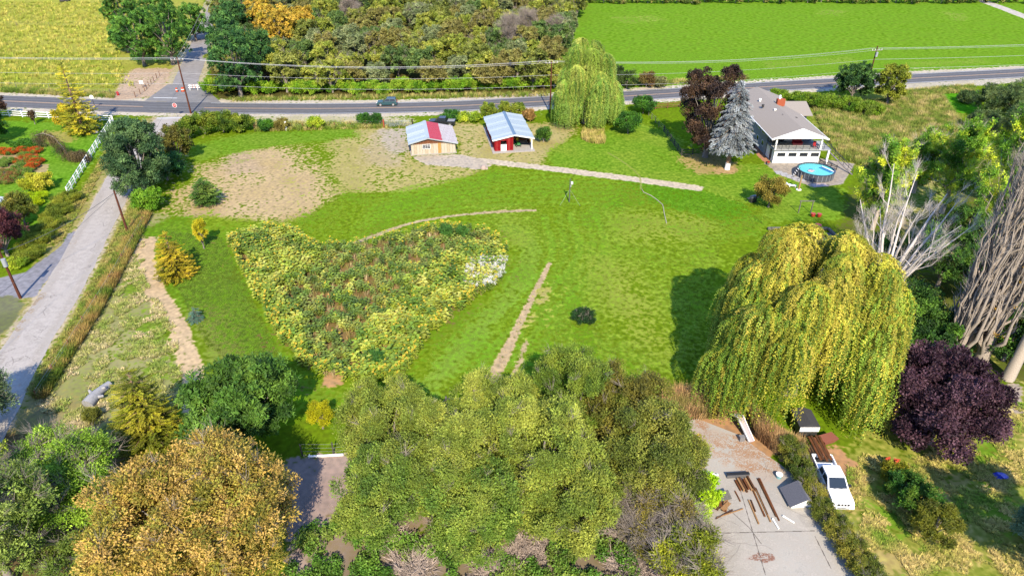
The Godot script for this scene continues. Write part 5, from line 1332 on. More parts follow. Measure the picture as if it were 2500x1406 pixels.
func sheds_and_house() -> void:
	var glass := mat("dark_glass", Color(0.02, 0.024, 0.028), 0.08)
	var white := mat("white_paint", Color(0.62, 0.62, 0.6), 0.6)
	var blue := mat("blue_grey_metal", Color(0.184, 0.222, 0.243), 0.5, 0.1)
	var blue2 := mat("blue_grey_metal_faded", Color(0.222, 0.259, 0.275), 0.5, 0.1)
	var palem := mat("pale_metal", Color(0.275, 0.304, 0.316), 0.4, 0.2)
	var red := mat("red_metal", Color(0.212, 0.017, 0.025), 0.5)
	var rust := grain("rusty_white_metal", Color(0.189, 0.167, 0.171), Color(0.281, 0.275, 0.293), 0.7, 0.6, 5.0)
	var ply := [grain("pale_board", Color(0.293, 0.253, 0.189), Color(0.335, 0.298, 0.237), 0.9, 0.85, 4.0), grain("knotty_board", Color(0.248, 0.203, 0.135), Color(0.316, 0.275, 0.203), 0.9, 0.85, 4.0)]
	var brown := grain("brown_board", Color(0.083, 0.034, 0.017), Color(0.147, 0.067, 0.036), 1.1, 0.9, 5.0)
	var ochre := grain("ochre_board", Color(0.237, 0.135, 0.039), Color(0.293, 0.184, 0.06), 1.1, 0.9, 5.0)
	var dark := mat("dark_inside", Color(0.03, 0.028, 0.026), 0.95)
	var slab := grain("old_concrete", Color(0.212, 0.193, 0.171), Color(0.281, 0.259, 0.232), 0.5)
	# wooden workshop
	var s := thing("workshop", "pale board workshop with blue, red and white metal roof", "shed", Vector3(-15.3, 0, -124.9), 10.0)
	var x0 := -4.05
	var x1 := 4.05
	var rx := -0.9
	var zf := 4.5
	var zb := -4.5
	boxp(s, "plinth", slab, Vector3(0, 0.06, 0), Vector3(8.5, 0.16, 9.4))
	boards(s, "board", Vector3(x0, 0, zf), Vector3(x1, 0, zf), 0.12, [Vector2(0, 2.35), Vector2(1, 2.0)], 16, ply, 0.05, [Vector3(0.25, 0.44, 1.95)])
	boards(s, "board", Vector3(x0 + 8.1 * 0.25, 0, zf + 0.004), Vector3(x0 + 8.1 * 0.4375, 0, zf + 0.004), 0.12, [Vector2(0, 1.1), Vector2(1, 1.1)], 3, ply, 0.05)
	boards(s, "gable_board", Vector3(x0 + 0.3, 0, zf + 0.01), Vector3(x1 - 0.2, 0, zf + 0.01), 2.03, [Vector2(0, 2.42), Vector2(0.375, 3.12), Vector2(1, 2.06)], 20, [brown], 0.05)
	boxp(s, "door_board", ochre, Vector3(x0 + 8.1 * 0.64, 1.1, zf + 0.05), Vector3(0.55, 1.95, 0.05))
	window(s, Vector3(x0 + 8.1 * 0.345, 1.53, zf + 0.02), 1.35, 0.78, 3, 3, Basis.IDENTITY, white, glass)
	boards(s, "side_board", Vector3(x0, 0, zb), Vector3(x0, 0, zf), 0.12, [Vector2(0, 2.4), Vector2(1, 2.4)], 14, [ply[1], brown], 0.05)
	boards(s, "side_board", Vector3(x1, 0, zf), Vector3(x1, 0, zb), 0.12, [Vector2(0, 1.95), Vector2(1, 1.95)], 14, [ply[1]], 0.05)
	boards(s, "back_board", Vector3(x1, 0, zb), Vector3(x0, 0, zb), 0.12, [Vector2(0, 1.95), Vector2(0.62, 3.1), Vector2(1, 2.4)], 14, [brown], 0.05)
	var rz := 4.95
	sheets(s, "roof_sheet", Vector3(rx, 3.3, -rz), Vector3(0, 0, 2 * rz), Vector3(x0 - 0.55 - rx, -0.95, 0), 9, [blue, blue2, blue, blue, palem, blue2, blue, blue2, blue])
	sheets(s, "roof_sheet", Vector3(rx, 3.3, -rz), Vector3(0, 0, 2 * rz), Vector3(2.6, -0.62, 0), 9, [red])
	sheets(s, "roof_sheet", Vector3(rx + 2.5, 2.67, -rz), Vector3(0, 0, 2 * rz), Vector3(2.95, -0.70, 0), 9, [rust])
	var rc := bag()
	prism(rc, PackedVector2Array([Vector2(-0.35, -0.06), Vector2(0, 0.06), Vector2(0.3, -0.03), Vector2(0, 0.03)]), -rz - 0.05, rz + 0.05)
	var ridge := put(rc, "ridge_cap", palem, s)
	ridge.position = Vector3(rx, 3.32, 0)
	barp(s, "barge_board", palem, Vector3(rx, 3.2, rz), Vector3(x0 - 0.55, 2.26, rz), 0.05, 0.18)
	barp(s, "barge_board", palem, Vector3(rx, 3.2, rz), Vector3(x1 + 0.48, 1.9, rz), 0.05, 0.18)
	# red shed, left part closed, right bay open
	s = thing("red_shed", "red plank shed with blue metal roof and an open tractor bay", "shed", Vector3(-0.8, 0, -128.7), 9.0)
	var rd := [grain("red_plank", Color(0.117, 0.005, 0.007), Color(0.198, 0.013, 0.015), 1.1, 0.85, 5.0), grain("red_plank_worn", Color(0.147, 0.01, 0.011), Color(0.237, 0.034, 0.031), 1.1, 0.85, 5.0)]
	x0 = -3.5
	x1 = 3.5
	zf = 6.6
	zb = -6.6
	rx = 0.25
	boxp(s, "slab", slab, Vector3(0, 0.05, 0.3), Vector3(8.0, 0.14, 14.6))
	boards(s, "plank", Vector3(x0, 0, zf), Vector3(x0 + 1.15, 0, zf), 0.12, [Vector2(0, 2.25), Vector2(1, 2.45)], 4, rd, 0.05)
	boards(s, "plank", Vector3(x0 + 2.25, 0, zf), Vector3(x0 + 3.5, 0, zf), 0.12, [Vector2(0, 2.62), Vector2(1, 2.85)], 4, rd, 0.05)
	boards(s, "plank", Vector3(x0 + 1.15, 0, zf), Vector3(x0 + 2.25, 0, zf), 2.05, [Vector2(0, 2.45), Vector2(1, 2.62)], 3, rd, 0.05)
	boxp(s, "door", white, Vector3(x0 + 1.7, 0.72, zf - 0.02), Vector3(1.06, 1.2, 0.05))
	boards(s, "plank", Vector3(x0, 0, zb), Vector3(x0, 0, zf), 0.12, [Vector2(0, 2.25), Vector2(1, 2.25)], 22, rd, 0.05)
	for i in 3:
		boxp(s, "shutter", white, Vector3(x0 - 0.05, 1.4, -3.6 + i * 3.2), Vector3(0.05, 0.55, 0.6))
	boards(s, "back_plank", Vector3(x1, 0, zb), Vector3(x0, 0, zb), 0.12, [Vector2(0, 2.25), Vector2(0.5, 3.0), Vector2(1, 2.25)], 12, rd, 0.05)
	boards(s, "side_plank", Vector3(x1, 0, zf - 2.0), Vector3(x1, 0, zb), 0.12, [Vector2(0, 2.2), Vector2(1, 2.2)], 18, [brown], 0.05)
	boards(s, "partition_plank", Vector3(x0 + 3.5, 0, zf - 0.05), Vector3(x0 + 3.5, 0, zb + 0.1), 0.12, [Vector2(0, 2.8), Vector2(1, 2.8)], 18, [brown], 0.04)
	boxp(s, "bay_back", brown, Vector3(1.75, 1.2, zf - 5.0), Vector3(3.3, 2.2, 0.05))
	boxp(s, "corner_post", white, Vector3(x1, 1.15, zf), Vector3(0.2, 2.15, 0.2))
	rz = 7.0
	sheets(s, "roof_sheet", Vector3(rx, 3.2, -rz), Vector3(0, 0, 2 * rz), Vector3(-4.2, -0.86, 0), 12, [blue, blue2, blue])
	sheets(s, "roof_sheet", Vector3(rx, 3.2, -rz), Vector3(0, 0, 2 * rz), Vector3(3.7, -0.80, 0), 12, [blue2, blue, blue])
	rc = bag()
	prism(rc, PackedVector2Array([Vector2(-0.3, -0.03), Vector2(0, 0.07), Vector2(0.3, -0.03), Vector2(0, 0.03)]), -rz - 0.05, rz + 0.05)
	ridge = put(rc, "ridge_cap", mat("blue_ridge", Color(0.086, 0.135, 0.184), 0.45, 0.2), s)
	ridge.position = Vector3(rx, 3.22, 0)
	barp(s, "barge_board", white, Vector3(rx, 3.1, rz - 0.03), Vector3(rx - 4.2, 2.24, rz - 0.03), 0.06, 0.2)
	barp(s, "barge_board", white, Vector3(rx, 3.1, rz - 0.03), Vector3(rx + 3.7, 2.3, rz - 0.03), 0.06, 0.2)
	house(glass, white, dark)
	# corner of the neighbour's metal roof at the left edge
	s = thing("garden_house", "low house with pale metal roof at the left edge", "house", Vector3(-77.86, 0, -89.9), 12.0)
	boxp(s, "wall", white, Vector3(-1.5, 1.25, 0), Vector3(6.0, 2.5, 9.0))
	sheets(s, "roof_sheet", Vector3(-1.5, 3.6, -5.2), Vector3(0, 0, 10.4), Vector3(3.8, -1.0, 0), 10, [palem, blue2])
	sheets(s, "roof_sheet", Vector3(-1.5, 3.6, -5.2), Vector3(0, 0, 10.4), Vector3(-3.8, -1.0, 0), 10, [palem])

func house(glass: Material, white: Material, dark: Material) -> void:
	var h := thing("house", "white two-storey house with grey shingle roof and covered balcony", "house", Vector3(50.7, 0, -116.0))
	var shingle := grain("grey_shingle", Color(0.151, 0.132, 0.111), Color(0.243, 0.212, 0.18), 1.4, 0.95, 3.0, 0.05)
	var siding := mat("grey_siding", Color(0.167, 0.18, 0.189), 0.8)
	var black := mat("black_rail", Color(0.03, 0.03, 0.032), 0.5)
	var brick := grain("brick_red", Color(0.198, 0.045, 0.021), Color(0.264, 0.083, 0.045), 1.6)
	# ground floor in front, house body behind the balcony
	boxp(h, "basement_wall", white, Vector3(0.25, 1.25, -2.0), Vector3(8.2, 2.5, 4.0))
	boxp(h, "wall", siding, Vector3(0.2, 2.35, -14.6), Vector3(8.4, 4.7, 21.0))
	boxp(h, "wing_wall", siding, Vector3(4.6, 2.2, -17.5), Vector3(4.0, 4.4, 7.0))
	boxp(h, "balcony_wall", white, Vector3(0.3, 3.7, -4.06), Vector3(8.0, 2.3, 0.06))
	boxp(h, "balcony_floor", mat("balcony_floor", Color(0.212, 0.217, 0.212)), Vector3(0.9, 2.58, -1.9), Vector3(10.2, 0.16, 4.6))
	boxp(h, "patio_door", glass, Vector3(-2.2, 3.65, -4.0), Vector3(2.6, 1.9, 0.05))
	boxp(h, "patio_door", mat("blue_glass", Color(0.072, 0.117, 0.198), 0.1), Vector3(3.0, 3.65, -4.0), Vector3(1.8, 1.9, 0.05))
	for i in 4:
		window(h, Vector3(-2.55 + i * 2.0, 1.62, 0.0), 1.45, 0.72, 1, 1, Basis.IDENTITY, white, glass, 0.05)
	for q in [[-4.6, 1.5], [-7.5, 1.4], [-10.8, 1.4]]:
		window(h, Vector3(-4.0, 1.55, q[0] - 1.5), 1.0, 0.9, 1, 1, Basis(Vector3.UP, PI / 2), white, glass)
		window(h, Vector3(-4.0, 3.7, q[0] - 2.0), 1.4, 0.8, 2, 1, Basis(Vector3.UP, PI / 2), white, glass)
	boxp(h, "side_doorway", mat("doorway_shade", Color(0.034, 0.038, 0.045), 0.6), Vector3(-3.87, 1.1, -1.6), Vector3(0.06, 2.0, 0.95))  # flat dark panel: the doorway's inner shade put into its colour
	# roof: two slopes, gable, wing
	var eave := 4.72
	var top := 6.55
	var zf := 0.7
	var zb := -25.6
	for sgn in [-1.0, 1.0]:
		var st := bag()
		prism(st, PackedVector2Array([Vector2(0, top), Vector2(sgn * 4.95, eave), Vector2(sgn * 4.95, eave - 0.16), Vector2(0, top - 0.2)]), zb, zf)
		put(st, "roof_slope", shingle, h)
		barp(h, "fascia", white, Vector3(0, top - 0.06, zf + 0.03), Vector3(sgn * 5.0, eave - 0.08, zf + 0.03), 0.06, 0.3)
		barp(h, "gutter", white, Vector3(sgn * 5.0, eave - 0.1, zf), Vector3(sgn * 5.0, eave - 0.1, zb), 0.12, 0.14)
	var st2 := bag()
	prism(st2, PackedVector2Array([Vector2(-4.5, 4.74), Vector2(0, 6.38), Vector2(4.5, 4.74)]), 0.5, 0.66)
	put(st2, "gable", white, h)
	boxp(h, "beam", white, Vector3(0.1, 4.85, 0.2), Vector3(8.6, 0.24, 0.16))
	st2 = bag()
	quad(st2, Vector3(0, top + 0.03, -13.0), Vector3(7.2, 4.6, -13.0), Vector3(7.2, 4.6, -17.0), Vector3(0, top + 0.03, -17.0))
	quad(st2, Vector3(0.2, top + 0.03, -17.0), Vector3(7.2, 5.9, -17.0), Vector3(7.2, 4.6, -21.8), Vector3(2.5, 4.9, -21.8))
	st2 = bag()
	prism(st2, PackedVector2Array([Vector2(-4.4, 4.55), Vector2(0, 6.0), Vector2(4.4, 4.55), Vector2(4.4, 4.4), Vector2(0, 5.85), Vector2(-4.4, 4.4)]), 0.0, 7.2)
	var wing := put(st2, "wing_roof", shingle, h)
	wing.rotation_degrees.y = 90.0
	wing.position = Vector3(0.1, 0, -17.4)
	# chimney, vents
	var ch := boxp(h, "chimney", brick, Vector3(1.0, 6.75, -14.2), Vector3(1.5, 1.3, 0.8))
	boxp(ch, "chimney_flue", white, Vector3(0.7, 7.75, -14.2), Vector3(0.3, 0.7, 0.3))
	for q in [[-1.8, -17.5], [-1.0, -11.0], [-2.4, -13.8]]:
		tubep(h, "roof_vent", white if q[0] > -2.0 else dark, [Vector3(q[0], 5.9, q[1]), Vector3(q[0], 6.45, q[1])], [0.2, 0.26], 8)
	for q in [[-0.4, -8.0], [1.8, -7.6]]:
		boxp(h, "roof_vent", dark, Vector3(q[0], 6.36 - absf(q[0]) * 0.3, q[1]), Vector3(0.5, 0.25, 0.4))
	# balcony posts, rail
	for q in [[-3.95, 0.2], [4.05, 0.2]]:
		boxp(h, "balcony_post", white, Vector3(q[0], 3.7, q[1]), Vector3(0.26, 2.1, 0.26))
	boxp(h, "deck_post", white, Vector3(5.7, 1.25, 0.2), Vector3(0.3, 2.5, 0.3))
	var rail := thing("balcony_railing", "black metal railing round the white house's balcony", "railing", Vector3(50.7, 2.66, -116.0))
	for y in [0.5, 0.98]:
		barp(rail, "rail", black, Vector3(-4.1, y, 0.36), Vector3(5.9, y, 0.36), 0.05, 0.05)
		barp(rail, "rail", black, Vector3(-4.1, y, 0.36), Vector3(-4.1, y, -4.0), 0.05, 0.05)
	for i in 9:
		barp(rail, "baluster", black, Vector3(-4.1 + i * 1.25, 0.0, 0.36), Vector3(-4.1 + i * 1.25, 1.0, 0.36), 0.06, 0.06)
	for i in 3:
		barp(rail, "baluster", black, Vector3(-4.1, 0.0, -0.9 - i * 1.2), Vector3(-4.1, 1.0, -0.9 - i * 1.2), 0.06, 0.06)
	var stair := thing("stair_railing", "black railing of the walkway going down right of the house", "railing", Vector3(56.3, 0, -116.0))
	for y in [0.5, 0.98]:
		barp(stair, "rail", black, Vector3(0, 2.6 + y, -3.0), Vector3(2.6, 0.2 + y, 5.5), 0.06, 0.06)
	for i in 8:
		var p := Vector3(0, 2.6, -3.0).lerp(Vector3(2.6, 0.1, 5.5), i / 7.0)
		barp(stair, "baluster", black, p, p + Vector3.UP, 0.06, 0.06)
	barp(stair, "stringer", mat("walkway_timber", Color(0.155, 0.135, 0.117)), Vector3(0, 2.5, -3.0), Vector3(2.6, 0.05, 5.5), 0.25, 0.12)
	# furniture up there
	var red := mat("red_fabric", Color(0.259, 0.003, 0.008), 0.8)
	var sofa := thing("sofa", "red sofa on the balcony of the white house", "sofa", Vector3(51.4, 2.66, -118.0))
	boxp(sofa, "seat", red, Vector3(0, 0.3, 0), Vector3(1.7, 0.35, 0.7))
	boxp(sofa, "backrest", red, Vector3(0, 0.65, -0.32), Vector3(1.7, 0.55, 0.2))
	for x in [-0.78, 0.78]:
		boxp(sofa, "armrest", red, Vector3(x, 0.55, 0.05), Vector3(0.16, 0.25, 0.7))
	var gb := thing("patio_table", "dark outdoor table at the balcony's left end", "table", Vector3(48.6, 2.66, -117.6))
	boxp(gb, "table_top", mat("grey_wood", Color(0.086, 0.086, 0.086)), Vector3(0, 0.72, 0), Vector3(1.5, 0.06, 0.8))
	for q in [[-0.65, -0.3], [0.65, -0.3], [-0.65, 0.3], [0.65, 0.3]]:
		boxp(gb, "leg", black, Vector3(q[0], 0.35, q[1]), Vector3(0.06, 0.7, 0.06))
	var pot := thing("red_chair", "red folded chair at the balcony's right end", "chair", Vector3(54.0, 2.66, -116.6))
	boxp(pot, "seat", red, Vector3(0, 0.42, 0), Vector3(0.5, 0.08, 0.45))
	boxp(pot, "backrest", red, Vector3(0, 0.8, -0.2), Vector3(0.5, 0.7, 0.07))
	for q in [[-0.2, -0.18], [0.2, -0.18], [-0.2, 0.18], [0.2, 0.18]]:
		boxp(pot, "leg", red, Vector3(q[0], 0.2, q[1]), Vector3(0.05, 0.4, 0.05))

# ---------------------------------------------------------------- fences, poles, wires
func rail_fence(called: String, label: String, pts: Array, step: float, h: float, rails: Array, post_w: float, rail_w: float, m: Material, cap := 0.0) -> Node3D:
	var t := thing(called, label, "fence", pts[0])
	var k := 0
	for i in pts.size() - 1:
		var a: Vector3 = pts[i] - pts[0]
		var b: Vector3 = pts[i + 1] - pts[0]
		var n := maxi(1, int(round(a.distance_to(b) / step)))
		var side := (b - a).normalized().cross(Vector3.UP) * (post_w * 0.5 + 0.03)
		for j in n + (1 if i == pts.size() - 2 else 0):
			var p := a.lerp(b, float(j) / n)
			boxp(t, "post", m, p + Vector3.UP * (h * 0.5 - 0.05), Vector3(post_w, h + 0.1, post_w), Basis(Vector3.UP, atan2(a.x - b.x, a.z - b.z)))
			k += 1
			if j < n:
				var q := a.lerp(b, float(j + 1) / n)
				for y in rails:
					barp(t, "rail", m, p + Vector3.UP * (y + rf(-0.015, 0.015)) + side, q + Vector3.UP * (y + rf(-0.015, 0.015)) + side, 0.04, rail_w)
	return t

func wire_fence(label: String, pts: Array, step: float, h: float, m: Material) -> void:
	var t := thing("wire_fence", label, "fence", pts[0])
	var wire := mat("fence_wire", Color(0.25, 0.25, 0.24), 0.5, 0.5)
	for i in pts.size() - 1:
		var a: Vector3 = pts[i] - pts[0]
		var b: Vector3 = pts[i + 1] - pts[0]
		var n := maxi(1, int(round(a.distance_to(b) / step)))
		for j in n + 1:
			if j == n and i < pts.size() - 2:
				continue
			var p := a.lerp(b, float(j) / n) + Vector3(rf(-0.1, 0.1), 0, rf(-0.1, 0.1))
			tubep(t, "post", m, [p + Vector3.DOWN * 0.2, p + Vector3(rf(-0.06, 0.06), h * rf(0.92, 1.06), rf(-0.06, 0.06))], [0.075, 0.065], 6)
		for y in [0.4, 0.75, 1.1]:
			tubep(t, "wire", wire, [a + Vector3.UP * y * h / 1.2, b + Vector3.UP * y * h / 1.2], [0.012, 0.012], 3)

func span(label: String, a: Vector3, b: Vector3, sag: float, r: float, m: Material) -> void:
	var pts := []
	var rad := []
	for i in 15:
		var t := i / 14.0
		pts.append(a.lerp(b, t) + Vector3.DOWN * sag * 4.0 * t * (1.0 - t))
		rad.append(r)
	var st := bag()
	tube(st, pts, rad, 4, false)
	tag(put(st, "power_line", m), label, "cable", "cables between the poles")

func power_pole(label: String, at: Vector3, h: float, arms: Array, turn := 0.0, kit := false) -> Node3D:
	var t := thing("power_pole", label, "pole", at, turn)
	var wood := grain("pole_wood", Color(0.053, 0.019, 0.012), Color(0.092, 0.038, 0.025), 0.8, 0.9, 6.0)
	tubep(t, "shaft", wood, [Vector3(0, -0.3, 0), Vector3(0, h, 0)], [0.19, 0.12], 8)
	for y in arms:
		barp(t, "crossarm", grain("grey_arm", Color(0.135, 0.117, 0.101), Color(0.198, 0.176, 0.155), 1.0), Vector3(-1.3, y, 0.16), Vector3(1.3, y, 0.16), 0.1, 0.13)
		for x in [-1.2, -0.45, 0.45, 1.2]:
			tubep(t, "insulator", mat("porcelain", Color(0.55, 0.55, 0.52), 0.3), [Vector3(x, y + 0.05, 0.16), Vector3(x, y + 0.32, 0.16)], [0.07, 0.05], 6)
	if kit:
		tubep(t, "transformer", mat("transformer_grey", Color(0.198, 0.212, 0.222), 0.5), [Vector3(0.0, h - 2.3, 0.42), Vector3(0.0, h - 1.3, 0.42)], [0.27, 0.27], 10)
	return t

func fences_and_poles() -> void:
	var white := mat("white_paint", Color(0.62, 0.62, 0.6), 0.6)
	var grey := grain("weathered_rail", Color(0.072, 0.067, 0.058), Color(0.135, 0.128, 0.111), 1.0, 0.95, 5.0)
	var dark := grain("dark_rail", Color(0.034, 0.034, 0.031), Color(0.072, 0.07, 0.062), 1.0, 0.95, 5.0)
	var brown := grain("brown_rail", Color(0.092, 0.039, 0.021), Color(0.155, 0.072, 0.039), 1.0, 0.95, 5.0)
	rail_fence("white_fence", "white three-rail fence along the main road", [Vector3(-114.67, 0, -143.32), Vector3(-106.98, 0, -142.5), Vector3(-94.91, 0, -140.86), Vector3(-83.28, 0, -138.99)], 3.0, 1.4, [0.35, 0.8, 1.25], 0.16, 0.15, white)
	rail_fence("white_fence", "white three-rail fence running down along the lane", [Vector3(-82.85, 0, -138.47), Vector3(-77.16, 0, -118.8), Vector3(-72.18, 0, -102.14)], 2.5, 1.45, [0.35, 0.8, 1.25], 0.16, 0.15, white)
	rail_fence("rail_fence", "brown rail fence by the road right of the far willow", [Vector3(27.99, 0, -148.77), Vector3(31.35, 0, -147.3), Vector3(37.02, 0, -148.77)], 2.6, 1.3, [0.4, 0.8, 1.2], 0.15, 0.14, brown)
	rail_fence("board_fence", "weathered rail fence beside the copper-leaved tree", [Vector3(30.54, 0, -132.65), Vector3(31.25, 0, -119.62), Vector3(37.57, 0, -120.45), Vector3(45.7, 0, -123)], 2.4, 1.3, [0.35, 0.75, 1.15], 0.14, 0.14, dark)
	wire_fence("thin wire fence from the small tree to the weathered rails", [Vector3(29.1, 0, -143.05), Vector3(29.73, 0, -138.21), Vector3(30.47, 0, -133.14)], 2.6, 1.3, grey)
	wire_fence("post and wire fence along the road by the corner hedge", [Vector3(-52.04, 0, -133.63), Vector3(-45.71, 0, -134.62), Vector3(-39.18, 0, -135.13), Vector3(-26.93, 0, -136.65)], 3.4, 1.2, brown)
	wire_fence("wire fence of the pasture along the main road's far verge", [Vector3(-126.15, 0, -163.49), Vector3(-109.72, 0, -162.11), Vector3(-93.48, 0, -158.76), Vector3(-86.84, 0, -156.8)], 9.0, 1.3, grey)
	wire_fence("old fence posts curving from the pasture corner to the byway", [Vector3(-86.69, 0, -156.48), Vector3(-86.88, 0, -161.43), Vector3(-88, 0, -167.38), Vector3(-89.29, 0, -174.87)], 2.2, 1.3, brown)
	wire_fence("fence crossing the upper pasture", [Vector3(-174.64, 0, -237.38), Vector3(-152.22, 0, -236.06), Vector3(-129.97, 0, -237.38)], 9.0, 1.4, grey)
	wire_fence("old wire fence in the dry grass along the lane", [Vector3(-55.12, 0, -91.92), Vector3(-51.68, 0, -74.91), Vector3(-49.28, 0, -60.96), Vector3(-47.9, 0, -52.42)], 5.5, 1.15, brown)
	wire_fence("dark steel post fence by the white edging plank", [Vector3(-19.07, 0, -44.76), Vector3(-16.27, 0, -44.76), Vector3(-14.64, 0, -45.06)], 4.0, 1.5, dark)
	# grey timber brace at the thicket's back
	var br := thing("fence_brace", "grey timber fence brace at the back of the thicket", "fence", Vector3(-6.48, 0, -50.91))
	for x in [0.0, 2.0, 4.0]:
		boxp(br, "post", grey, Vector3(x, 0.8, 0), Vector3(0.16, 1.7, 0.16))
	barp(br, "rail", grey, Vector3(0, 1.45, 0.1), Vector3(4, 1.5, 0.1), 0.1, 0.12)
	barp(br, "brace", grey, Vector3(-1.1, 0.05, 0.12), Vector3(0, 1.4, 0.12), 0.1, 0.12)
	# steel gate
	var g := thing("farm_gate", "galvanised tube gate left of the workshop", "gate", Vector3(-26.13, 0, -135.38))
	var galv := mat("galvanised", Color(0.167, 0.184, 0.198), 0.4, 0.6)
	for y in [0.25, 0.5, 0.78, 1.05, 1.32]:
		tubep(g, "bar", galv, [Vector3(0.3, y, 0), Vector3(5.4, y, -0.3)], [0.045, 0.045], 6)
	for x in [0.3, 2.85, 5.4]:
		barp(g, "upright", galv, Vector3(x, 0.15, -0.3 * x / 5.4), Vector3(x, 1.4, -0.3 * x / 5.4), 0.06, 0.06)
	boxp(g, "gate_post", grain("red_post", Color(0.189, 0.039, 0.021), Color(0.237, 0.067, 0.039), 1.0), Vector3(0, 0.8, 0), Vector3(0.28, 1.7, 0.28))
	boxp(g, "gate_post", grain("black_post", Color(0.024, 0.017, 0.014), Color(0.049, 0.039, 0.031), 1.0), Vector3(5.8, 0.8, -0.3), Vector3(0.24, 1.7, 0.24))
	var wp := thing("marker_post", "square white post standing by the roadside fence", "post", Vector3(-45.6, 0, -133.63))
	boxp(wp, "shaft", white, Vector3(0, 0.85, 0), Vector3(0.32, 1.7, 0.32))
	boxp(wp, "cap", white, Vector3(0, 1.74, 0), Vector3(0.42, 0.1, 0.42))
	# poles and lines
	var p1 := Vector3(-69.16, 0, -144.44)
	var pm := Vector3(8.21, 0, -144.72)
	var pr := Vector3(84.69, 0, -163.49)
	power_pole("leaning-looking brown power pole at the road junction", p1, 11.8, [11.3], 3.0)
	power_pole("power pole hidden by the far willow's left edge", pm, 11.0, [10.6], 8.0)
	power_pole("power pole with transformer behind the right roadside trees", pr, 9.82, [8.9], 10.0, true)
	var p2 := Vector3(-55.87, 0, -88.34)
	var p3 := Vector3(-61.12, 0, -71.22)
	power_pole("bare wooden pole beside the lane, opposite the hedge", p2, 6.84, [])
	power_pole("wooden pole with pale transformer at the left edge", p3, 7.06, [], 40.0, true)
	var al := mat("bright_cable", Color(0.4, 0.4, 0.4), 0.5, 0.3)
	var bl := mat("dark_cable", Color(0.06, 0.06, 0.06), 0.6)
	var lf := Vector3(-142.68, 0, -148.77)
	var rt := Vector3(173.23, 0, -177.63)
	var tops := {"l": 11.6, "1": 11.4, "m": 10.7, "r": 9.0, "e": 9.0}
	for q in [[-1.2, 0.25, 0.018, "outer top"], [-0.45, 0.25, 0.017, "inner top"], [1.2, 0.2, 0.018, "far top"]]:
		var o := Vector3(q[0], q[1], q[0] * 0.4)
		span(q[3] + " power line left of the junction pole", lf + o + Vector3.UP * tops.l, p1 + o + Vector3.UP * tops["1"], 0.6, q[2], al)
		span(q[3] + " power line from the junction pole to the far willow", p1 + o + Vector3.UP * tops["1"], pm + o + Vector3.UP * tops.m, 1.6, q[2], al)
		span(q[3] + " power line from the far willow to the right pole", pm + o + Vector3.UP * tops.m, pr + o + Vector3.UP * tops.r, 1.4, q[2], al)
		span(q[3] + " power line right of the right pole", pr + o + Vector3.UP * tops.r, rt + o + Vector3.UP * tops.e, 0.6, q[2], al)
	for q in [[8.6, "middle"], [6.4, "lower"]]:
		span(q[1] + " cable left of the junction pole", lf + Vector3.UP * q[0], p1 + Vector3.UP * q[0], 0.5, 0.017, al)
		span(q[1] + " cable from the junction pole to the far willow", p1 + Vector3.UP * q[0], pm + Vector3.UP * (q[0] - 0.5), 1.0, 0.018, al)
		span(q[1] + " cable from the far willow to the right pole", pm + Vector3.UP * (q[0] - 0.5), pr + Vector3.UP * (q[0] - 1.8), 1.0, 0.017, al)
		span(q[1] + " cable right of the right pole", pr + Vector3.UP * (q[0] - 1.8), rt + Vector3.UP * (q[0] - 2.0), 0.5, 0.024, al)
	span("power line along the byway from the junction pole", p1 + Vector3(0.5, 11.3, 0), Vector3(-117.45, 0, -305.86) + Vector3.UP * 10.0, 1.4, 0.017, al)
	span("second power line along the byway from the junction pole", p1 + Vector3(-0.5, 11.1, 0), Vector3(-120.01, 0, -305.86) + Vector3.UP * 9.6, 1.4, 0.017, al)
	span("dark cable from the lane pole to the left pole", p2 + Vector3.UP * 6.6, p3 + Vector3.UP * 6.4, 0.7, 0.03, bl)
	span("dark cable from the lane pole to the junction pole", p2 + Vector3.UP * 6.7, p1 + Vector3.UP * 7.5, 0.8, 0.017, bl)
	span("dark cable from the lane pole down the lane", p2 + Vector3.UP * 6.5, Vector3(-55.7, 0, -40.55) + Vector3.UP * 7.0, 0.7, 0.018, bl)
	# short poles
	var yl := thing("yard_light_pole", "slender dark pole with a lamp on the open lawn", "pole", Vector3(9.13, 0, -99.46))
	tubep(yl, "shaft", mat("dark_pole", Color(0.05, 0.06, 0.05), 0.8), [Vector3(0, -0.2, 0), Vector3(0, 3.98, 0)], [0.1, 0.08], 7)
	boxp(yl, "lamp_head", white, Vector3(0.28, 3.3, 0.1), Vector3(0.3, 0.34, 0.3))
	boxp(yl, "meter_box", mat("meter_grey", Color(0.198, 0.198, 0.189)), Vector3(0.12, 2.8, 0.12), Vector3(0.16, 0.3, 0.16))
	for s in [-1.0, 1.0]:
		tubep(yl, "guy_wire", mat("fence_wire", Color(0.25, 0.25, 0.24)), [Vector3(0, 2.2, 0), Vector3(s * 1.6, 0, 1.4)], [0.012, 0.012], 3)
	var sp := thing("short_pole", "pale round wooden post on the lawn below the pool", "post", Vector3(47.43, 0, -104.26))
	tubep(sp, "shaft", grain("peeled_pole", Color(0.212, 0.135, 0.055), Color(0.281, 0.198, 0.101), 1.0), [Vector3(0, -0.2, 0), Vector3(0, 2.53, 0)], [0.15, 0.13], 8)
	tubep(sp, "footing", mat("footing", Color(0.5, 0.5, 0.48)), [Vector3(0, 0, 0), Vector3(0, 0.12, 0)], [0.45, 0.4], 10)

# ---------------------------------------------------------------- sunflower patch, garden, rough growth
func stuff(o: Node3D, label: String, category: String) -> void:
	o.set_meta("kind", "stuff")
	tag(o, label, category)

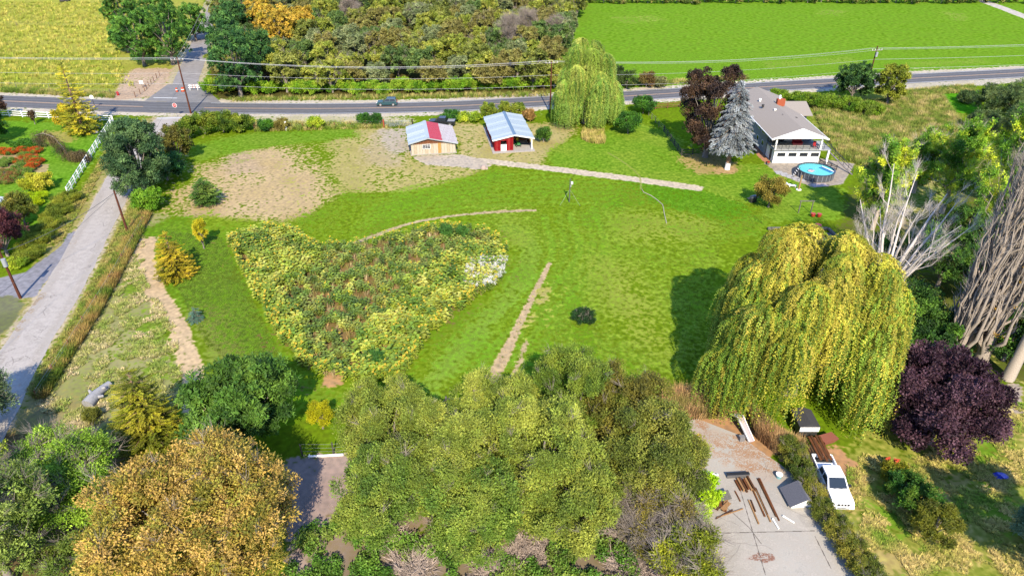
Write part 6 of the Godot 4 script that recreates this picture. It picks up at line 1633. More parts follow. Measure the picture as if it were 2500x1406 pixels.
func sunflower_leaves(v: Color, h: float) -> ArrayMesh:
	var st := bag()
	st.set_color(Color(0.10, 0.13, 0.035))
	tube(st, [Vector3(0, -0.05, 0), Vector3(0.03, h * 0.5, 0.02), Vector3(0, h, 0.04)], [0.03, 0.025, 0.015], 4, false)
	for i in 15:
		var k := 0.18 + 0.80 * i / 14.0
		var a := i * 2.4 + rf(-0.3, 0.3)
		var out := Vector3(cos(a), rf(-0.15, 0.25), sin(a)).normalized()
		var f := rf(0.8, 1.15)
		leaf(st, Vector3(0, h * k, 0) + out * 0.05, out, (Vector3.UP + out * 0.5).normalized(), rf(0.34, 0.5), rf(0.24, 0.34), Color(v.r * f, v.g * f, v.b * f))
	st.generate_normals()
	return st.commit()

func sunflower_head(r: float) -> ArrayMesh:
	var st := bag()
	for i in 11:
		var a := TAU * i / 11.0
		var b := a + 0.3
		var c := a - 0.3
		st.set_color(Color(0.66, 0.48, 0.02))
		tri(st, Vector3(cos(c) * r * 0.4, 0, sin(c) * r * 0.4), Vector3(cos(a) * r, 0.02, sin(a) * r), Vector3(cos(b) * r * 0.4, 0, sin(b) * r * 0.4))
		st.set_color(Color(0.10, 0.05, 0.015))
		tri(st, Vector3(0, 0.03, 0), Vector3(cos(a) * r * 0.42, 0.012, sin(a) * r * 0.42), Vector3(cos(a + TAU / 11) * r * 0.42, 0.012, sin(a + TAU / 11) * r * 0.42))
	st.generate_normals()
	return st.commit()

func field_plants() -> void:
	var bed := PackedVector2Array([Vector2(-40.6, -86.3), Vector2(-36.8, -89.9), Vector2(-31.6, -88.6), Vector2(-27.3, -84.1), Vector2(-21.4, -84.8), Vector2(-14.9, -88.3), Vector2(-10.3, -90.4), Vector2(-3.6, -88.6), Vector2(-0.6, -83.4), Vector2(-1.5, -74.9), Vector2(-5, -69.9), Vector2(-9.3, -63.1), Vector2(-11.3, -55.2), Vector2(-17, -54.6), Vector2(-21.6, -56.5), Vector2(-25.5, -61.1), Vector2(-30, -68.3), Vector2(-35.6, -77.5)])
	var left := PackedVector2Array([Vector2(-40.6, -86.3), Vector2(-36.8, -89.9), Vector2(-31.6, -88.6), Vector2(-27.3, -84.1), Vector2(-24.7, -79.1), Vector2(-28.2, -75.9), Vector2(-27.7, -70.1), Vector2(-24.3, -64.9), Vector2(-21.7, -56.5), Vector2(-25.5, -61.1), Vector2(-30, -68.3), Vector2(-35.6, -77.5)])
	var right := PackedVector2Array([Vector2(-13.2, -74.9), Vector2(-8.9, -80.2), Vector2(-6.4, -84.8), Vector2(-0.6, -83.4), Vector2(-1.5, -74.9), Vector2(-5, -69.9), Vector2(-9.3, -63.1), Vector2(-11.3, -55.2), Vector2(-17, -54.6), Vector2(-17.2, -62.5), Vector2(-14.8, -68.3)])
	var lo := Vector2(1e9, 1e9)
	var hi := -lo
	for p in bed:
		lo = lo.min(p)
		hi = hi.max(p)
	var pal := [Color(0.096, 0.167, 0.017), Color(0.173, 0.242, 0.024), Color(0.271, 0.309, 0.034), Color(0.386, 0.377, 0.07)]
	var low := [Color(0.088, 0.146, 0.022), Color(0.146, 0.203, 0.03), Color(0.229, 0.249, 0.051)]
	var spots := []
	for i in 5200:
		var p := Vector2(rf(lo.x, hi.x), rf(lo.y, hi.y))
		if not Geometry2D.is_point_in_polygon(p, bed):
			continue
		var dense := Geometry2D.is_point_in_polygon(p, left) or Geometry2D.is_point_in_polygon(p, right)
		if patch.get_noise_2d(p.x * 2.2 + 50.0, p.y * 2.2) > (0.5 if dense else 0.2):
			continue
		spots.append([p, dense])
	shapes.sunflower_a = sunflower_leaves(Color(1, 1, 1), 1.5)
	shapes.sunflower_head = sunflower_head(0.14)
	var yellowish := sunflower_leaves(Color(0.264, 0.301, 0.03), 1.6)
	var greenish := sunflower_leaves(Color(0.131, 0.197, 0.019), 1.45)
	var bloom := sunflower_head(0.15)
	var lm := leafy("leaves")
	var hm := leafy("petals", 0.3)

	var protos := []
	for g in 4:
		var t := thing("sunflower", "sunflower", "sunflower", Vector3.ZERO)
		put_mesh([yellowish, greenish][g % 2], "stem_and_leaves", lm, t)
		for n in ([1, 1, 2, 1][g] as int):
			var f := put_mesh(bloom, "flower_head", hm, t)
			f.position = Vector3(rf(-0.12, 0.12), 1.6 - n * 0.12, 0.12 + rf(-0.1, 0.12))
			f.rotation = Vector3(rf(0.5, 1.1), rf(-0.7, 0.7), 0)
		protos.append(t)
	# the plants nearest the edges, one by one
	var many_w := []
	var many_t := []
	var head_w := []
	var head_t := []
	var made := 0
	for s in spots:
		var p := Vector3(s[0].x, 0, s[0].y)
		var edge := 1e9
		for i in bed.size():
			edge = minf(edge, Geometry2D.get_closest_point_to_segment(s[0], bed[i], bed[(i + 1) % bed.size()]).distance_to(s[0]))
		if made < 296 and edge < 1.15:
			var g := (made + (0 if s[1] else 1)) % 4
			var o: Node3D
			if made < 4:
				o = protos[made]
				o.position = p
			else:
				o = copy_of(protos[g], "sunflower", "", p, rf(-40, 40))
			var where := "lower left" if s[0].x < -15.0 and s[0].y > -70.0 else ("left" if s[0].x < -22.0 else ("top" if s[0].y < -78.0 else "right"))
			tag(o, "sunflower plant on the %s edge of the sunflower patch" % where, "sunflower", "sunflowers on the %s edge" % where)
			o.scale = Vector3.ONE * rf(0.75, 1.15)
			made += 1
			continue
		var sc := rf(0.7, 1.15) * (1.0 if s[1] else 0.78)
		many_w.append(Transform3D(Basis(Vector3.UP, rf(0, TAU)).scaled(Vector3(1.25, 1.0, 1.25) * sc), p))
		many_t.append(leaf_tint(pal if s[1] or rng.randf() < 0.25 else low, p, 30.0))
		var heads := 1 if rng.randf() < (0.42 if s[1] else 0.12) else 0
		for n in heads:
			var b := Basis.from_euler(Vector3(rf(0.4, 1.1), rf(-0.9, 0.9), 0)).scaled(Vector3.ONE * rf(0.7, 1.1))
			head_w.append(Transform3D(b, p + Vector3(rf(-0.3, 0.3), 1.5 * sc + rf(-0.25, 0.12), rf(-0.2, 0.3))))
			var v := rf(0.85, 1.15)
			head_t.append(Color(v, v, v))
	stuff(scatter(null, "sunflower_mass", "sunflower_a", lm, many_w, many_t), "dense yellow-green sunflower foliage filling the triangular patch", "sunflowers")
	stuff(scatter(null, "sunflower_blooms", "sunflower_head", hm, head_w, head_t), "yellow sunflower heads over the triangular patch", "flowers")
	# dry weeds and seedlings between them, white cosmos at the right corner
	var w := []
	var t := []
	for i in 3000:
		var p := Vector2(rf(lo.x, hi.x), rf(lo.y, hi.y))
		if Geometry2D.is_point_in_polygon(p, bed) and patch.get_noise_2d(p.x * 2.2 + 50.0, p.y * 2.2) > -0.1:
			w.append(Transform3D(Basis(Vector3.UP, rf(0, TAU)).scaled(Vector3.ONE * rf(0.7, 1.4)), Vector3(p.x, 0, p.y)))
			t.append(leaf_tint([Color(0.229, 0.167, 0.077), Color(0.326, 0.249, 0.131), Color(0.167, 0.167, 0.034), Color(0.386, 0.229, 0.096)], Vector3(p.x, 0, p.y), 3.0))
	stuff(scatter(null, "dry_weeds", "tuft", leafy("dry_stalks", 0.2, 0.9), w, t), "dry brown weeds among the sunflowers", "weeds")
	w = []
	t = []
	var wb := []
	var wt := []
	var corner := PackedVector2Array([Vector2(-5.6, -81.9), Vector2(-3.1, -83.4), Vector2(-0.7, -80.2), Vector2(-1.3, -74.9), Vector2(-2.8, -72.7), Vector2(-5.2, -72.7), Vector2(-6.9, -74.9), Vector2(-6, -78)])
	for i in 700:
		var p := Vector3(rf(-6.0, 2.0), 0, rf(-80.0, -68.0))
		if not Geometry2D.is_point_in_polygon(Vector2(p.x, p.z), corner):
			continue
		wb.append(facing((Vector3.UP + rdir() * 0.4).normalized(), Vector3.ONE * rf(0.5, 0.8), p + Vector3.UP * rf(0.2, 0.7)))
		wt.append(leaf_tint([Color(0.077, 0.167, 0.024), Color(0.167, 0.229, 0.046)], p, 2.0))
		for n in 2:
			w.append(facing((Vector3.UP + Vector3(0, 0, 0.6) + rdir() * 0.4).normalized(), Vector3.ONE * rf(0.3, 0.55), p + Vector3(rf(-0.3, 0.3), rf(0.9, 1.25), rf(-0.2, 0.3))))
			var v := rf(0.42, 0.66)
			t.append(Color(v, v, v * 0.97))
	stuff(scatter(null, "cosmos_foliage", "fine", lm, wb, wt), "feathery foliage under the white flowers", "plants")
	stuff(scatter(null, "white_blossoms", "fine", leafy("white_petals", 0.4), w, t), "white blossoms at the right corner of the sunflower patch", "flowers")
	for q in [[Vector3(-9.42, 0, -86.94), 2.3, 2.0, "dark leafy plant at the sunflower patch's top edge"], [Vector3(-7.19, 0, -87.07), 2.1, 1.7, "second dark leafy plant at the sunflower patch's top edge"], [Vector3(-14.77, 0, -57.9), 1.77, 2.2, "grey-brown seed-head bush low in the sunflower patch"]]:
		broadleaf("tall_plant", q[3], "plant", "", q[0], q[1], q[2], [Color(0.024, 0.088, 0.013), Color(0.06, 0.156, 0.024)], {"n": 140, "cb": 0.0, "size": 0.6, "shape": "big"})

func flower_clump(label: String, at: Vector3, h: float, w: float, leaves: Array, petals: Array, share := 0.5) -> void:
	var o := broadleaf("flower_clump", label, "flowers", "", at, h, w, leaves, {"n": 150, "cb": 0.0, "size": 0.5, "lobes": 5, "shape": "fine"})
	var ws := []
	var ts := []
	for i in int(150 * share):
		var d := Vector3(rf(-1, 1), 0, rf(-1, 1)).limit_length(1.0)
		ws.append(facing((Vector3.UP + rdir() * 0.5).normalized(), Vector3.ONE * rf(0.35, 0.6), Vector3(d.x * w * 0.5, h * (1.06 - 0.5 * d.length_squared()), d.z * w * 0.5)))
		ts.append(leaf_tint(petals, d * 3.0, 1.0))
	scatter(o, "blossoms", "fine", leafy("petals", 0.3), ws, ts)

func garden() -> void:
	var lv := [Color(0.06, 0.151, 0.016), Color(0.151, 0.249, 0.034)]
	var org := [Color(0.323, 0.045, 0.003), Color(0.368, 0.072, 0.003)]
	var n := 0
	for q in [[Vector3(-94.55, 0, -120.66), 2.4, 0], [Vector3(-92.9, 0, -120.45), 2.2, 0], [Vector3(-90.72, 0, -116), 3.0, 1], [Vector3(-91.44, 0, -121.29), 2.2, 0], [Vector3(-88.72, 0, -121.08), 2.4, 0], [Vector3(-88.19, 0, -117.18), 4.0, 0], [Vector3(-85.33, 0, -115.6), 2.6, 0], [Vector3(-84.69, 0, -113.3), 2.2, 0], [Vector3(-87.09, 0, -113.68), 2.6, 1], [Vector3(-89.47, 0, -118.8), 2.6, 1], [Vector3(-87.73, 0, -110.33), 3.6, 2], [Vector3(-85.73, 0, -109.61), 3.4, 2], [Vector3(-84.64, 0, -111.06), 3.0, 1], [Vector3(-86.86, 0, -117.18), 2.2, 1], [Vector3(-85.14, 0, -107.31), 3.0, 2], [Vector3(-90.74, 0, -114.63), 3.0, 1], [Vector3(-82.71, 0, -107.31), 2.4, 1]]:
		flower_clump("%s clump in the garden bed, %s" % [["orange marigold", "leafy green", "rusty mixed"][q[2]], ["at its upper left corner", "beside the corner clump", "below the corner clumps", "at the middle of its upper edge", "at its upper right corner", "in its centre, the widest", "along its right border", "at its lower right tip", "inside the orange ring", "above the centre clump", "low on its left side", "above the yellow shrub", "at its lower right border", "by the right border", "lowest of all", "near the left frame edge", "touching the yellow shrub"][n]], q[0], rf(0.7, 1.0), q[1], lv, org if q[2] == 0 else ([Color(0.117, 0.155, 0.017)] if q[2] == 1 else [Color(0.222, 0.06, 0.017), Color(0.155, 0.072, 0.017), Color(0.275, 0.135, 0.039)]), [0.9, 0.25, 0.5][q[2]])
		n += 1
	var pond := thing("rock_bed", "pale stone bed by the white fence corner", "stones", Vector3(-83.59, 0, -133.63))
	for i in 26:
		var st := bag()
		var c := Vector3(rf(-2.2, 2.2), 0.1, rf(-2.0, 2.0))
		var r := rf(0.15, 0.4)
		tube(st, [c + Vector3.DOWN * 0.1, c + Vector3.UP * r * 0.5, c + Vector3.UP * r], [r, r * 1.1, r * 0.4], 6)
		put(st, "stone", grain("pale_stone", Color(0.198, 0.198, 0.212), Color(0.275, 0.27, 0.275), 1.0), pond)

func tufts(called: String, label: String, polys: Array, count: int, shape: String, pal: Array, smin: float, smax: float, thin := -2.0) -> void:
	var w := []
	var t := []
	var per := count / polys.size()
	for poly in polys:
		var lo := Vector2(1e9, 1e9)
		var hi := -lo
		for p in poly:
			lo = lo.min(p)
			hi = hi.max(p)
		var done := 0
		for i in per * 8:
			if done >= per:
				break
			var p := Vector2(rf(lo.x, hi.x), rf(lo.y, hi.y))
			if not Geometry2D.is_point_in_polygon(p, poly) or patch.get_noise_2d(p.x * 1.7, p.y * 1.7) < thin + rf(-0.15, 0.15):
				continue
			done += 1
			var s := rf(smin, smax)
			w.append(Transform3D(Basis(Vector3.UP, rf(0, TAU)).scaled(Vector3(s * 1.3, s, s * 1.3)), Vector3(p.x, 0, p.y)))
			if pal.is_empty():
				var g := lawn_cover.at(p.x, p.y)
				var v := rf(1.0, 1.75)
				t.append(Color(g.r * v, g.g * v, g.b * v))
				continue
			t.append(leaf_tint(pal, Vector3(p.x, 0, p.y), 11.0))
	stuff(scatter(null, called, shape, leafy("dry_stalks", 0.2, 0.9), w, t), label, "grass")

func rough_growth() -> void:
	var straw := [Color(0.229, 0.131, 0.041), Color(0.326, 0.229, 0.06), Color(0.117, 0.151, 0.016), Color(0.077, 0.131, 0.01)]
	var meadow := [Color(0.088, 0.146, 0.013), Color(0.151, 0.197, 0.026), Color(0.264, 0.242, 0.06), Color(0.386, 0.309, 0.117)]
	tufts("lane_grass", "tall dry grass along the ditch between lane and lawn", [PackedVector2Array([Vector2(-56.9, -95.4), Vector2(-55.5, -94.7), Vector2(-51.6, -78), Vector2(-49.4, -67.4), Vector2(-48.1, -58.7), Vector2(-47.1, -52.4), Vector2(-48.5, -52.7), Vector2(-49.3, -60.2), Vector2(-52.2, -73.9), Vector2(-56.1, -89.9)])], 5200, "tuft", straw, 0.6, 1.5)
	tufts("verge_grass", "short rough grass on the lane verges", [PackedVector2Array([Vector2(-60.3, -98.4), Vector2(-57.5, -95.4), Vector2(-54.3, -79.1), Vector2(-51.4, -65.7), Vector2(-49.2, -54), Vector2(-49.8, -53.7), Vector2(-52.4, -67.4), Vector2(-58.2, -89.9)]), PackedVector2Array([Vector2(-78.7, -130.7), Vector2(-73.5, -117.6), Vector2(-68.6, -101.5), Vector2(-64.3, -86.1), Vector2(-65.3, -84.8), Vector2(-68.5, -95.4), Vector2(-73.8, -113.7), Vector2(-77.8, -126.1)])], 3600, "turf", [Color(0.117, 0.179, 0.016), Color(0.197, 0.203, 0.034), Color(0.286, 0.229, 0.066)], 0.6, 1.2)
	tufts("meadow_grass", "tall uncut meadow grass right of the house", [PackedVector2Array([Vector2(66.4, -148.8), Vector2(99.8, -158.1), Vector2(93.4, -138.2), Vector2(79.3, -115.6), Vector2(65.6, -110), Vector2(60.3, -117.6), Vector2(61.7, -130.7)])], 11000, "tuft", meadow, 0.8, 1.5)
	tufts("roadside_grass", "rough grass along the main road", [PackedVector2Array([Vector2(-63.7, -152.7), Vector2(8.5, -156.8), Vector2(8.6, -160.1), Vector2(-64.7, -155.5)]), PackedVector2Array([Vector2(-53.5, -138.2), Vector2(-21.2, -138.2), Vector2(-20.8, -135.1), Vector2(-51.7, -132.6)]), PackedVector2Array([Vector2(13.5, -161.4), Vector2(59.1, -171.4), Vector2(60, -174.5), Vector2(13.8, -164.9)]), PackedVector2Array([Vector2(91.9, -161.4), Vector2(112.1, -166.3), Vector2(108.6, -160.1), Vector2(89.7, -156.8)]), PackedVector2Array([Vector2(-120.1, -160.1), Vector2(-90.9, -155.5), Vector2(-93.2, -160.1), Vector2(-122.2, -163.5)])], 5200, "tuft", meadow, 0.7, 1.4)
	tufts("pasture_grass", "tufty yellow grass of the upper pasture", [PackedVector2Array([Vector2(-213.1, -281.5), Vector2(-149.9, -281.5), Vector2(-106.6, -189.5), Vector2(-90.1, -163.8), Vector2(-133, -164.9)])], 8000, "tuft", [Color(0.463, 0.395, 0.088), Color(0.326, 0.326, 0.046), Color(0.197, 0.249, 0.024)], 0.8, 1.5, -0.1)
	tufts("willow_reeds", "yellowing iris clump at the far willow's foot", [PackedVector2Array([Vector2(14, -132.6), Vector2(18.5, -132.6), Vector2(17.9, -125.6), Vector2(15, -126.1), Vector2(13.6, -128.4)])], 420, "reed", [Color(0.229, 0.229, 0.034), Color(0.515, 0.386, 0.141)], 0.5, 0.9)
	tufts("brown_reeds", "rust brown dry reeds between lawn and slab", [PackedVector2Array([Vector2(13.1, -51.5), Vector2(16.6, -53), Vector2(20.5, -53.7), Vector2(22.1, -51.8), Vector2(20.4, -49.7), Vector2(16.2, -49.2), Vector2(13.4, -48.6)]), PackedVector2Array([Vector2(23.3, -50.3), Vector2(24.9, -46.4), Vector2(26.8, -45.4), Vector2(24.3, -44.9), Vector2(23.1, -46.9)])], 3600, "reed", [Color(0.301, 0.162, 0.07), Color(0.386, 0.249, 0.112), Color(0.197, 0.173, 0.041)], 0.7, 1.15)
	tufts("lawn_grass", "thin dry grass tufts on the worn strip", [PackedVector2Array([Vector2(-49.7, -53.4), Vector2(-50.5, -64.9), Vector2(-54.9, -84.8), Vector2(-54.3, -89.9), Vector2(-47.8, -75.9), Vector2(-39.1, -64.9), Vector2(-32.4, -50.9), Vector2(-36.3, -46.4), Vector2(-43, -48)])], 5200, "turf", [Color(0.463, 0.368, 0.197), Color(0.264, 0.264, 0.066), Color(0.167, 0.229, 0.034)], 0.6, 1.2, -0.05)
	tufts("right_lawn_grass", "uneven grass of the lawn right of the slab", [PackedVector2Array([Vector2(31.1, -44.9), Vector2(37.2, -44.4), Vector2(47.4, -50.9), Vector2(53, -53.4), Vector2(39.2, -31.9), Vector2(27.1, -31.9), Vector2(26.3, -36.7)])], 6500, "turf", [Color(0.141, 0.229, 0.016), Color(0.342, 0.301, 0.066), Color(0.515, 0.386, 0.131)], 0.5, 1.0, -0.05)
	tufts("lawn_turf", "short mown turf of the big lawn", [PackedVector2Array([Vector2(-41.6, -89.9), Vector2(-27.2, -101.5), Vector2(-16, -102.3), Vector2(-3.6, -111.8), Vector2(10.5, -108.9), Vector2(30.3, -103.4), Vector2(44.6, -98.4), Vector2(29.5, -84.8), Vector2(19.2, -55.3), Vector2(3, -55.3), Vector2(-10.3, -52.1), Vector2(-8.7, -61.7), Vector2(-0.5, -73.9), Vector2(0.6, -84.8), Vector2(-9.2, -91.9), Vector2(-20.8, -88), Vector2(-27.2, -84.8), Vector2(-37.2, -91.2)]), PackedVector2Array([Vector2(-51.9, -89.9), Vector2(-41.9, -87.3), Vector2(-33.9, -73.9), Vector2(-25.8, -60.2), Vector2(-21.5, -54), Vector2(-26.9, -55.3), Vector2(-34.5, -61.7), Vector2(-40.2, -70.1), Vector2(-47.1, -80.2)])], 60000, "turf", [], 0.2, 0.4)
	# brush and nettles along the bottom edge
	var w := []
	var t := []
	for i in 1500:
		var p := Vector3(rf(-17.0, 9.5), 0, rf(-37.0, -29.5))
		if patch.get_noise_2d(p.x * 1.5, p.z * 1.5 + 90.0) < 0.0:
			continue
		for n in 2:
			w.append(facing((Vector3.UP + rdir() * 0.4).normalized(), Vector3.ONE * rf(0.5, 0.9), p + Vector3(rf(-0.3, 0.3), rf(0.1, 0.9), rf(-0.3, 0.3))))
			t.append(leaf_tint([Color(0.06, 0.151, 0.016), Color(0.112, 0.216, 0.026), Color(0.209, 0.271, 0.049)], p, 4.0))
	stuff(scatter(null, "nettles", "round", leafy("leaves"), w, t), "bright green nettle patches at the bottom edge", "weeds")
	var k := 0
	for q in [[Vector3(-10.14, 0, -35.54), 1.6], [Vector3(-5.19, 0, -34.96), 1.5], [Vector3(2.36, 0, -37.54), 1.9], [Vector3(1.62, 0, -34.77), 1.5], [Vector3(8.33, 0, -36.72), 1.8], [Vector3(-0.94, 0, -33.11), 1.7], [Vector3(-7.53, 0, -32.94), 1.4], [Vector3(9.15, 0, -33.29), 1.7]]:
		var o := thing("brush_pile", ["brush pile at the left end of the nettles", "brush pile below the thicket's green bush", "reddish brush pile under the thicket's heart", "brush pile below the reddish one", "dark ashy brush pile near the slab scrub", "pale brush pile at the bottom edge, middle", "pale brush pile at the bottom edge, left", "pale brush pile at the bottom edge beside the scrub"][k], "brush pile", q[0])
		var ws := []
		var ts := []
		for i in 130:
			var d := Vector3(rf(-1, 1), 0, rf(-1, 1)).limit_length(1.0)
			ws.append(facing(Vector3(rf(-1, 1), rf(-0.15, 0.45), rf(-1, 1)).normalized(), Vector3(1.0, rf(0.8, 1.5), 1.0), Vector3(d.x * q[1], rf(0.05, 0.55) * (1.1 - d.length()), d.z * q[1] * 0.7)))
			var v := rf(0.7, 1.25)
			ts.append(Color(0.30 * v, 0.24 * v, 0.20 * v) if k != 2 else Color(0.26 * v, 0.14 * v, 0.10 * v))
		scatter(o, "sticks", "sticks", leafy("bare_wood", 0.0, 0.9), ws, ts)
		k += 1

# ---------------------------------------------------------------- vehicles: x forward, z to the right
# a side profile swept across the width, narrowing towards its top by `tuck`
func hull(st: SurfaceTool, prof: PackedVector2Array, half: float, y0: float, y1: float, tuck: float) -> void:
	if Geometry2D.is_polygon_clockwise(prof):
		prof.reverse()
	var hw := func(p: Vector2) -> float:
		return half - tuck * clampf((p.y - y0) / (y1 - y0), 0.0, 1.0)
	var n := prof.size()
	for i in n:
		var a := prof[i]
		var b := prof[(i + 1) % n]
		quad(st, Vector3(a.x, a.y, -hw.call(a)), Vector3(b.x, b.y, -hw.call(b)), Vector3(b.x, b.y, hw.call(b)), Vector3(a.x, a.y, hw.call(a)))
	var t := Geometry2D.triangulate_polygon(prof)
	for s in [-1.0, 1.0]:
		for i in range(0, t.size(), 3):
			var q := []
			for k in 3:
				var p := prof[t[i + k]]
				q.append(Vector3(p.x, p.y, s * hw.call(p)))
			if s < 0:
				tri(st, q[0], q[1], q[2])
			else:
				tri(st, q[0], q[2], q[1])

func wheels(v: Node3D, xs: Array, half: float, r: float, rim: Material) -> void:
	var rubber := mat("tyre_rubber", Color(0.02, 0.02, 0.02), 0.9)
	for x in xs:
		for s in [-1.0, 1.0]:
			var w := tubep(v, "wheel", rubber, [Vector3(x, r, s * (half - 0.24)), Vector3(x, r, s * (half - 0.22)), Vector3(x, r, s * half)], [r * 0.9, r, r * 0.97], 16)
			tubep(w, "rim", rim, [Vector3(x, r, s * (half - 0.05)), Vector3(x, r, s * (half + 0.012))], [r * 0.66, r * 0.6], 12)

# flat pane on a cabin side or end, given by four points, slightly proud
func pane(v: Node3D, called: String, m: Material, p: Array) -> MeshInstance3D:
	var st := bag()
	var n: Vector3 = (p[1] - p[0]).cross(p[3] - p[0]).normalized() * 0.012
	var c: Vector3 = (p[0] + p[1] + p[2] + p[3]) / 4.0
	if n.dot(c - Vector3(c.x * 0.6, 0.9, 0)) < 0.0:
		n = -n
	quad(st, p[0] + n, p[1] + n, p[2] + n, p[3] + n)
	for k in 4:
		quad(st, p[k] + n, p[(k + 1) % 4] + n, p[(k + 1) % 4] - n, p[k] - n)
	return put(st, called, m, v)

func vehicles() -> void:
	var glass := mat("car_glass", Color(0.015, 0.02, 0.025), 0.05)
	var alloy := mat("alloy", Color(0.5, 0.5, 0.5), 0.35, 0.7)
	var trim := mat("black_trim", Color(0.02, 0.02, 0.02), 0.5)
	var lamp := mat("lamp_glass", Color(0.6, 0.6, 0.6), 0.1)
	# dark teal car heading left
	var p := mat("teal_paint", Color(0.003, 0.034, 0.041), 0.25)
	p.clearcoat_enabled = true
	var c := thing("car", "dark teal estate car driving along the road", "car", Vector3(-27.8, 0, -150.41), 184.0)
	var st := bag()
	hull(st, PackedVector2Array([Vector2(-2.2, 0.32), Vector2(-2.28, 0.7), Vector2(-2.2, 1.02), Vector2(0.95, 1.02), Vector2(1.95, 0.93), Vector2(2.22, 0.74), Vector2(2.26, 0.34)]), 0.9, 0.5, 1.0, 0.04)
	put(st, "body", p, c)
	st = bag()
	hull(st, PackedVector2Array([Vector2(-2.16, 1.0), Vector2(-1.9, 1.62), Vector2(-0.1, 1.68), Vector2(0.95, 1.01)]), 0.85, 1.0, 1.65, 0.16)
	put(st, "cabin", p, c)
	for s in [-1.0, 1.0]:
		pane(c, "side_window", glass, [Vector3(-1.9, 1.08, s * 0.83), Vector3(-0.75, 1.08, s * 0.83), Vector3(-0.75, 1.55, s * 0.72), Vector3(-1.75, 1.53, s * 0.72)])
		pane(c, "side_window", glass, [Vector3(-0.65, 1.08, s * 0.83), Vector3(0.7, 1.08, s * 0.83), Vector3(-0.05, 1.57, s * 0.72), Vector3(-0.65, 1.57, s * 0.72)])
		barp(c, "roof_rail", trim, Vector3(-1.8, 1.72, s * 0.6), Vector3(-0.2, 1.74, s * 0.6), 0.05, 0.05)
		boxp(c, "headlight", lamp, Vector3(2.16, 0.78, s * 0.62), Vector3(0.14, 0.16, 0.34))
		boxp(c, "tail_light", mat("red_lens", Color(0.4, 0.02, 0.02), 0.3), Vector3(-2.23, 0.9, s * 0.7), Vector3(0.1, 0.28, 0.2))
		boxp(c, "mirror", trim, Vector3(0.62, 1.1, s * 0.98), Vector3(0.14, 0.14, 0.2))
	pane(c, "windscreen", glass, [Vector3(0.86, 1.07, -0.74), Vector3(0.86, 1.07, 0.74), Vector3(0.0, 1.62, 0.64), Vector3(0.0, 1.62, -0.64)])
	pane(c, "rear_window", glass, [Vector3(-2.12, 1.08, -0.72), Vector3(-2.12, 1.08, 0.72), Vector3(-1.94, 1.54, 0.62), Vector3(-1.94, 1.54, -0.62)])
	wheels(c, [-1.4, 1.4], 0.9, 0.36, alloy)
	# black pickup behind the workshop, heading left
	var k := mat("black_paint", Color(0.012, 0.013, 0.016), 0.2)
	c = thing("pickup", "black crew cab pickup parked behind the workshop", "pickup", Vector3(-14.4, 0, -136.78), 176.0)
	pickup(c, k, glass, alloy, trim, lamp, 1.0, true)
	boxp(c, "bed_cover", mat("tonneau", Color(0.155, 0.151, 0.135), 0.7), Vector3(-2.0, 1.1, 0), Vector3(1.5, 0.05, 1.6))
	# white pickup nosing out from under the willow
	var w := mat("white_car_paint", Color(0.66, 0.66, 0.66), 0.25)
	c = thing("pickup", "white pickup parked on the grass below the huge willow", "pickup", Vector3(27.6, 0, -41.1), -92.0)
	pickup(c, w, glass, alloy, trim, lamp, 1.0, true)
	# its load and the trailer behind
	var l := thing("lumber_load", "rusty brown planks laid on the white pickup's bed", "lumber", Vector3(27.8, 1.16, -44.5))
	var old := [grain("rusty_plank", Color(0.06, 0.024, 0.01), Color(0.135, 0.053, 0.024), 1.0, 0.9, 6.0), grain("dark_plank", Color(0.039, 0.019, 0.01), Color(0.086, 0.041, 0.021), 1.0, 0.9, 6.0)]
	for i in 5:
		boxp(l, "plank", old[i % 2], Vector3(-0.5 + i * 0.24, 0.05 + 0.02 * (i % 2), rf(-0.15, 0.15)), Vector3(0.2, 0.07, 2.9), Basis(Vector3.UP, rf(-0.03, 0.03)))
	var tr := thing("trailer", "black-topped trailer with white tailgate under the willow", "trailer", Vector3(27.7, 0, -48.0))
	boxp(tr, "box", trim, Vector3(0, 0.95, 0), Vector3(1.7, 1.1, 2.2))
	var rf2 := bag()
	prism(rf2, PackedVector2Array([Vector2(-0.95, 1.52), Vector2(0, 1.9), Vector2(0.95, 1.52)]), -1.2, 1.2)
	put(rf2, "roof", mat("black_canvas", Color(0.025, 0.025, 0.028), 0.9), tr)
	boxp(tr, "tailgate", mat("white_paint", Color(0.62, 0.62, 0.6)), Vector3(0, 1.25, 1.16), Vector3(1.8, 0.55, 0.06))
	wheels(tr, [0.0], 0.95, 0.33, trim)
	var ct := thing("cart", "rusty wheelbarrow-like bin beside the plank load", "bin", Vector3(29.3, 0, -46.2), 20.0)
	var cb := bag()
	hull(cb, PackedVector2Array([Vector2(-0.55, 0.35), Vector2(-0.8, 0.85), Vector2(0.8, 0.85), Vector2(0.5, 0.35)]), 0.35, 0.35, 0.85, -0.15)
	put(cb, "tub", mat("rust_red", Color(0.155, 0.045, 0.024), 0.9), ct)
	for s in [-0.3, 0.3]:
		barp(ct, "leg", trim, Vector3(-0.4, 0.0, s), Vector3(-0.5, 0.5, s), 0.05, 0.05)
	tubep(ct, "wheel", trim, [Vector3(0.7, 0.2, -0.05), Vector3(0.7, 0.2, 0.05)], [0.2, 0.2], 10)

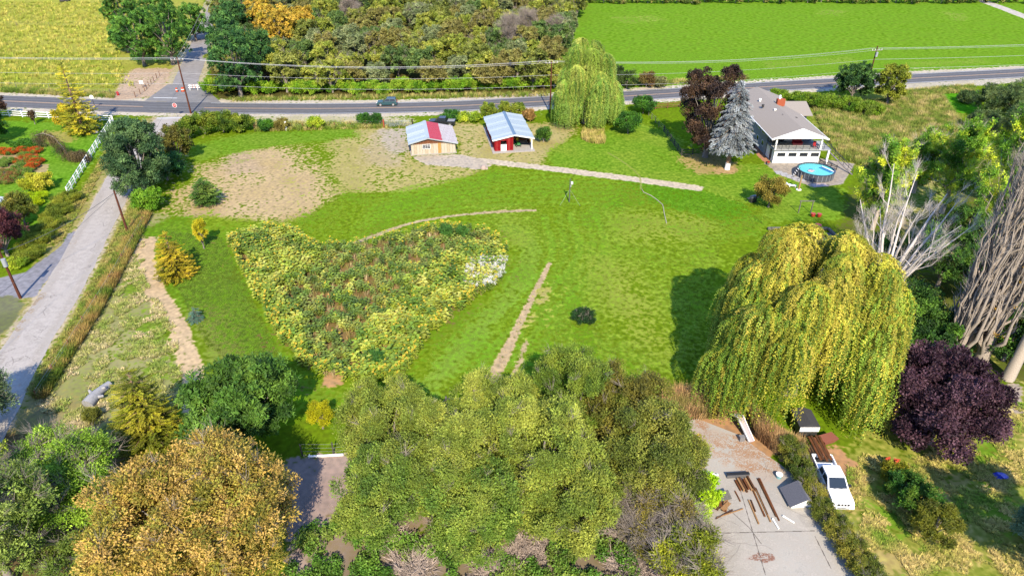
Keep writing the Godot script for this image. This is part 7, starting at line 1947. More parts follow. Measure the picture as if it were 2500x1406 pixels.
func pickup(c: Node3D, p: Material, glass: Material, alloy: Material, trim: Material, lamp: Material, sc: float, crew: bool) -> void:
	var rear := -0.95 if crew else -0.55
	var st := bag()
	hull(st, PackedVector2Array([Vector2(-2.72, 0.42), Vector2(-2.76, 0.6), Vector2(-2.72, 0.72), Vector2(1.0, 1.1), Vector2(1.4, 1.12), Vector2(2.35, 1.05), Vector2(2.66, 0.9), Vector2(2.7, 0.42)]), 0.93, 0.5, 1.1, 0.05)
	put(st, "body", p, c)
	st = bag()
	hull(st, PackedVector2Array([Vector2(rear - 0.05, 0.9), Vector2(rear, 1.2), Vector2(rear + 0.12, 1.72), Vector2(0.45, 1.74), Vector2(1.35, 1.1), Vector2(1.3, 0.9)]), 0.9, 1.05, 1.72, 0.17)
	put(st, "cabin", p, c)
	for s in [-1.0, 1.0]:
		boxp(c, "bed_side", p, Vector3((rear - 0.08 - 2.72) / 2.0, 0.88, s * 0.86), Vector3(2.72 + rear - 0.1, 0.5, 0.1))
		boxp(c, "headlight", lamp, Vector3(2.6, 0.84, s * 0.72), Vector3(0.18, 0.2, 0.3))
		boxp(c, "mirror", trim, Vector3(0.98, 1.22, s * 1.04), Vector3(0.16, 0.22, 0.22))
		var mid := (rear + 0.65) / 2.0
		if crew:
			pane(c, "side_window", glass, [Vector3(rear + 0.08, 1.18, s * 0.865), Vector3(mid - 0.05, 1.18, s * 0.865), Vector3(mid - 0.05, 1.62, s * 0.755), Vector3(rear + 0.16, 1.62, s * 0.755)])
			pane(c, "side_window", glass, [Vector3(mid + 0.05, 1.18, s * 0.865), Vector3(1.12, 1.18, s * 0.865), Vector3(0.45, 1.64, s * 0.755), Vector3(mid + 0.05, 1.64, s * 0.755)])
		else:
			pane(c, "side_window", glass, [Vector3(rear + 0.1, 1.18, s * 0.865), Vector3(1.12, 1.18, s * 0.865), Vector3(0.45, 1.64, s * 0.755), Vector3(rear + 0.18, 1.64, s * 0.755)])
	for s in [-1.0, 1.0]:
		var seams := [rear + 0.02, 1.2] if not crew else [rear + 0.02, (rear + 0.65) / 2.0, 1.2]
		for x in seams:
			barp(c, "door_seam", trim, Vector3(x, 0.55, s * 0.932), Vector3(x, 1.12, s * 0.905), 0.015, 0.02)
			if x != seams[-1]:
				boxp(c, "door_handle", trim, Vector3(x + 0.2, 1.0, s * 0.92), Vector3(0.16, 0.04, 0.04))
		barp(c, "sill", trim, Vector3(-0.9, 0.42, s * 0.93), Vector3(1.2, 0.42, s * 0.93), 0.04, 0.1)
		for x in [-1.75, 1.7]:
			var arch := []
			var ar := []
			for i in 9:
				var a := PI * i / 8.0
				arch.append(Vector3(x + cos(a) * 0.46, 0.4 + sin(a) * 0.44, s * 0.925))
				ar.append(0.05)
			tubep(c, "wheel_arch", trim, arch, ar, 5)
	for z in [-0.42, 0.42]:
		barp(c, "bonnet_crease", p, Vector3(1.4, 1.125, z), Vector3(2.4, 1.055, z * 0.9), 0.06, 0.03)
	barp(c, "bonnet_seam", trim, Vector3(1.37, 1.122, -0.8), Vector3(1.37, 1.122, 0.8), 0.03, 0.012)
	boxp(c, "number_plate", mat("plate_white", Color(0.275, 0.275, 0.264)), Vector3(2.815, 0.6, 0), Vector3(0.012, 0.12, 0.3))
	for s in [-0.45, 0.45]:
		boxp(c, "seat", mat("grey_cloth", Color(0.12, 0.12, 0.13)), Vector3(0.1, 1.1, s), Vector3(0.2, 0.6, 0.5))
	boxp(c, "tailgate", p, Vector3(-2.7, 0.88, 0), Vector3(0.1, 0.5, 1.72))
	boxp(c, "bed_floor", trim, Vector3((rear - 2.72) / 2.0, 0.76, 0), Vector3(2.6 + rear, 0.06, 1.6))
	pane(c, "windscreen", glass, [Vector3(1.26, 1.17, -0.76), Vector3(1.26, 1.17, 0.76), Vector3(0.52, 1.69, 0.66), Vector3(0.52, 1.69, -0.66)])
	for s in [-0.3, 0.25]:
		barp(c, "wiper", trim, Vector3(1.32, 1.15, s - 0.25), Vector3(1.26, 1.19, s + 0.3), 0.03, 0.02)
	boxp(c, "grille", trim, Vector3(2.69, 0.78, 0), Vector3(0.06, 0.2, 1.0))
	for i in 3:
		boxp(c, "grille_bar", p, Vector3(2.71, 0.78, -0.25 + 0.25 * i), Vector3(0.06, 0.22, 0.06))
	boxp(c, "bumper", p, Vector3(2.72, 0.52, 0), Vector3(0.16, 0.24, 1.84))
	boxp(c, "air_intake", trim, Vector3(2.8, 0.5, 0), Vector3(0.02, 0.1, 1.0))
	wheels(c, [-1.75, 1.7], 0.94, 0.38, alloy)

# ---------------------------------------------------------------- slab, pool and loose things
func chair(label: String, at: Vector3, turn: float, m: Material) -> void:
	var t := thing("garden_chair", label, "chair", at, turn)
	boxp(t, "seat", m, Vector3(0, 0.4, 0), Vector3(0.52, 0.06, 0.5))
	boxp(t, "backrest", m, Vector3(0, 0.72, -0.24), Vector3(0.52, 0.6, 0.06), Basis(Vector3.RIGHT, -0.2))
	for q in [[-0.22, -0.2], [0.22, -0.2], [-0.22, 0.2], [0.22, 0.2]]:
		boxp(t, "leg", m, Vector3(q[0], 0.19, q[1]), Vector3(0.05, 0.38, 0.05))

func bicycle(label: String, at: Vector3, turn: float, m: Material) -> void:
	var b := thing("bicycle", label, "bicycle", at, turn, "bicycles by the vine hedge")
	var blk := mat("black_trim", Color(0.02, 0.02, 0.02), 0.5)
	for x in [-0.52, 0.52]:
		var st := bag()
		var ring := []
		var rad := []
		for i in 17:
			var a := TAU * i / 16.0
			ring.append(Vector3(x + cos(a) * 0.33, 0.34 + sin(a) * 0.33, 0))
			rad.append(0.024)
		tube(st, ring, rad, 5, false)
		var w := put(st, "wheel", blk, b)
		st = bag()
		for i in 6:
			var a := PI * i / 6.0
			bar(st, Vector3(x + cos(a) * 0.32, 0.34 + sin(a) * 0.32, 0), Vector3(x - cos(a) * 0.32, 0.34 - sin(a) * 0.32, 0), 0.008, 0.008)
		put(st, "spokes", mat("alloy", Color(0.5, 0.5, 0.5)), w)
	var st := bag()
	for q in [[Vector3(-0.52, 0.34, 0), Vector3(-0.05, 0.3, 0)], [Vector3(-0.05, 0.3, 0), Vector3(-0.2, 0.85, 0)], [Vector3(-0.05, 0.3, 0), Vector3(0.38, 0.8, 0)], [Vector3(-0.2, 0.75, 0), Vector3(0.38, 0.82, 0)], [Vector3(-0.52, 0.34, 0), Vector3(-0.2, 0.75, 0)], [Vector3(0.38, 0.9, 0), Vector3(0.52, 0.34, 0)]]:
		tube(st, q, [0.025, 0.025], 5)
	put(st, "frame", m, b)
	barp(b, "handlebar", blk, Vector3(0.36, 1.0, -0.28), Vector3(0.36, 1.0, 0.28), 0.035, 0.035)
	boxp(b, "saddle", blk, Vector3(-0.22, 0.92, 0), Vector3(0.26, 0.06, 0.15))

func yard_things() -> void:
	var white := mat("white_paint", Color(0.62, 0.62, 0.6), 0.6)
	var dark := mat("black_trim", Color(0.02, 0.02, 0.02), 0.5)
	var grey := grain("weathered_rail", Color(0.072, 0.067, 0.058), Color(0.135, 0.128, 0.111), 1.0, 0.95, 5.0)
	var red := mat("red_paint", Color(0.237, 0.005, 0.005), 0.6)
	# concrete slab, cast in bays
	var conc := Cover.new()
	conc.start(10.0, -52.0, 29.0, -28.0, 0.04)
	conc.base(Color(0.27, 0.248, 0.212), Color(0.316, 0.293, 0.253))
	conc.fill(PackedVector2Array([Vector2(10, -52), Vector2(29, -52), Vector2(29, -28), Vector2(10, -28)]), Color(0.253, 0.227, 0.189), Color(0.193, 0.171, 0.139), 1.0, 1.8, 0.7)
	for q in [PackedVector2Array([Vector2(18.4, -46.7), Vector2(19.6, -46.7), Vector2(20.2, -45.6), Vector2(18.9, -45.4)]), PackedVector2Array([Vector2(17.4, -49.2), Vector2(18.8, -49.7), Vector2(19.1, -48), Vector2(17.5, -47.5)]), PackedVector2Array([Vector2(20.9, -47.5), Vector2(22.8, -45.9), Vector2(25.1, -44.9), Vector2(24.8, -42.9), Vector2(23.3, -43.9), Vector2(20.5, -44.4), Vector2(19.7, -45.9)]), PackedVector2Array([Vector2(20, -42.9), Vector2(21.3, -43.4), Vector2(22.6, -42.9), Vector2(21.6, -42.2)]), PackedVector2Array([Vector2(19.6, -43.9), Vector2(22.2, -44), Vector2(23.5, -42.4), Vector2(21, -42.5)])]:
		conc.fill(q, Color(0.237, 0.135, 0.075), Color(0.184, 0.095, 0.049), 0.5, 1.8)
	conc.fill(PackedVector2Array([Vector2(16.6, -49.2), Vector2(21.3, -47.5), Vector2(25.1, -42.9), Vector2(23.2, -41.5), Vector2(19.3, -42.9), Vector2(16.8, -44.9)]), Color(0.237, 0.135, 0.075), Color(0.184, 0.098, 0.051), 1.0, 2.2, 0.95, -60.0)
	conc.fill(PackedVector2Array([Vector2(18.3, -33.8), Vector2(19.3, -34.4), Vector2(20.5, -34.3), Vector2(20.5, -33.7), Vector2(19.6, -33.4)]), Color(0.167, 0.089, 0.062), Color(0.111, 0.055, 0.039), 0.15, 1.2)
	conc.fill(PackedVector2Array([Vector2(23.6, -38), Vector2(25.2, -38.2), Vector2(25.5, -37), Vector2(23.9, -36.7)]), Color(0.237, 0.217, 0.184), Color(0.212, 0.189, 0.159), 0.06, 0.2)
	conc.fill(PackedVector2Array([Vector2(11, -50), Vector2(28, -50), Vector2(28, -29), Vector2(11, -29)]), Color(0.155, 0.135, 0.114), Color(0.117, 0.104, 0.089), 1.0, 1.9, 0.5, -150.0)
	conc.fill(PackedVector2Array([Vector2(11, -50), Vector2(28, -50), Vector2(28, -29), Vector2(11, -29)]), Color(0.31, 0.287, 0.248), Color(0.281, 0.253, 0.212), 1.0, 1.9, 0.6, -140.0)
	for i in 9:
		var at := Vector3(rf(13, 25), 0, rf(-46, -31))
		var crack := [at]
		var way := Vector3(rf(-1, 1), 0, rf(-1, 1)).normalized() * 0.7
		for j in 7:
			at += way + Vector3(rf(-0.25, 0.25), 0, rf(-0.25, 0.25))
			crack.append(at)
		conc.line(crack, 0.02, Color(0.101, 0.089, 0.075), Color(0.135, 0.117, 0.101), 0.03, 1.0, 0.5)
	for l in [[Vector3(19.77, 0, -41.93), Vector3(19.28, 0, -32.37)], [Vector3(15.87, 0, -42.17), Vector3(19.32, 0, -36.72), Vector3(19.83, 0, -35.15)], [Vector3(24.35, 0, -35.93), Vector3(24.48, 0, -32.94)], [Vector3(14.85, 0, -36.13), Vector3(24.53, 0, -36.4)]]:
		conc.line(l, 0.03, Color(0.072, 0.062, 0.053), Color(0.101, 0.086, 0.072), 0.03, 0.8)
	conc.line([Vector3(25.94, 0, -38.8), Vector3(26.37, 0, -32.23)], 0.25, Color(0.167, 0.078, 0.053), Color(0.117, 0.06, 0.039), 0.2, 1.2)
	conc.speckle(0.16)
	var cm := conc.material("slab_concrete")
	var poly := PackedVector2Array([Vector2(16.2, -48.6), Vector2(17.9, -49.6), Vector2(21.3, -47.4), Vector2(24.6, -42.9), Vector2(25.8, -39.9), Vector2(26.7, -31.5), Vector2(27.1, -29.2), Vector2(13.3, -29.2), Vector2(15.3, -35.2), Vector2(15.9, -40.6), Vector2(16, -44.4)])
	var st := bag()
	var tr := Geometry2D.triangulate_polygon(poly)
	var uv := func(p: Vector2) -> Vector2:
		return Vector2((p.x - 10.0) / 19.0, (p.y + 52.0) / 24.0)
	for i in range(0, tr.size(), 3):
		for j in 3:
			var p := poly[tr[i + j]]
			st.set_uv(uv.call(p))
			st.add_vertex(Vector3(p.x, 0.10, p.y))
	for i in poly.size():
		var a := poly[i]
		var b := poly[(i + 1) % poly.size()]
		for q in [[a, 0.10], [b, 0.10], [b, -0.05], [a, 0.10], [b, -0.05], [a, -0.05]]:
			st.set_uv(uv.call(q[0]))
			st.add_vertex(Vector3(q[0].x, q[1], q[0].y))
	structure(put(st, "concrete_pavement", cm))
	# what lies on it
	var wood := [grain("rusty_plank", Color(0.06, 0.024, 0.01), Color(0.135, 0.053, 0.024), 1.0, 0.9, 6.0), grain("tan_plank", Color(0.167, 0.086, 0.036), Color(0.237, 0.143, 0.067), 1.0, 0.9, 6.0), grain("dark_plank", Color(0.039, 0.019, 0.01), Color(0.086, 0.041, 0.021), 1.0, 0.9, 6.0)]
	var y := 0.10
	var base := Vector3(20.18, 0.1, -41.14)
	var lp := thing("lumber_stack", "short stack of brown timbers on the slab", "lumber", base, 8.0)
	for i in 6:
		boxp(lp, "timber", wood[i % 3], Vector3(-0.6 + i * 0.24, 0.10 + 0.05 * (i % 2), 0), Vector3(0.16, 0.16 + 0.05 * (i % 2), 1.1 + 0.25 * (i % 3)))
	var n := 0
	for q in [[Vector3(20.75, 0.1, -40.69), Vector3(20.9, 0.1, -37.79), 0.14], [Vector3(21.03, 0.1, -40.78), Vector3(21.2, 0.1, -37.25), 0.12], [Vector3(21.53, 0.1, -41.84), Vector3(21.81, 0.1, -37.79), 0.11], [Vector3(21.72, 0.1, -41.89), Vector3(21.94, 0.1, -37.37), 0.11], [Vector3(20.05, 0.1, -39.49), Vector3(20.16, 0.1, -37.05), 0.12], [Vector3(20.25, 0.1, -39.49), Vector3(20.27, 0.1, -38.29), 0.1], [Vector3(19.17, 0.1, -40.46), Vector3(19.31, 0.1, -39.36), 0.09], [Vector3(16.88, 0.1, -37.66), Vector3(19.33, 0.1, -38.58), 0.05], [Vector3(16.78, 0.1, -37.54), Vector3(18.44, 0.1, -38.46), 0.05]]:
		var b := thing("long_plank", ["thick brown plank just right of the lumber stack", "brown plank second right of the lumber stack", "long thin plank third right of the lumber stack", "long thin plank nearest the small roof", "weathered plank lying lowest on the slab", "short plank in the middle of the slab", "small plank below the lumber stack", "thin pole lying below the board heap", "thinner pole beside the lower one"][n], "plank", q[0])
		barp(b, "board", wood[n % 3], Vector3(0, 0.06, 0), q[1] - q[0] + Vector3(0, 0.06, 0), q[2], 0.1)
		if n < 3:
			barp(b, "nailed_strip", wood[(n + 1) % 3], Vector3(0.02, 0.135, 0), (q[1] - q[0]) * 0.8 + Vector3(0.02, 0.135, 0), q[2] * 0.5, 0.05)
		n += 1
	n = 0
	for q in [[Vector3(21.46, 0.1, -37.54), Vector3(21.64, 0.1, -36.56)], [Vector3(22.4, 0.1, -37.83), Vector3(23.1, 0.1, -37.13)]]:
		var b := thing("white_pipe", ["white pipe at the lower ends of the planks", "white pipe lying right of the planks"][n], "pipe", q[0])
		tubep(b, "tube", white, [Vector3(0, 0.07, 0), q[1] - q[0] + Vector3(0, 0.07, 0)], [0.07, 0.07], 8)
		tubep(b, "coupling", white, [Vector3(0, 0.07, 0), (q[1] - q[0]) * 0.12 + Vector3(0, 0.07, 0)], [0.09, 0.09], 8)
		n += 1
	lp = thing("board_heap", "heap of tan boards and a dark panel on the slab", "boards", Vector3(17.54, 0.1, -38.93))
	boxp(lp, "panel", grain("felt_panel", Color(0.06, 0.058, 0.049), Color(0.101, 0.095, 0.083), 1.0), Vector3(0.0, 0.4, -0.6), Vector3(1.9, 0.05, 0.8), Basis.from_euler(Vector3(0.35, 0.25, 0.12)))
	for i in 7:
		boxp(lp, "board", wood[[1, 1, 0, 1, 2, 1, 0][i]], Vector3(rf(-0.3, 0.6), 0.08 + i * 0.05, rf(-0.2, 0.3)), Vector3(0.35, 0.04, 1.1), Basis(Vector3.UP, rf(-0.9, 0.3)))
	lp = thing("steel_trough", "long grey folded metal sheet lying on the slab", "sheet", Vector3(19.86, 0.1, -42.03), 4.0)
	st = bag()
	prism(st, PackedVector2Array([Vector2(-1.0, 0.0), Vector2(1.0, 0.0), Vector2(1.0, 0.35), Vector2(-1.0, 0.35)]), 0.0, 0.05)
	put(st, "face", mat("grey_sheet", Color(0.101, 0.098, 0.098), 0.5, 0.3), lp)
	boxp(lp, "flange", mat("dark_sheet", Color(0.017, 0.017, 0.019), 0.5, 0.3), Vector3(0, 0.37, -0.12), Vector3(2.04, 0.04, 0.3))
	# little roof standing on the slab
	var dg := thing("doghouse", "small grey-roofed kennel with white gable at the slab's edge", "kennel", Vector3(24.27, 0.1, -39.66), 5.0)
	var felt := grain("grey_felt", Color(0.053, 0.055, 0.065), Color(0.092, 0.092, 0.104), 1.6, 0.95)
	var felt2 := grain("pale_felt", Color(0.101, 0.101, 0.104), Color(0.155, 0.151, 0.151), 1.6, 0.95)
	st = bag()
	prism(st, PackedVector2Array([Vector2(-0.95, 0.0), Vector2(-0.95, 0.35), Vector2(0.25, 1.0), Vector2(0.85, 0.55), Vector2(0.85, 0.0)]), -0.9, 0.9)
	put(st, "wall", white, dg)
	for q in [[Vector2(0.25, 1.06), Vector2(-1.2, 0.26), felt], [Vector2(0.25, 1.06), Vector2(0.98, 0.5), felt2]]:
		st = bag()
		prism(st, PackedVector2Array([q[0], q[1], q[1] + Vector2(0, 0.05), q[0] + Vector2(0, 0.05)]), -1.05, 1.05)
		put(st, "roof", q[2], dg)
	# white slide lying by the willow
	var sl := thing("playground_slide", "white and pink plastic slide lying by the willow", "slide", Vector3(21.75, 0, -48.15), 8.0)
	var plastic := mat("white_plastic", Color(0.6, 0.58, 0.58), 0.4)
	for x in [-0.35, 0.35]:
		barp(sl, "ladder_rail", plastic, Vector3(x, 0.5, -1.6), Vector3(x * 0.8, 1.3, -0.4), 0.1, 0.14)
		barp(sl, "side_rail", plastic, Vector3(x * 0.8, 1.3, -0.4), Vector3(x * 0.7 + 0.3, 0.25, 1.9), 0.08, 0.2)
	barp(sl, "chute", mat("pink_plastic", Color(0.304, 0.237, 0.237), 0.4), Vector3(0, 1.18, -0.4), Vector3(0.3, 0.15, 1.9), 0.45, 0.06)
	for i in 4:
		barp(sl, "rung", plastic, Vector3(-0.33, 0.55 + i * 0.2, -1.5 + i * 0.3), Vector3(0.33, 0.55 + i * 0.2, -1.5 + i * 0.3), 0.06, 0.06)
	boxp(sl, "foot_block", mat("foot_grey", Color(0.117, 0.111, 0.111)), Vector3(-0.5, 0.3, 1.5), Vector3(0.5, 0.6, 0.4))
	n = 0
	for q in [[1908, 1108], [1916, 1118], [1922, 1132], [1932, 1148], [1940, 1158]]:
		bicycle(["bicycle at the top end of the row by the vine hedge", "second bicycle of the row by the vine hedge", "middle bicycle of the row by the vine hedge", "fourth bicycle of the row by the vine hedge", "bicycle nearest the kennel in the row"][n], [Vector3(24.6, 0, -44.76), Vector3(24.66, 0, -44.15), Vector3(24.68, 0, -43.46), Vector3(24.86, 0, -42.5), Vector3(24.95, 0, -41.84)][n] + Vector3(0, 0.1, 0), [60, 100, 75, 110, 85][n], mat("bike_frame_%d" % (n % 3), [Color(0.1, 0.1, 0.12), Color(0.25, 0.05, 0.08), Color(0.4, 0.4, 0.42)][n % 3], 0.4))
		n += 1
	var bk := thing("bucket", "pale blue bucket on the slab near the bicycles", "bucket", Vector3(23.45, 0.1, -42.03))
	tubep(bk, "pail", mat("pale_blue", Color(0.117, 0.248, 0.275)), [Vector3(0, 0, 0), Vector3(0, 0.4, 0)], [0.22, 0.28], 12)
	tubep(bk, "rim", white, [Vector3(0, 0.38, 0), Vector3(0, 0.43, 0)], [0.3, 0.3], 12)
	bk = thing("white_tub", "crumpled white plastic sack on the slab's left side", "sack", Vector3(17.44, 0.1, -42.31))
	tubep(bk, "sack_body", white, [Vector3(-0.5, 0.1, 0), Vector3(-0.2, 0.18, 0.1), Vector3(0.2, 0.12, 0), Vector3(0.5, 0.1, 0.1)], [0.1, 0.26, 0.2, 0.08], 7)
	tubep(bk, "sack_neck", white, [Vector3(0.45, 0.1, 0.1), Vector3(0.7, 0.12, 0.05)], [0.06, 0.14], 6)
	# right lawn
	chair("orange garden chair at the tip of the lawn bushes", Vector3(33.63, 0, -43.27), 20.0, mat("orange_plastic", Color(0.293, 0.034, 0.008)))
	chair("second orange garden chair, right of the first", Vector3(34.2, 0, -43.07), -15.0, mat("orange_plastic", Color(0.293, 0.034, 0.008)))
	var tp := thing("tarp", "folded bright blue tarp on the shaded lawn", "tarp", Vector3(43.21, 0, -42.21))
	st = bag()
	prism(st, PackedVector2Array([Vector2(-0.7, 0.02), Vector2(-0.3, 0.22), Vector2(0.2, 0.16), Vector2(0.75, 0.02)]), -0.35, 0.35)
	put(st, "sheet", mat("tarp_blue", Color(0.003, 0.017, 0.259), 0.5), tp)
	boxp(tp, "fold", mat("tarp_blue", Color(0.003, 0.017, 0.259), 0.5), Vector3(0.1, 0.2, 0.1), Vector3(0.7, 0.05, 0.45), Basis.from_euler(Vector3(0.1, 0.4, -0.2)))
	var sp := thing("stone_pile", "small pile of pale yellow blocks at the right edge", "blocks", Vector3(48.31, 0, -50.73))
	for i in 9:
		boxp(sp, "block", grain("cream_block", Color(0.293, 0.237, 0.101), Color(0.323, 0.275, 0.155), 1.4), Vector3(-0.8 + (i % 5) * 0.42, 0.13 + 0.24 * (i / 5), rf(-0.2, 0.2)), Vector3(0.38, 0.22, 0.3), Basis(Vector3.UP, rf(-0.3, 0.3)))
	# driftwood log left
	var lg := thing("log", "weathered silver-grey log lying in the shade", "log", Vector3(-42.03, 0, -52.42), -4.0)
	var silver := grain("silver_wood", Color(0.155, 0.155, 0.159), Color(0.259, 0.248, 0.237), 0.9, 0.95, 5.0)
	tubep(lg, "bole", silver, [Vector3(0, 0.35, 1.2), Vector3(0.1, 0.5, 0.4), Vector3(0.05, 0.45, -0.5), Vector3(0.25, 0.42, -1.3), Vector3(0.4, 0.4, -2.0)], [0.62, 0.56, 0.45, 0.42, 0.34], 10)
	for q in [[Vector3(0.3, 0.5, 0.3), Vector3(1.0, 0.55, 0.0)], [Vector3(-0.3, 0.5, -0.2), Vector3(-0.8, 0.7, -0.5)], [Vector3(0.2, 0.6, -0.9), Vector3(0.7, 0.8, -1.0)]]:
		tubep(lg, "limb_stub", silver, q, [0.22, 0.13], 7)
	# white edging plank by the steel fence
	var ep := thing("edging_plank", "long white plank edging the chippings", "plank", Vector3(-18.56, 0, -44.5))
	barp(ep, "board", white, Vector3.ZERO + Vector3(0, 0.1, 0), Vector3(-15.41, 0, -44.76) - Vector3(-18.56, 0, -44.5) + Vector3(0, 0.1, 0), 0.15, 0.16)
	boxp(ep, "stake", white, Vector3(0.1, 0.12, -0.12), Vector3(0.08, 0.3, 0.08))
	# garden hose
	var hs := bag()
	tube(hs, smooth_line([Vector3(21.48, 0, -104.43), Vector3(21.6, 0, -103.11), Vector3(22.58, 0, -101.82), Vector3(23.23, 0, -100.24), Vector3(23.8, 0, -98.39), Vector3(23.5, 0, -95.43), Vector3(23.18, 0, -91.78)], 1.0).map(func(v): return v + Vector3(0, 0.06, 0)), range(200).map(func(_v): return 0.06).slice(0, smooth_line([Vector3(21.48, 0, -104.43), Vector3(21.6, 0, -103.11), Vector3(22.58, 0, -101.82), Vector3(23.23, 0, -100.24), Vector3(23.8, 0, -98.39), Vector3(23.5, 0, -95.43), Vector3(23.18, 0, -91.78)], 1.0).size()), 5)
	tag(put(hs, "garden_hose", mat("hose_cream", Color(0.259, 0.237, 0.167))), "cream hose snaking over the lawn from the gravel track", "hose")
	pool_and_patio(white, dark, grey, red)
	junction_things(white, dark, red)
	# stone at the gravel track
	var rk := thing("stone", "pinkish boulder at the start of the gravel track", "stone", Vector3(-5.06, 0, -113.3))
	tubep(rk, "boulder", grain("pink_stone", Color(0.237, 0.176, 0.143), Color(0.293, 0.232, 0.198), 1.0), [Vector3(0, -0.1, 0), Vector3(0.05, 0.3, 0), Vector3(0.1, 0.65, 0.05)], [0.5, 0.55, 0.25], 8)
	tubep(rk, "chip", grain("pink_stone", Color(0.237, 0.176, 0.143), Color(0.293, 0.232, 0.198), 1.0), [Vector3(0.6, -0.05, 0.1), Vector3(0.62, 0.25, 0.1)], [0.28, 0.16], 7)
	# lawn tractor in the open bay
	var tt := thing("lawn_tractor", "green ride-on mower in the red shed's open bay", "mower", Vector3(1.15, 0.12, -124.5), 9.0)
	var gr := mat("mower_green", Color(0.008, 0.086, 0.012), 0.4)
	var body := bag()
	hull(body, PackedVector2Array([Vector2(-0.3, 0.35), Vector2(-0.3, 0.8), Vector2(0.75, 0.75), Vector2(0.85, 0.4)]), 0.3, 0.3, 0.8, 0.06)
	var bm := put(body, "bonnet", gr, tt)
	bm.rotation_degrees.y = -90.0
	boxp(tt, "seat", mat("mower_yellow", Color(0.304, 0.222, 0.005)), Vector3(0, 0.75, -0.75), Vector3(0.45, 0.1, 0.4))
	boxp(tt, "backrest", mat("mower_yellow", Color(0.304, 0.222, 0.005)), Vector3(0, 0.98, -0.95), Vector3(0.45, 0.45, 0.08))
	boxp(tt, "deck", gr, Vector3(0, 0.22, -0.1), Vector3(1.15, 0.16, 0.9))
	for q in [[-0.4, 0.55, 0.2], [0.4, 0.55, 0.2], [-0.42, -0.7, 0.28], [0.42, -0.7, 0.28]]:
		tubep(tt, "wheel", dark, [Vector3(q[0] - 0.1, q[2], q[1]), Vector3(q[0] + 0.1, q[2], q[1])], [q[2], q[2]], 12)

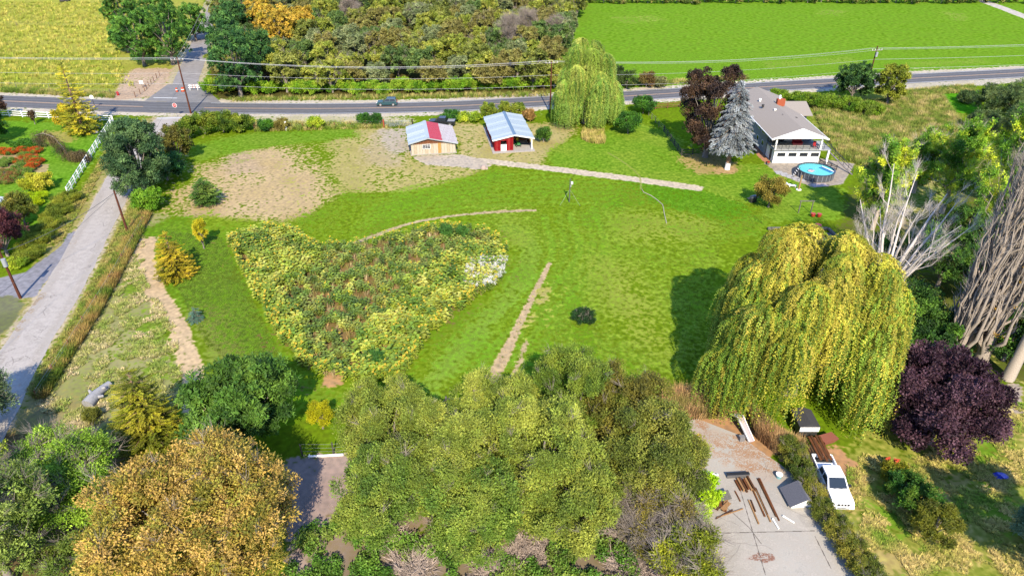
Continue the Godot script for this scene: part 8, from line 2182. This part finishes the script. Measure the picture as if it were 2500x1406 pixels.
func pool_and_patio(white: Material, dark: Material, grey: Material, red: Material) -> void:
	var pl := thing("swimming_pool", "round above-ground pool with grey wall beside the house", "pool", Vector3(52.3, 0, -110.2))
	var wall := mat("pool_wall", Color(0.045, 0.049, 0.06), 0.6)
	var n := 26
	for i in n:
		var a := TAU * i / n
		var b := Basis(Vector3.UP, -a + PI / 2)
		boxp(pl, "wall_panel", wall, Vector3(cos(a) * 3.0, 0.6, sin(a) * 3.0), Vector3(0.70, 1.2, 0.05), b)
		boxp(pl, "upright", mat("pool_post", Color(0.155, 0.167, 0.184), 0.5), Vector3(cos(a + PI / n) * 3.04, 0.6, sin(a + PI / n) * 3.04), Vector3(0.09, 1.22, 0.12), Basis(Vector3.UP, -a - PI / n + PI / 2))
		boxp(pl, "top_rail", mat("pool_rail", Color(0.024, 0.034, 0.053), 0.5), Vector3(cos(a) * 3.0, 1.23, sin(a) * 3.0), Vector3(0.76, 0.06, 0.22), b)
	tubep(pl, "liner", mat("pool_liner", Color(0.024, 0.222, 0.293), 0.5), [Vector3(0, 0.05, 0), Vector3(0, 0.07, 0)], [2.95, 2.95], 26)
	tubep(pl, "water", grain("pool_water", Color(0.034, 0.31, 0.329), Color(0.155, 0.354, 0.354), 0.9, 0.1, 1.0, 0.06), [Vector3(0, 1.0, 0), Vector3(0, 1.05, 0)], [2.95, 2.95], 26)
	var lad := thing("pool_ladder", "white pool ladder leaning on the pool's left rim", "ladder", Vector3(49.1, 0, -110.0))
	for z in [-0.3, 0.3]:
		barp(lad, "side_rail", dark, Vector3(-0.6, 0, z), Vector3(0.2, 1.7, z), 0.06, 0.06)
	for i in 4:
		barp(lad, "step", white, Vector3(-0.5 + i * 0.17, 0.25 + i * 0.36, -0.3), Vector3(-0.5 + i * 0.17, 0.25 + i * 0.36, 0.3), 0.14, 0.05)
	var fl := thing("pool_float", "pale pink inflatable floating in the pool", "float", Vector3(51.2, 1.05, -109.6))
	tubep(fl, "ring", mat("pink_float", Color(0.293, 0.222, 0.237), 0.5), [Vector3(-0.5, 0.08, 0), Vector3(0, 0.08, 0.35), Vector3(0.5, 0.08, 0), Vector3(0, 0.08, -0.35), Vector3(-0.5, 0.08, 0)], [0.14, 0.14, 0.14, 0.14, 0.14], 7)
	boxp(fl, "headrest", mat("blue_float", Color(0.008, 0.117, 0.222), 0.5), Vector3(0.1, 0.18, -0.4), Vector3(0.5, 0.12, 0.25))
	var fc := thing("pool_cover", "blue solar cover strip floating at the pool's right rim", "cover", Vector3(54.0, 1.06, -110.2), 25.0)
	boxp(fc, "sheet", mat("cover_blue", Color(0.003, 0.101, 0.212), 0.6), Vector3(0, 0.02, 0), Vector3(0.7, 0.03, 2.6))
	tubep(fc, "roller", white, [Vector3(0.45, 0.08, -1.3), Vector3(0.45, 0.08, 1.3)], [0.08, 0.08], 8)
	n = 0
	for q in [Vector3(47.2, 0, -110.6), Vector3(47.9, 0, -109.8), Vector3(48.6, 0, -109.0), Vector3(46.6, 0, -111.5)]:
		boxp(structure(put(bag_box(q + Vector3(0, 0.03, 0), Vector3(1.3, 0.06, 1.3)), "paving", grain("paving_grey", Color(0.222, 0.217, 0.212), Color(0.264, 0.253, 0.243), 1.0))), "flagstone", grain("paving_grey", Color(0.222, 0.217, 0.212), Color(0.264, 0.253, 0.243), 1.0), q + Vector3(0.66, 0.032, 0.7), Vector3(1.2, 0.06, 1.2))
		n += 1
	var mt := thing("pool_mat", "pink and white striped mat in front of the pool", "mat", Vector3(51.6, 0, -106.1), 6.0)
	for i in 5:
		boxp(mt, "stripe", mat("mat_%d" % (i % 2), [Color(0.304, 0.222, 0.212), Color(0.259, 0.237, 0.232)][i % 2]), Vector3(0, 0.02, -0.5 + i * 0.25), Vector3(2.6, 0.03, 0.24))
	var ch := mat("white_plastic", Color(0.6, 0.58, 0.58), 0.4)
	n = 0
	for q in [Vector3(45.71, 0, -105.77), Vector3(46.48, 0, -105.43)]:
		var ln := thing("sun_lounger", ["white sun lounger left of the pale post", "white sun lounger closest to the pale post"][n], "lounger", q, 80.0)
		boxp(ln, "bed", ch, Vector3(0, 0.3, 0.3), Vector3(0.6, 0.06, 1.2))
		boxp(ln, "backrest", ch, Vector3(0, 0.5, -0.5), Vector3(0.6, 0.06, 0.7), Basis(Vector3.RIGHT, 0.6))
		for p in [[-0.25, 0.7], [0.25, 0.7], [-0.25, -0.2], [0.25, -0.2]]:
			boxp(ln, "leg", ch, Vector3(p[0], 0.14, p[1]), Vector3(0.05, 0.28, 0.05))
		n += 1
	var fp := thing("fire_pit", "dark round fire pit left of the loungers", "fire pit", Vector3(44.91, 0, -106.45))
	tubep(fp, "bowl", dark, [Vector3(0, 0.25, 0), Vector3(0, 0.5, 0)], [0.35, 0.6], 12)
	for i in 3:
		barp(fp, "leg", dark, Vector3(cos(i * 2.1) * 0.3, 0.3, sin(i * 2.1) * 0.3), Vector3(cos(i * 2.1) * 0.45, 0.0, sin(i * 2.1) * 0.45), 0.05, 0.05)
	var bb := thing("barbecue", "black barbecue left of the olive-brown small tree", "barbecue", Vector3(38.35, 0, -99.46), 20.0)
	boxp(bb, "cart", dark, Vector3(0, 0.4, 0), Vector3(1.1, 0.75, 0.55))
	tubep(bb, "lid", mat("steel_lid", Color(0.117, 0.135, 0.167), 0.3, 0.5), [Vector3(-0.5, 0.85, 0), Vector3(0.5, 0.85, 0)], [0.32, 0.32], 10)
	for x in [-0.8, 0.8]:
		boxp(bb, "side_shelf", dark, Vector3(x, 0.75, 0), Vector3(0.5, 0.05, 0.5))
	# picnic bench by the house wall, side steps
	var bn := thing("bench", "small wooden bench with red cushion at the house corner", "bench", Vector3(46.0, 0, -115.6), 70.0)
	boxp(bn, "seat", grain("tan_plank", Color(0.167, 0.086, 0.036), Color(0.237, 0.143, 0.067), 1.0), Vector3(0, 0.42, 0), Vector3(1.4, 0.07, 0.4))
	boxp(bn, "cushion", red, Vector3(-0.35, 0.5, 0), Vector3(0.5, 0.1, 0.38))
	for x in [-0.6, 0.6]:
		boxp(bn, "leg", grey, Vector3(x, 0.2, 0), Vector3(0.08, 0.4, 0.36))
	rail_fence("step_railing", "dark wooden railing between house and pool", [Vector3(54.9, 0, -115.0), Vector3(57.0, 0, -112.6)], 1.2, 1.0, [0.3, 0.6, 0.9], 0.1, 0.12, mat("brown_black", Color(0.03, 0.025, 0.02)))
	# sunken garden deck behind the willow
	var dk := thing("garden_deck", "dark timber deck with grey edging behind the huge willow", "deck", Vector3(43.22, 0, -86.07))
	for i in 9:
		boxp(dk, "deck_board", mat("deck_dark_%d" % (i % 2), [Color(0.024, 0.025, 0.029), Color(0.034, 0.034, 0.038)][i % 2]), Vector3(-3.2 + i * 0.8, 0.15, 0.6), Vector3(0.77, 0.1, 6.0))
	for q in [[Vector3(-5.6, 0.3, -3.6), Vector3(3.2, 0.3, -3.6)], [Vector3(3.3, 0.3, -3.6), Vector3(3.9, 0.3, 4.0)]]:
		barp(dk, "edging", grey, q[0], q[1], 0.35, 0.3)
	var ar := thing("arbour", "weathered timber arch on the lawn behind the willow", "arch", Vector3(44.22, 0, -95.43))
	for x in [0.0, 1.9]:
		boxp(ar, "post", grey, Vector3(x, 1.0, 0), Vector3(0.12, 2.0, 0.12))
	boxp(ar, "lintel", grey, Vector3(0.95, 2.03, 0), Vector3(2.3, 0.12, 0.14))
	n = 0
	for q in [[Vector3(45.03, 0, -89.9), 0.55], [Vector3(45.9, 0, -94), 0.4], [Vector3(46.78, 0, -93.86), 0.4]]:
		var tb := thing("planter_tub", ["large red tub on the dark garden deck", "small red planter by the grey edging", "small red planter right of the first"][n], "tub", q[0])
		tubep(tb, "tub", mat("tub_red", Color(0.275, 0.028, 0.012), 0.5), [Vector3(0, 0.2, 0), Vector3(0, 0.2 + q[1], 0)], [q[1] * 0.7, q[1] * 0.85], 12)
		tubep(tb, "lip", mat("tub_red", Color(0.275, 0.028, 0.012), 0.5), [Vector3(0, 0.18 + q[1], 0), Vector3(0, 0.24 + q[1], 0)], [q[1] * 0.92, q[1] * 0.92], 12)
		n += 1

func bag_box(c: Vector3, s: Vector3) -> SurfaceTool:
	var st := bag()
	box(st, c, s)
	return st

func junction_things(white: Material, dark: Material, red: Material) -> void:
	var hy := thing("fire_hydrant", "red fire hydrant beside the pasture pull-in", "hydrant", Vector3(-91.54, 0, -158.1))
	tubep(hy, "barrel", red, [Vector3(0, 0, 0), Vector3(0, 0.75, 0), Vector3(0, 0.95, 0)], [0.22, 0.2, 0.08], 10)
	tubep(hy, "outlet", red, [Vector3(-0.32, 0.55, 0), Vector3(0.32, 0.55, 0)], [0.1, 0.1], 8)
	tubep(hy, "base", red, [Vector3(0, 0, 0), Vector3(0, 0.08, 0)], [0.32, 0.32], 10)
	var ss := thing("stop_sign", "red octagonal STOP sign at the lane's mouth", "sign", Vector3(-71.26, 0, -142.5), 0.0)
	tubep(ss, "post", mat("galvanised", Color(0.167, 0.184, 0.198), 0.4, 0.6), [Vector3(0, -0.2, 0), Vector3(0, 2.4, 0)], [0.04, 0.04], 6)
	var oct := PackedVector2Array()
	var rim := PackedVector2Array()
	for i in 8:
		var a := TAU * (i + 0.5) / 8.0
		oct.append(Vector2(cos(a), sin(a)) * 0.44 + Vector2(0, 2.4))
		rim.append(Vector2(cos(a), sin(a)) * 0.5 + Vector2(0, 2.4))
	var st := bag()
	prism(st, rim, 0.04, 0.055)
	var plate := put(st, "plate", white, ss)
	st = bag()
	prism(st, oct, 0.056, 0.06)
	put(st, "face", mat("sign_red", Color(0.259, 0.005, 0.008), 0.5), plate)
	var tm := TextMesh.new()
	tm.text = "STOP"
	tm.font = SystemFont.new()
	tm.font.font_names = PackedStringArray(["Droid Sans"])
	tm.font_size = 32
	tm.pixel_size = 0.0085
	tm.depth = 0.01
	var tx := put_mesh(tm, "lettering", white, plate)
	tx.position = Vector3(0, 2.4, 0.066)
	# road closed barrier and orange drums up the byway
	var bc := thing("barricade", "white striped barricade across the byway", "barrier", Vector3(-75.48, 0, -162.45), 4.0)
	for y in [0.55, 1.05]:
		boxp(bc, "board", white, Vector3(0, y, 0), Vector3(2.6, 0.22, 0.05))
		for i in 4:
			boxp(bc, "stripe", mat("orange_stripe", Color(0.335, 0.086, 0.039)), Vector3(-0.95 + i * 0.62, y, 0.03), Vector3(0.24, 0.2, 0.012), Basis(Vector3.BACK, 0.5))
	for x in [-0.9, 0.9]:
		barp(bc, "leg", white, Vector3(x, 0, -0.45), Vector3(x, 1.25, 0), 0.08, 0.08)
		barp(bc, "leg", white, Vector3(x, 0, 0.45), Vector3(x, 1.25, 0), 0.08, 0.08)
	var n := 0
	for q in [[Vector3(-78.95, 0, -160.76), 0.26], [Vector3(-77.65, 0, -161.09), 0.42]]:
		var dr := thing("traffic_drum", ["slim orange marker left of the junction pole", "orange warning sign by the junction pole"][n], "marker", q[0])
		tubep(dr, "drum", mat("safety_orange", Color(0.368, 0.045, 0.008), 0.6), [Vector3(0, 0, 0), Vector3(0, 0.95, 0)], [q[1], q[1] * 0.75], 12)
		tubep(dr, "band", white, [Vector3(0, 0.45, 0), Vector3(0, 0.6, 0)], [q[1] * 0.92, q[1] * 0.88], 12)
		tubep(dr, "foot", dark, [Vector3(0, 0, 0), Vector3(0, 0.06, 0)], [q[1] * 1.3, q[1] * 1.3], 12)
		n += 1
	var mb := thing("road_sign", "small white sign on a post at the pasture pull-in", "sign", Vector3(-88.63, 0, -164.18))
	tubep(mb, "post", dark, [Vector3(0, -0.1, 0), Vector3(0, 1.4, 0)], [0.04, 0.04], 6)
	boxp(mb, "plate", white, Vector3(0, 1.3, 0.06), Vector3(0.9, 0.8, 0.04))
	var st2 := thing("road_sign", "round-topped sign behind the yellowing conifer at the road", "sign", Vector3(-91.72, 0, -148.18))
	tubep(st2, "post", dark, [Vector3(0, -0.1, 0), Vector3(0, 2.6, 0)], [0.05, 0.05], 6)
	tubep(st2, "plate", white, [Vector3(0, 2.5, 0.04), Vector3(0, 2.5, 0.08)], [0.42, 0.42], 14)
	# cattle on the pasture
	n = 0
	for q in [Vector3(-171.81, 0, -278.83), Vector3(-170.11, 0, -279.72)]:
		var cw := thing("cow", ["black cow grazing at the top edge, left one", "black cow grazing at the top edge, right one"][n], "cow", q, 20.0 + n * 70.0)
		st = bag()
		tube(st, [Vector3(-0.85, 1.05, 0), Vector3(-0.7, 1.0, 0), Vector3(0, 0.95, 0), Vector3(0.65, 1.05, 0), Vector3(0.95, 1.05, 0), Vector3(1.25, 0.8, 0), Vector3(1.5, 0.45, 0), Vector3(1.62, 0.3, 0)], [0.12, 0.36, 0.42, 0.38, 0.26, 0.19, 0.15, 0.09], 10)
		for x in [-0.62, 0.55]:
			for z in [-0.22, 0.22]:
				tube(st, [Vector3(x, 0.85, z), Vector3(x + (0.08 if x < 0 else -0.03), 0.45, z), Vector3(x, 0, z)], [0.16, 0.08, 0.07], 6)
		tube(st, [Vector3(-0.88, 1.2, 0), Vector3(-1.0, 0.6, 0)], [0.04, 0.03], 5)
		put(st, "body", mat("black_hide", Color(0.02, 0.018, 0.016), 0.8), cw)
		n += 1
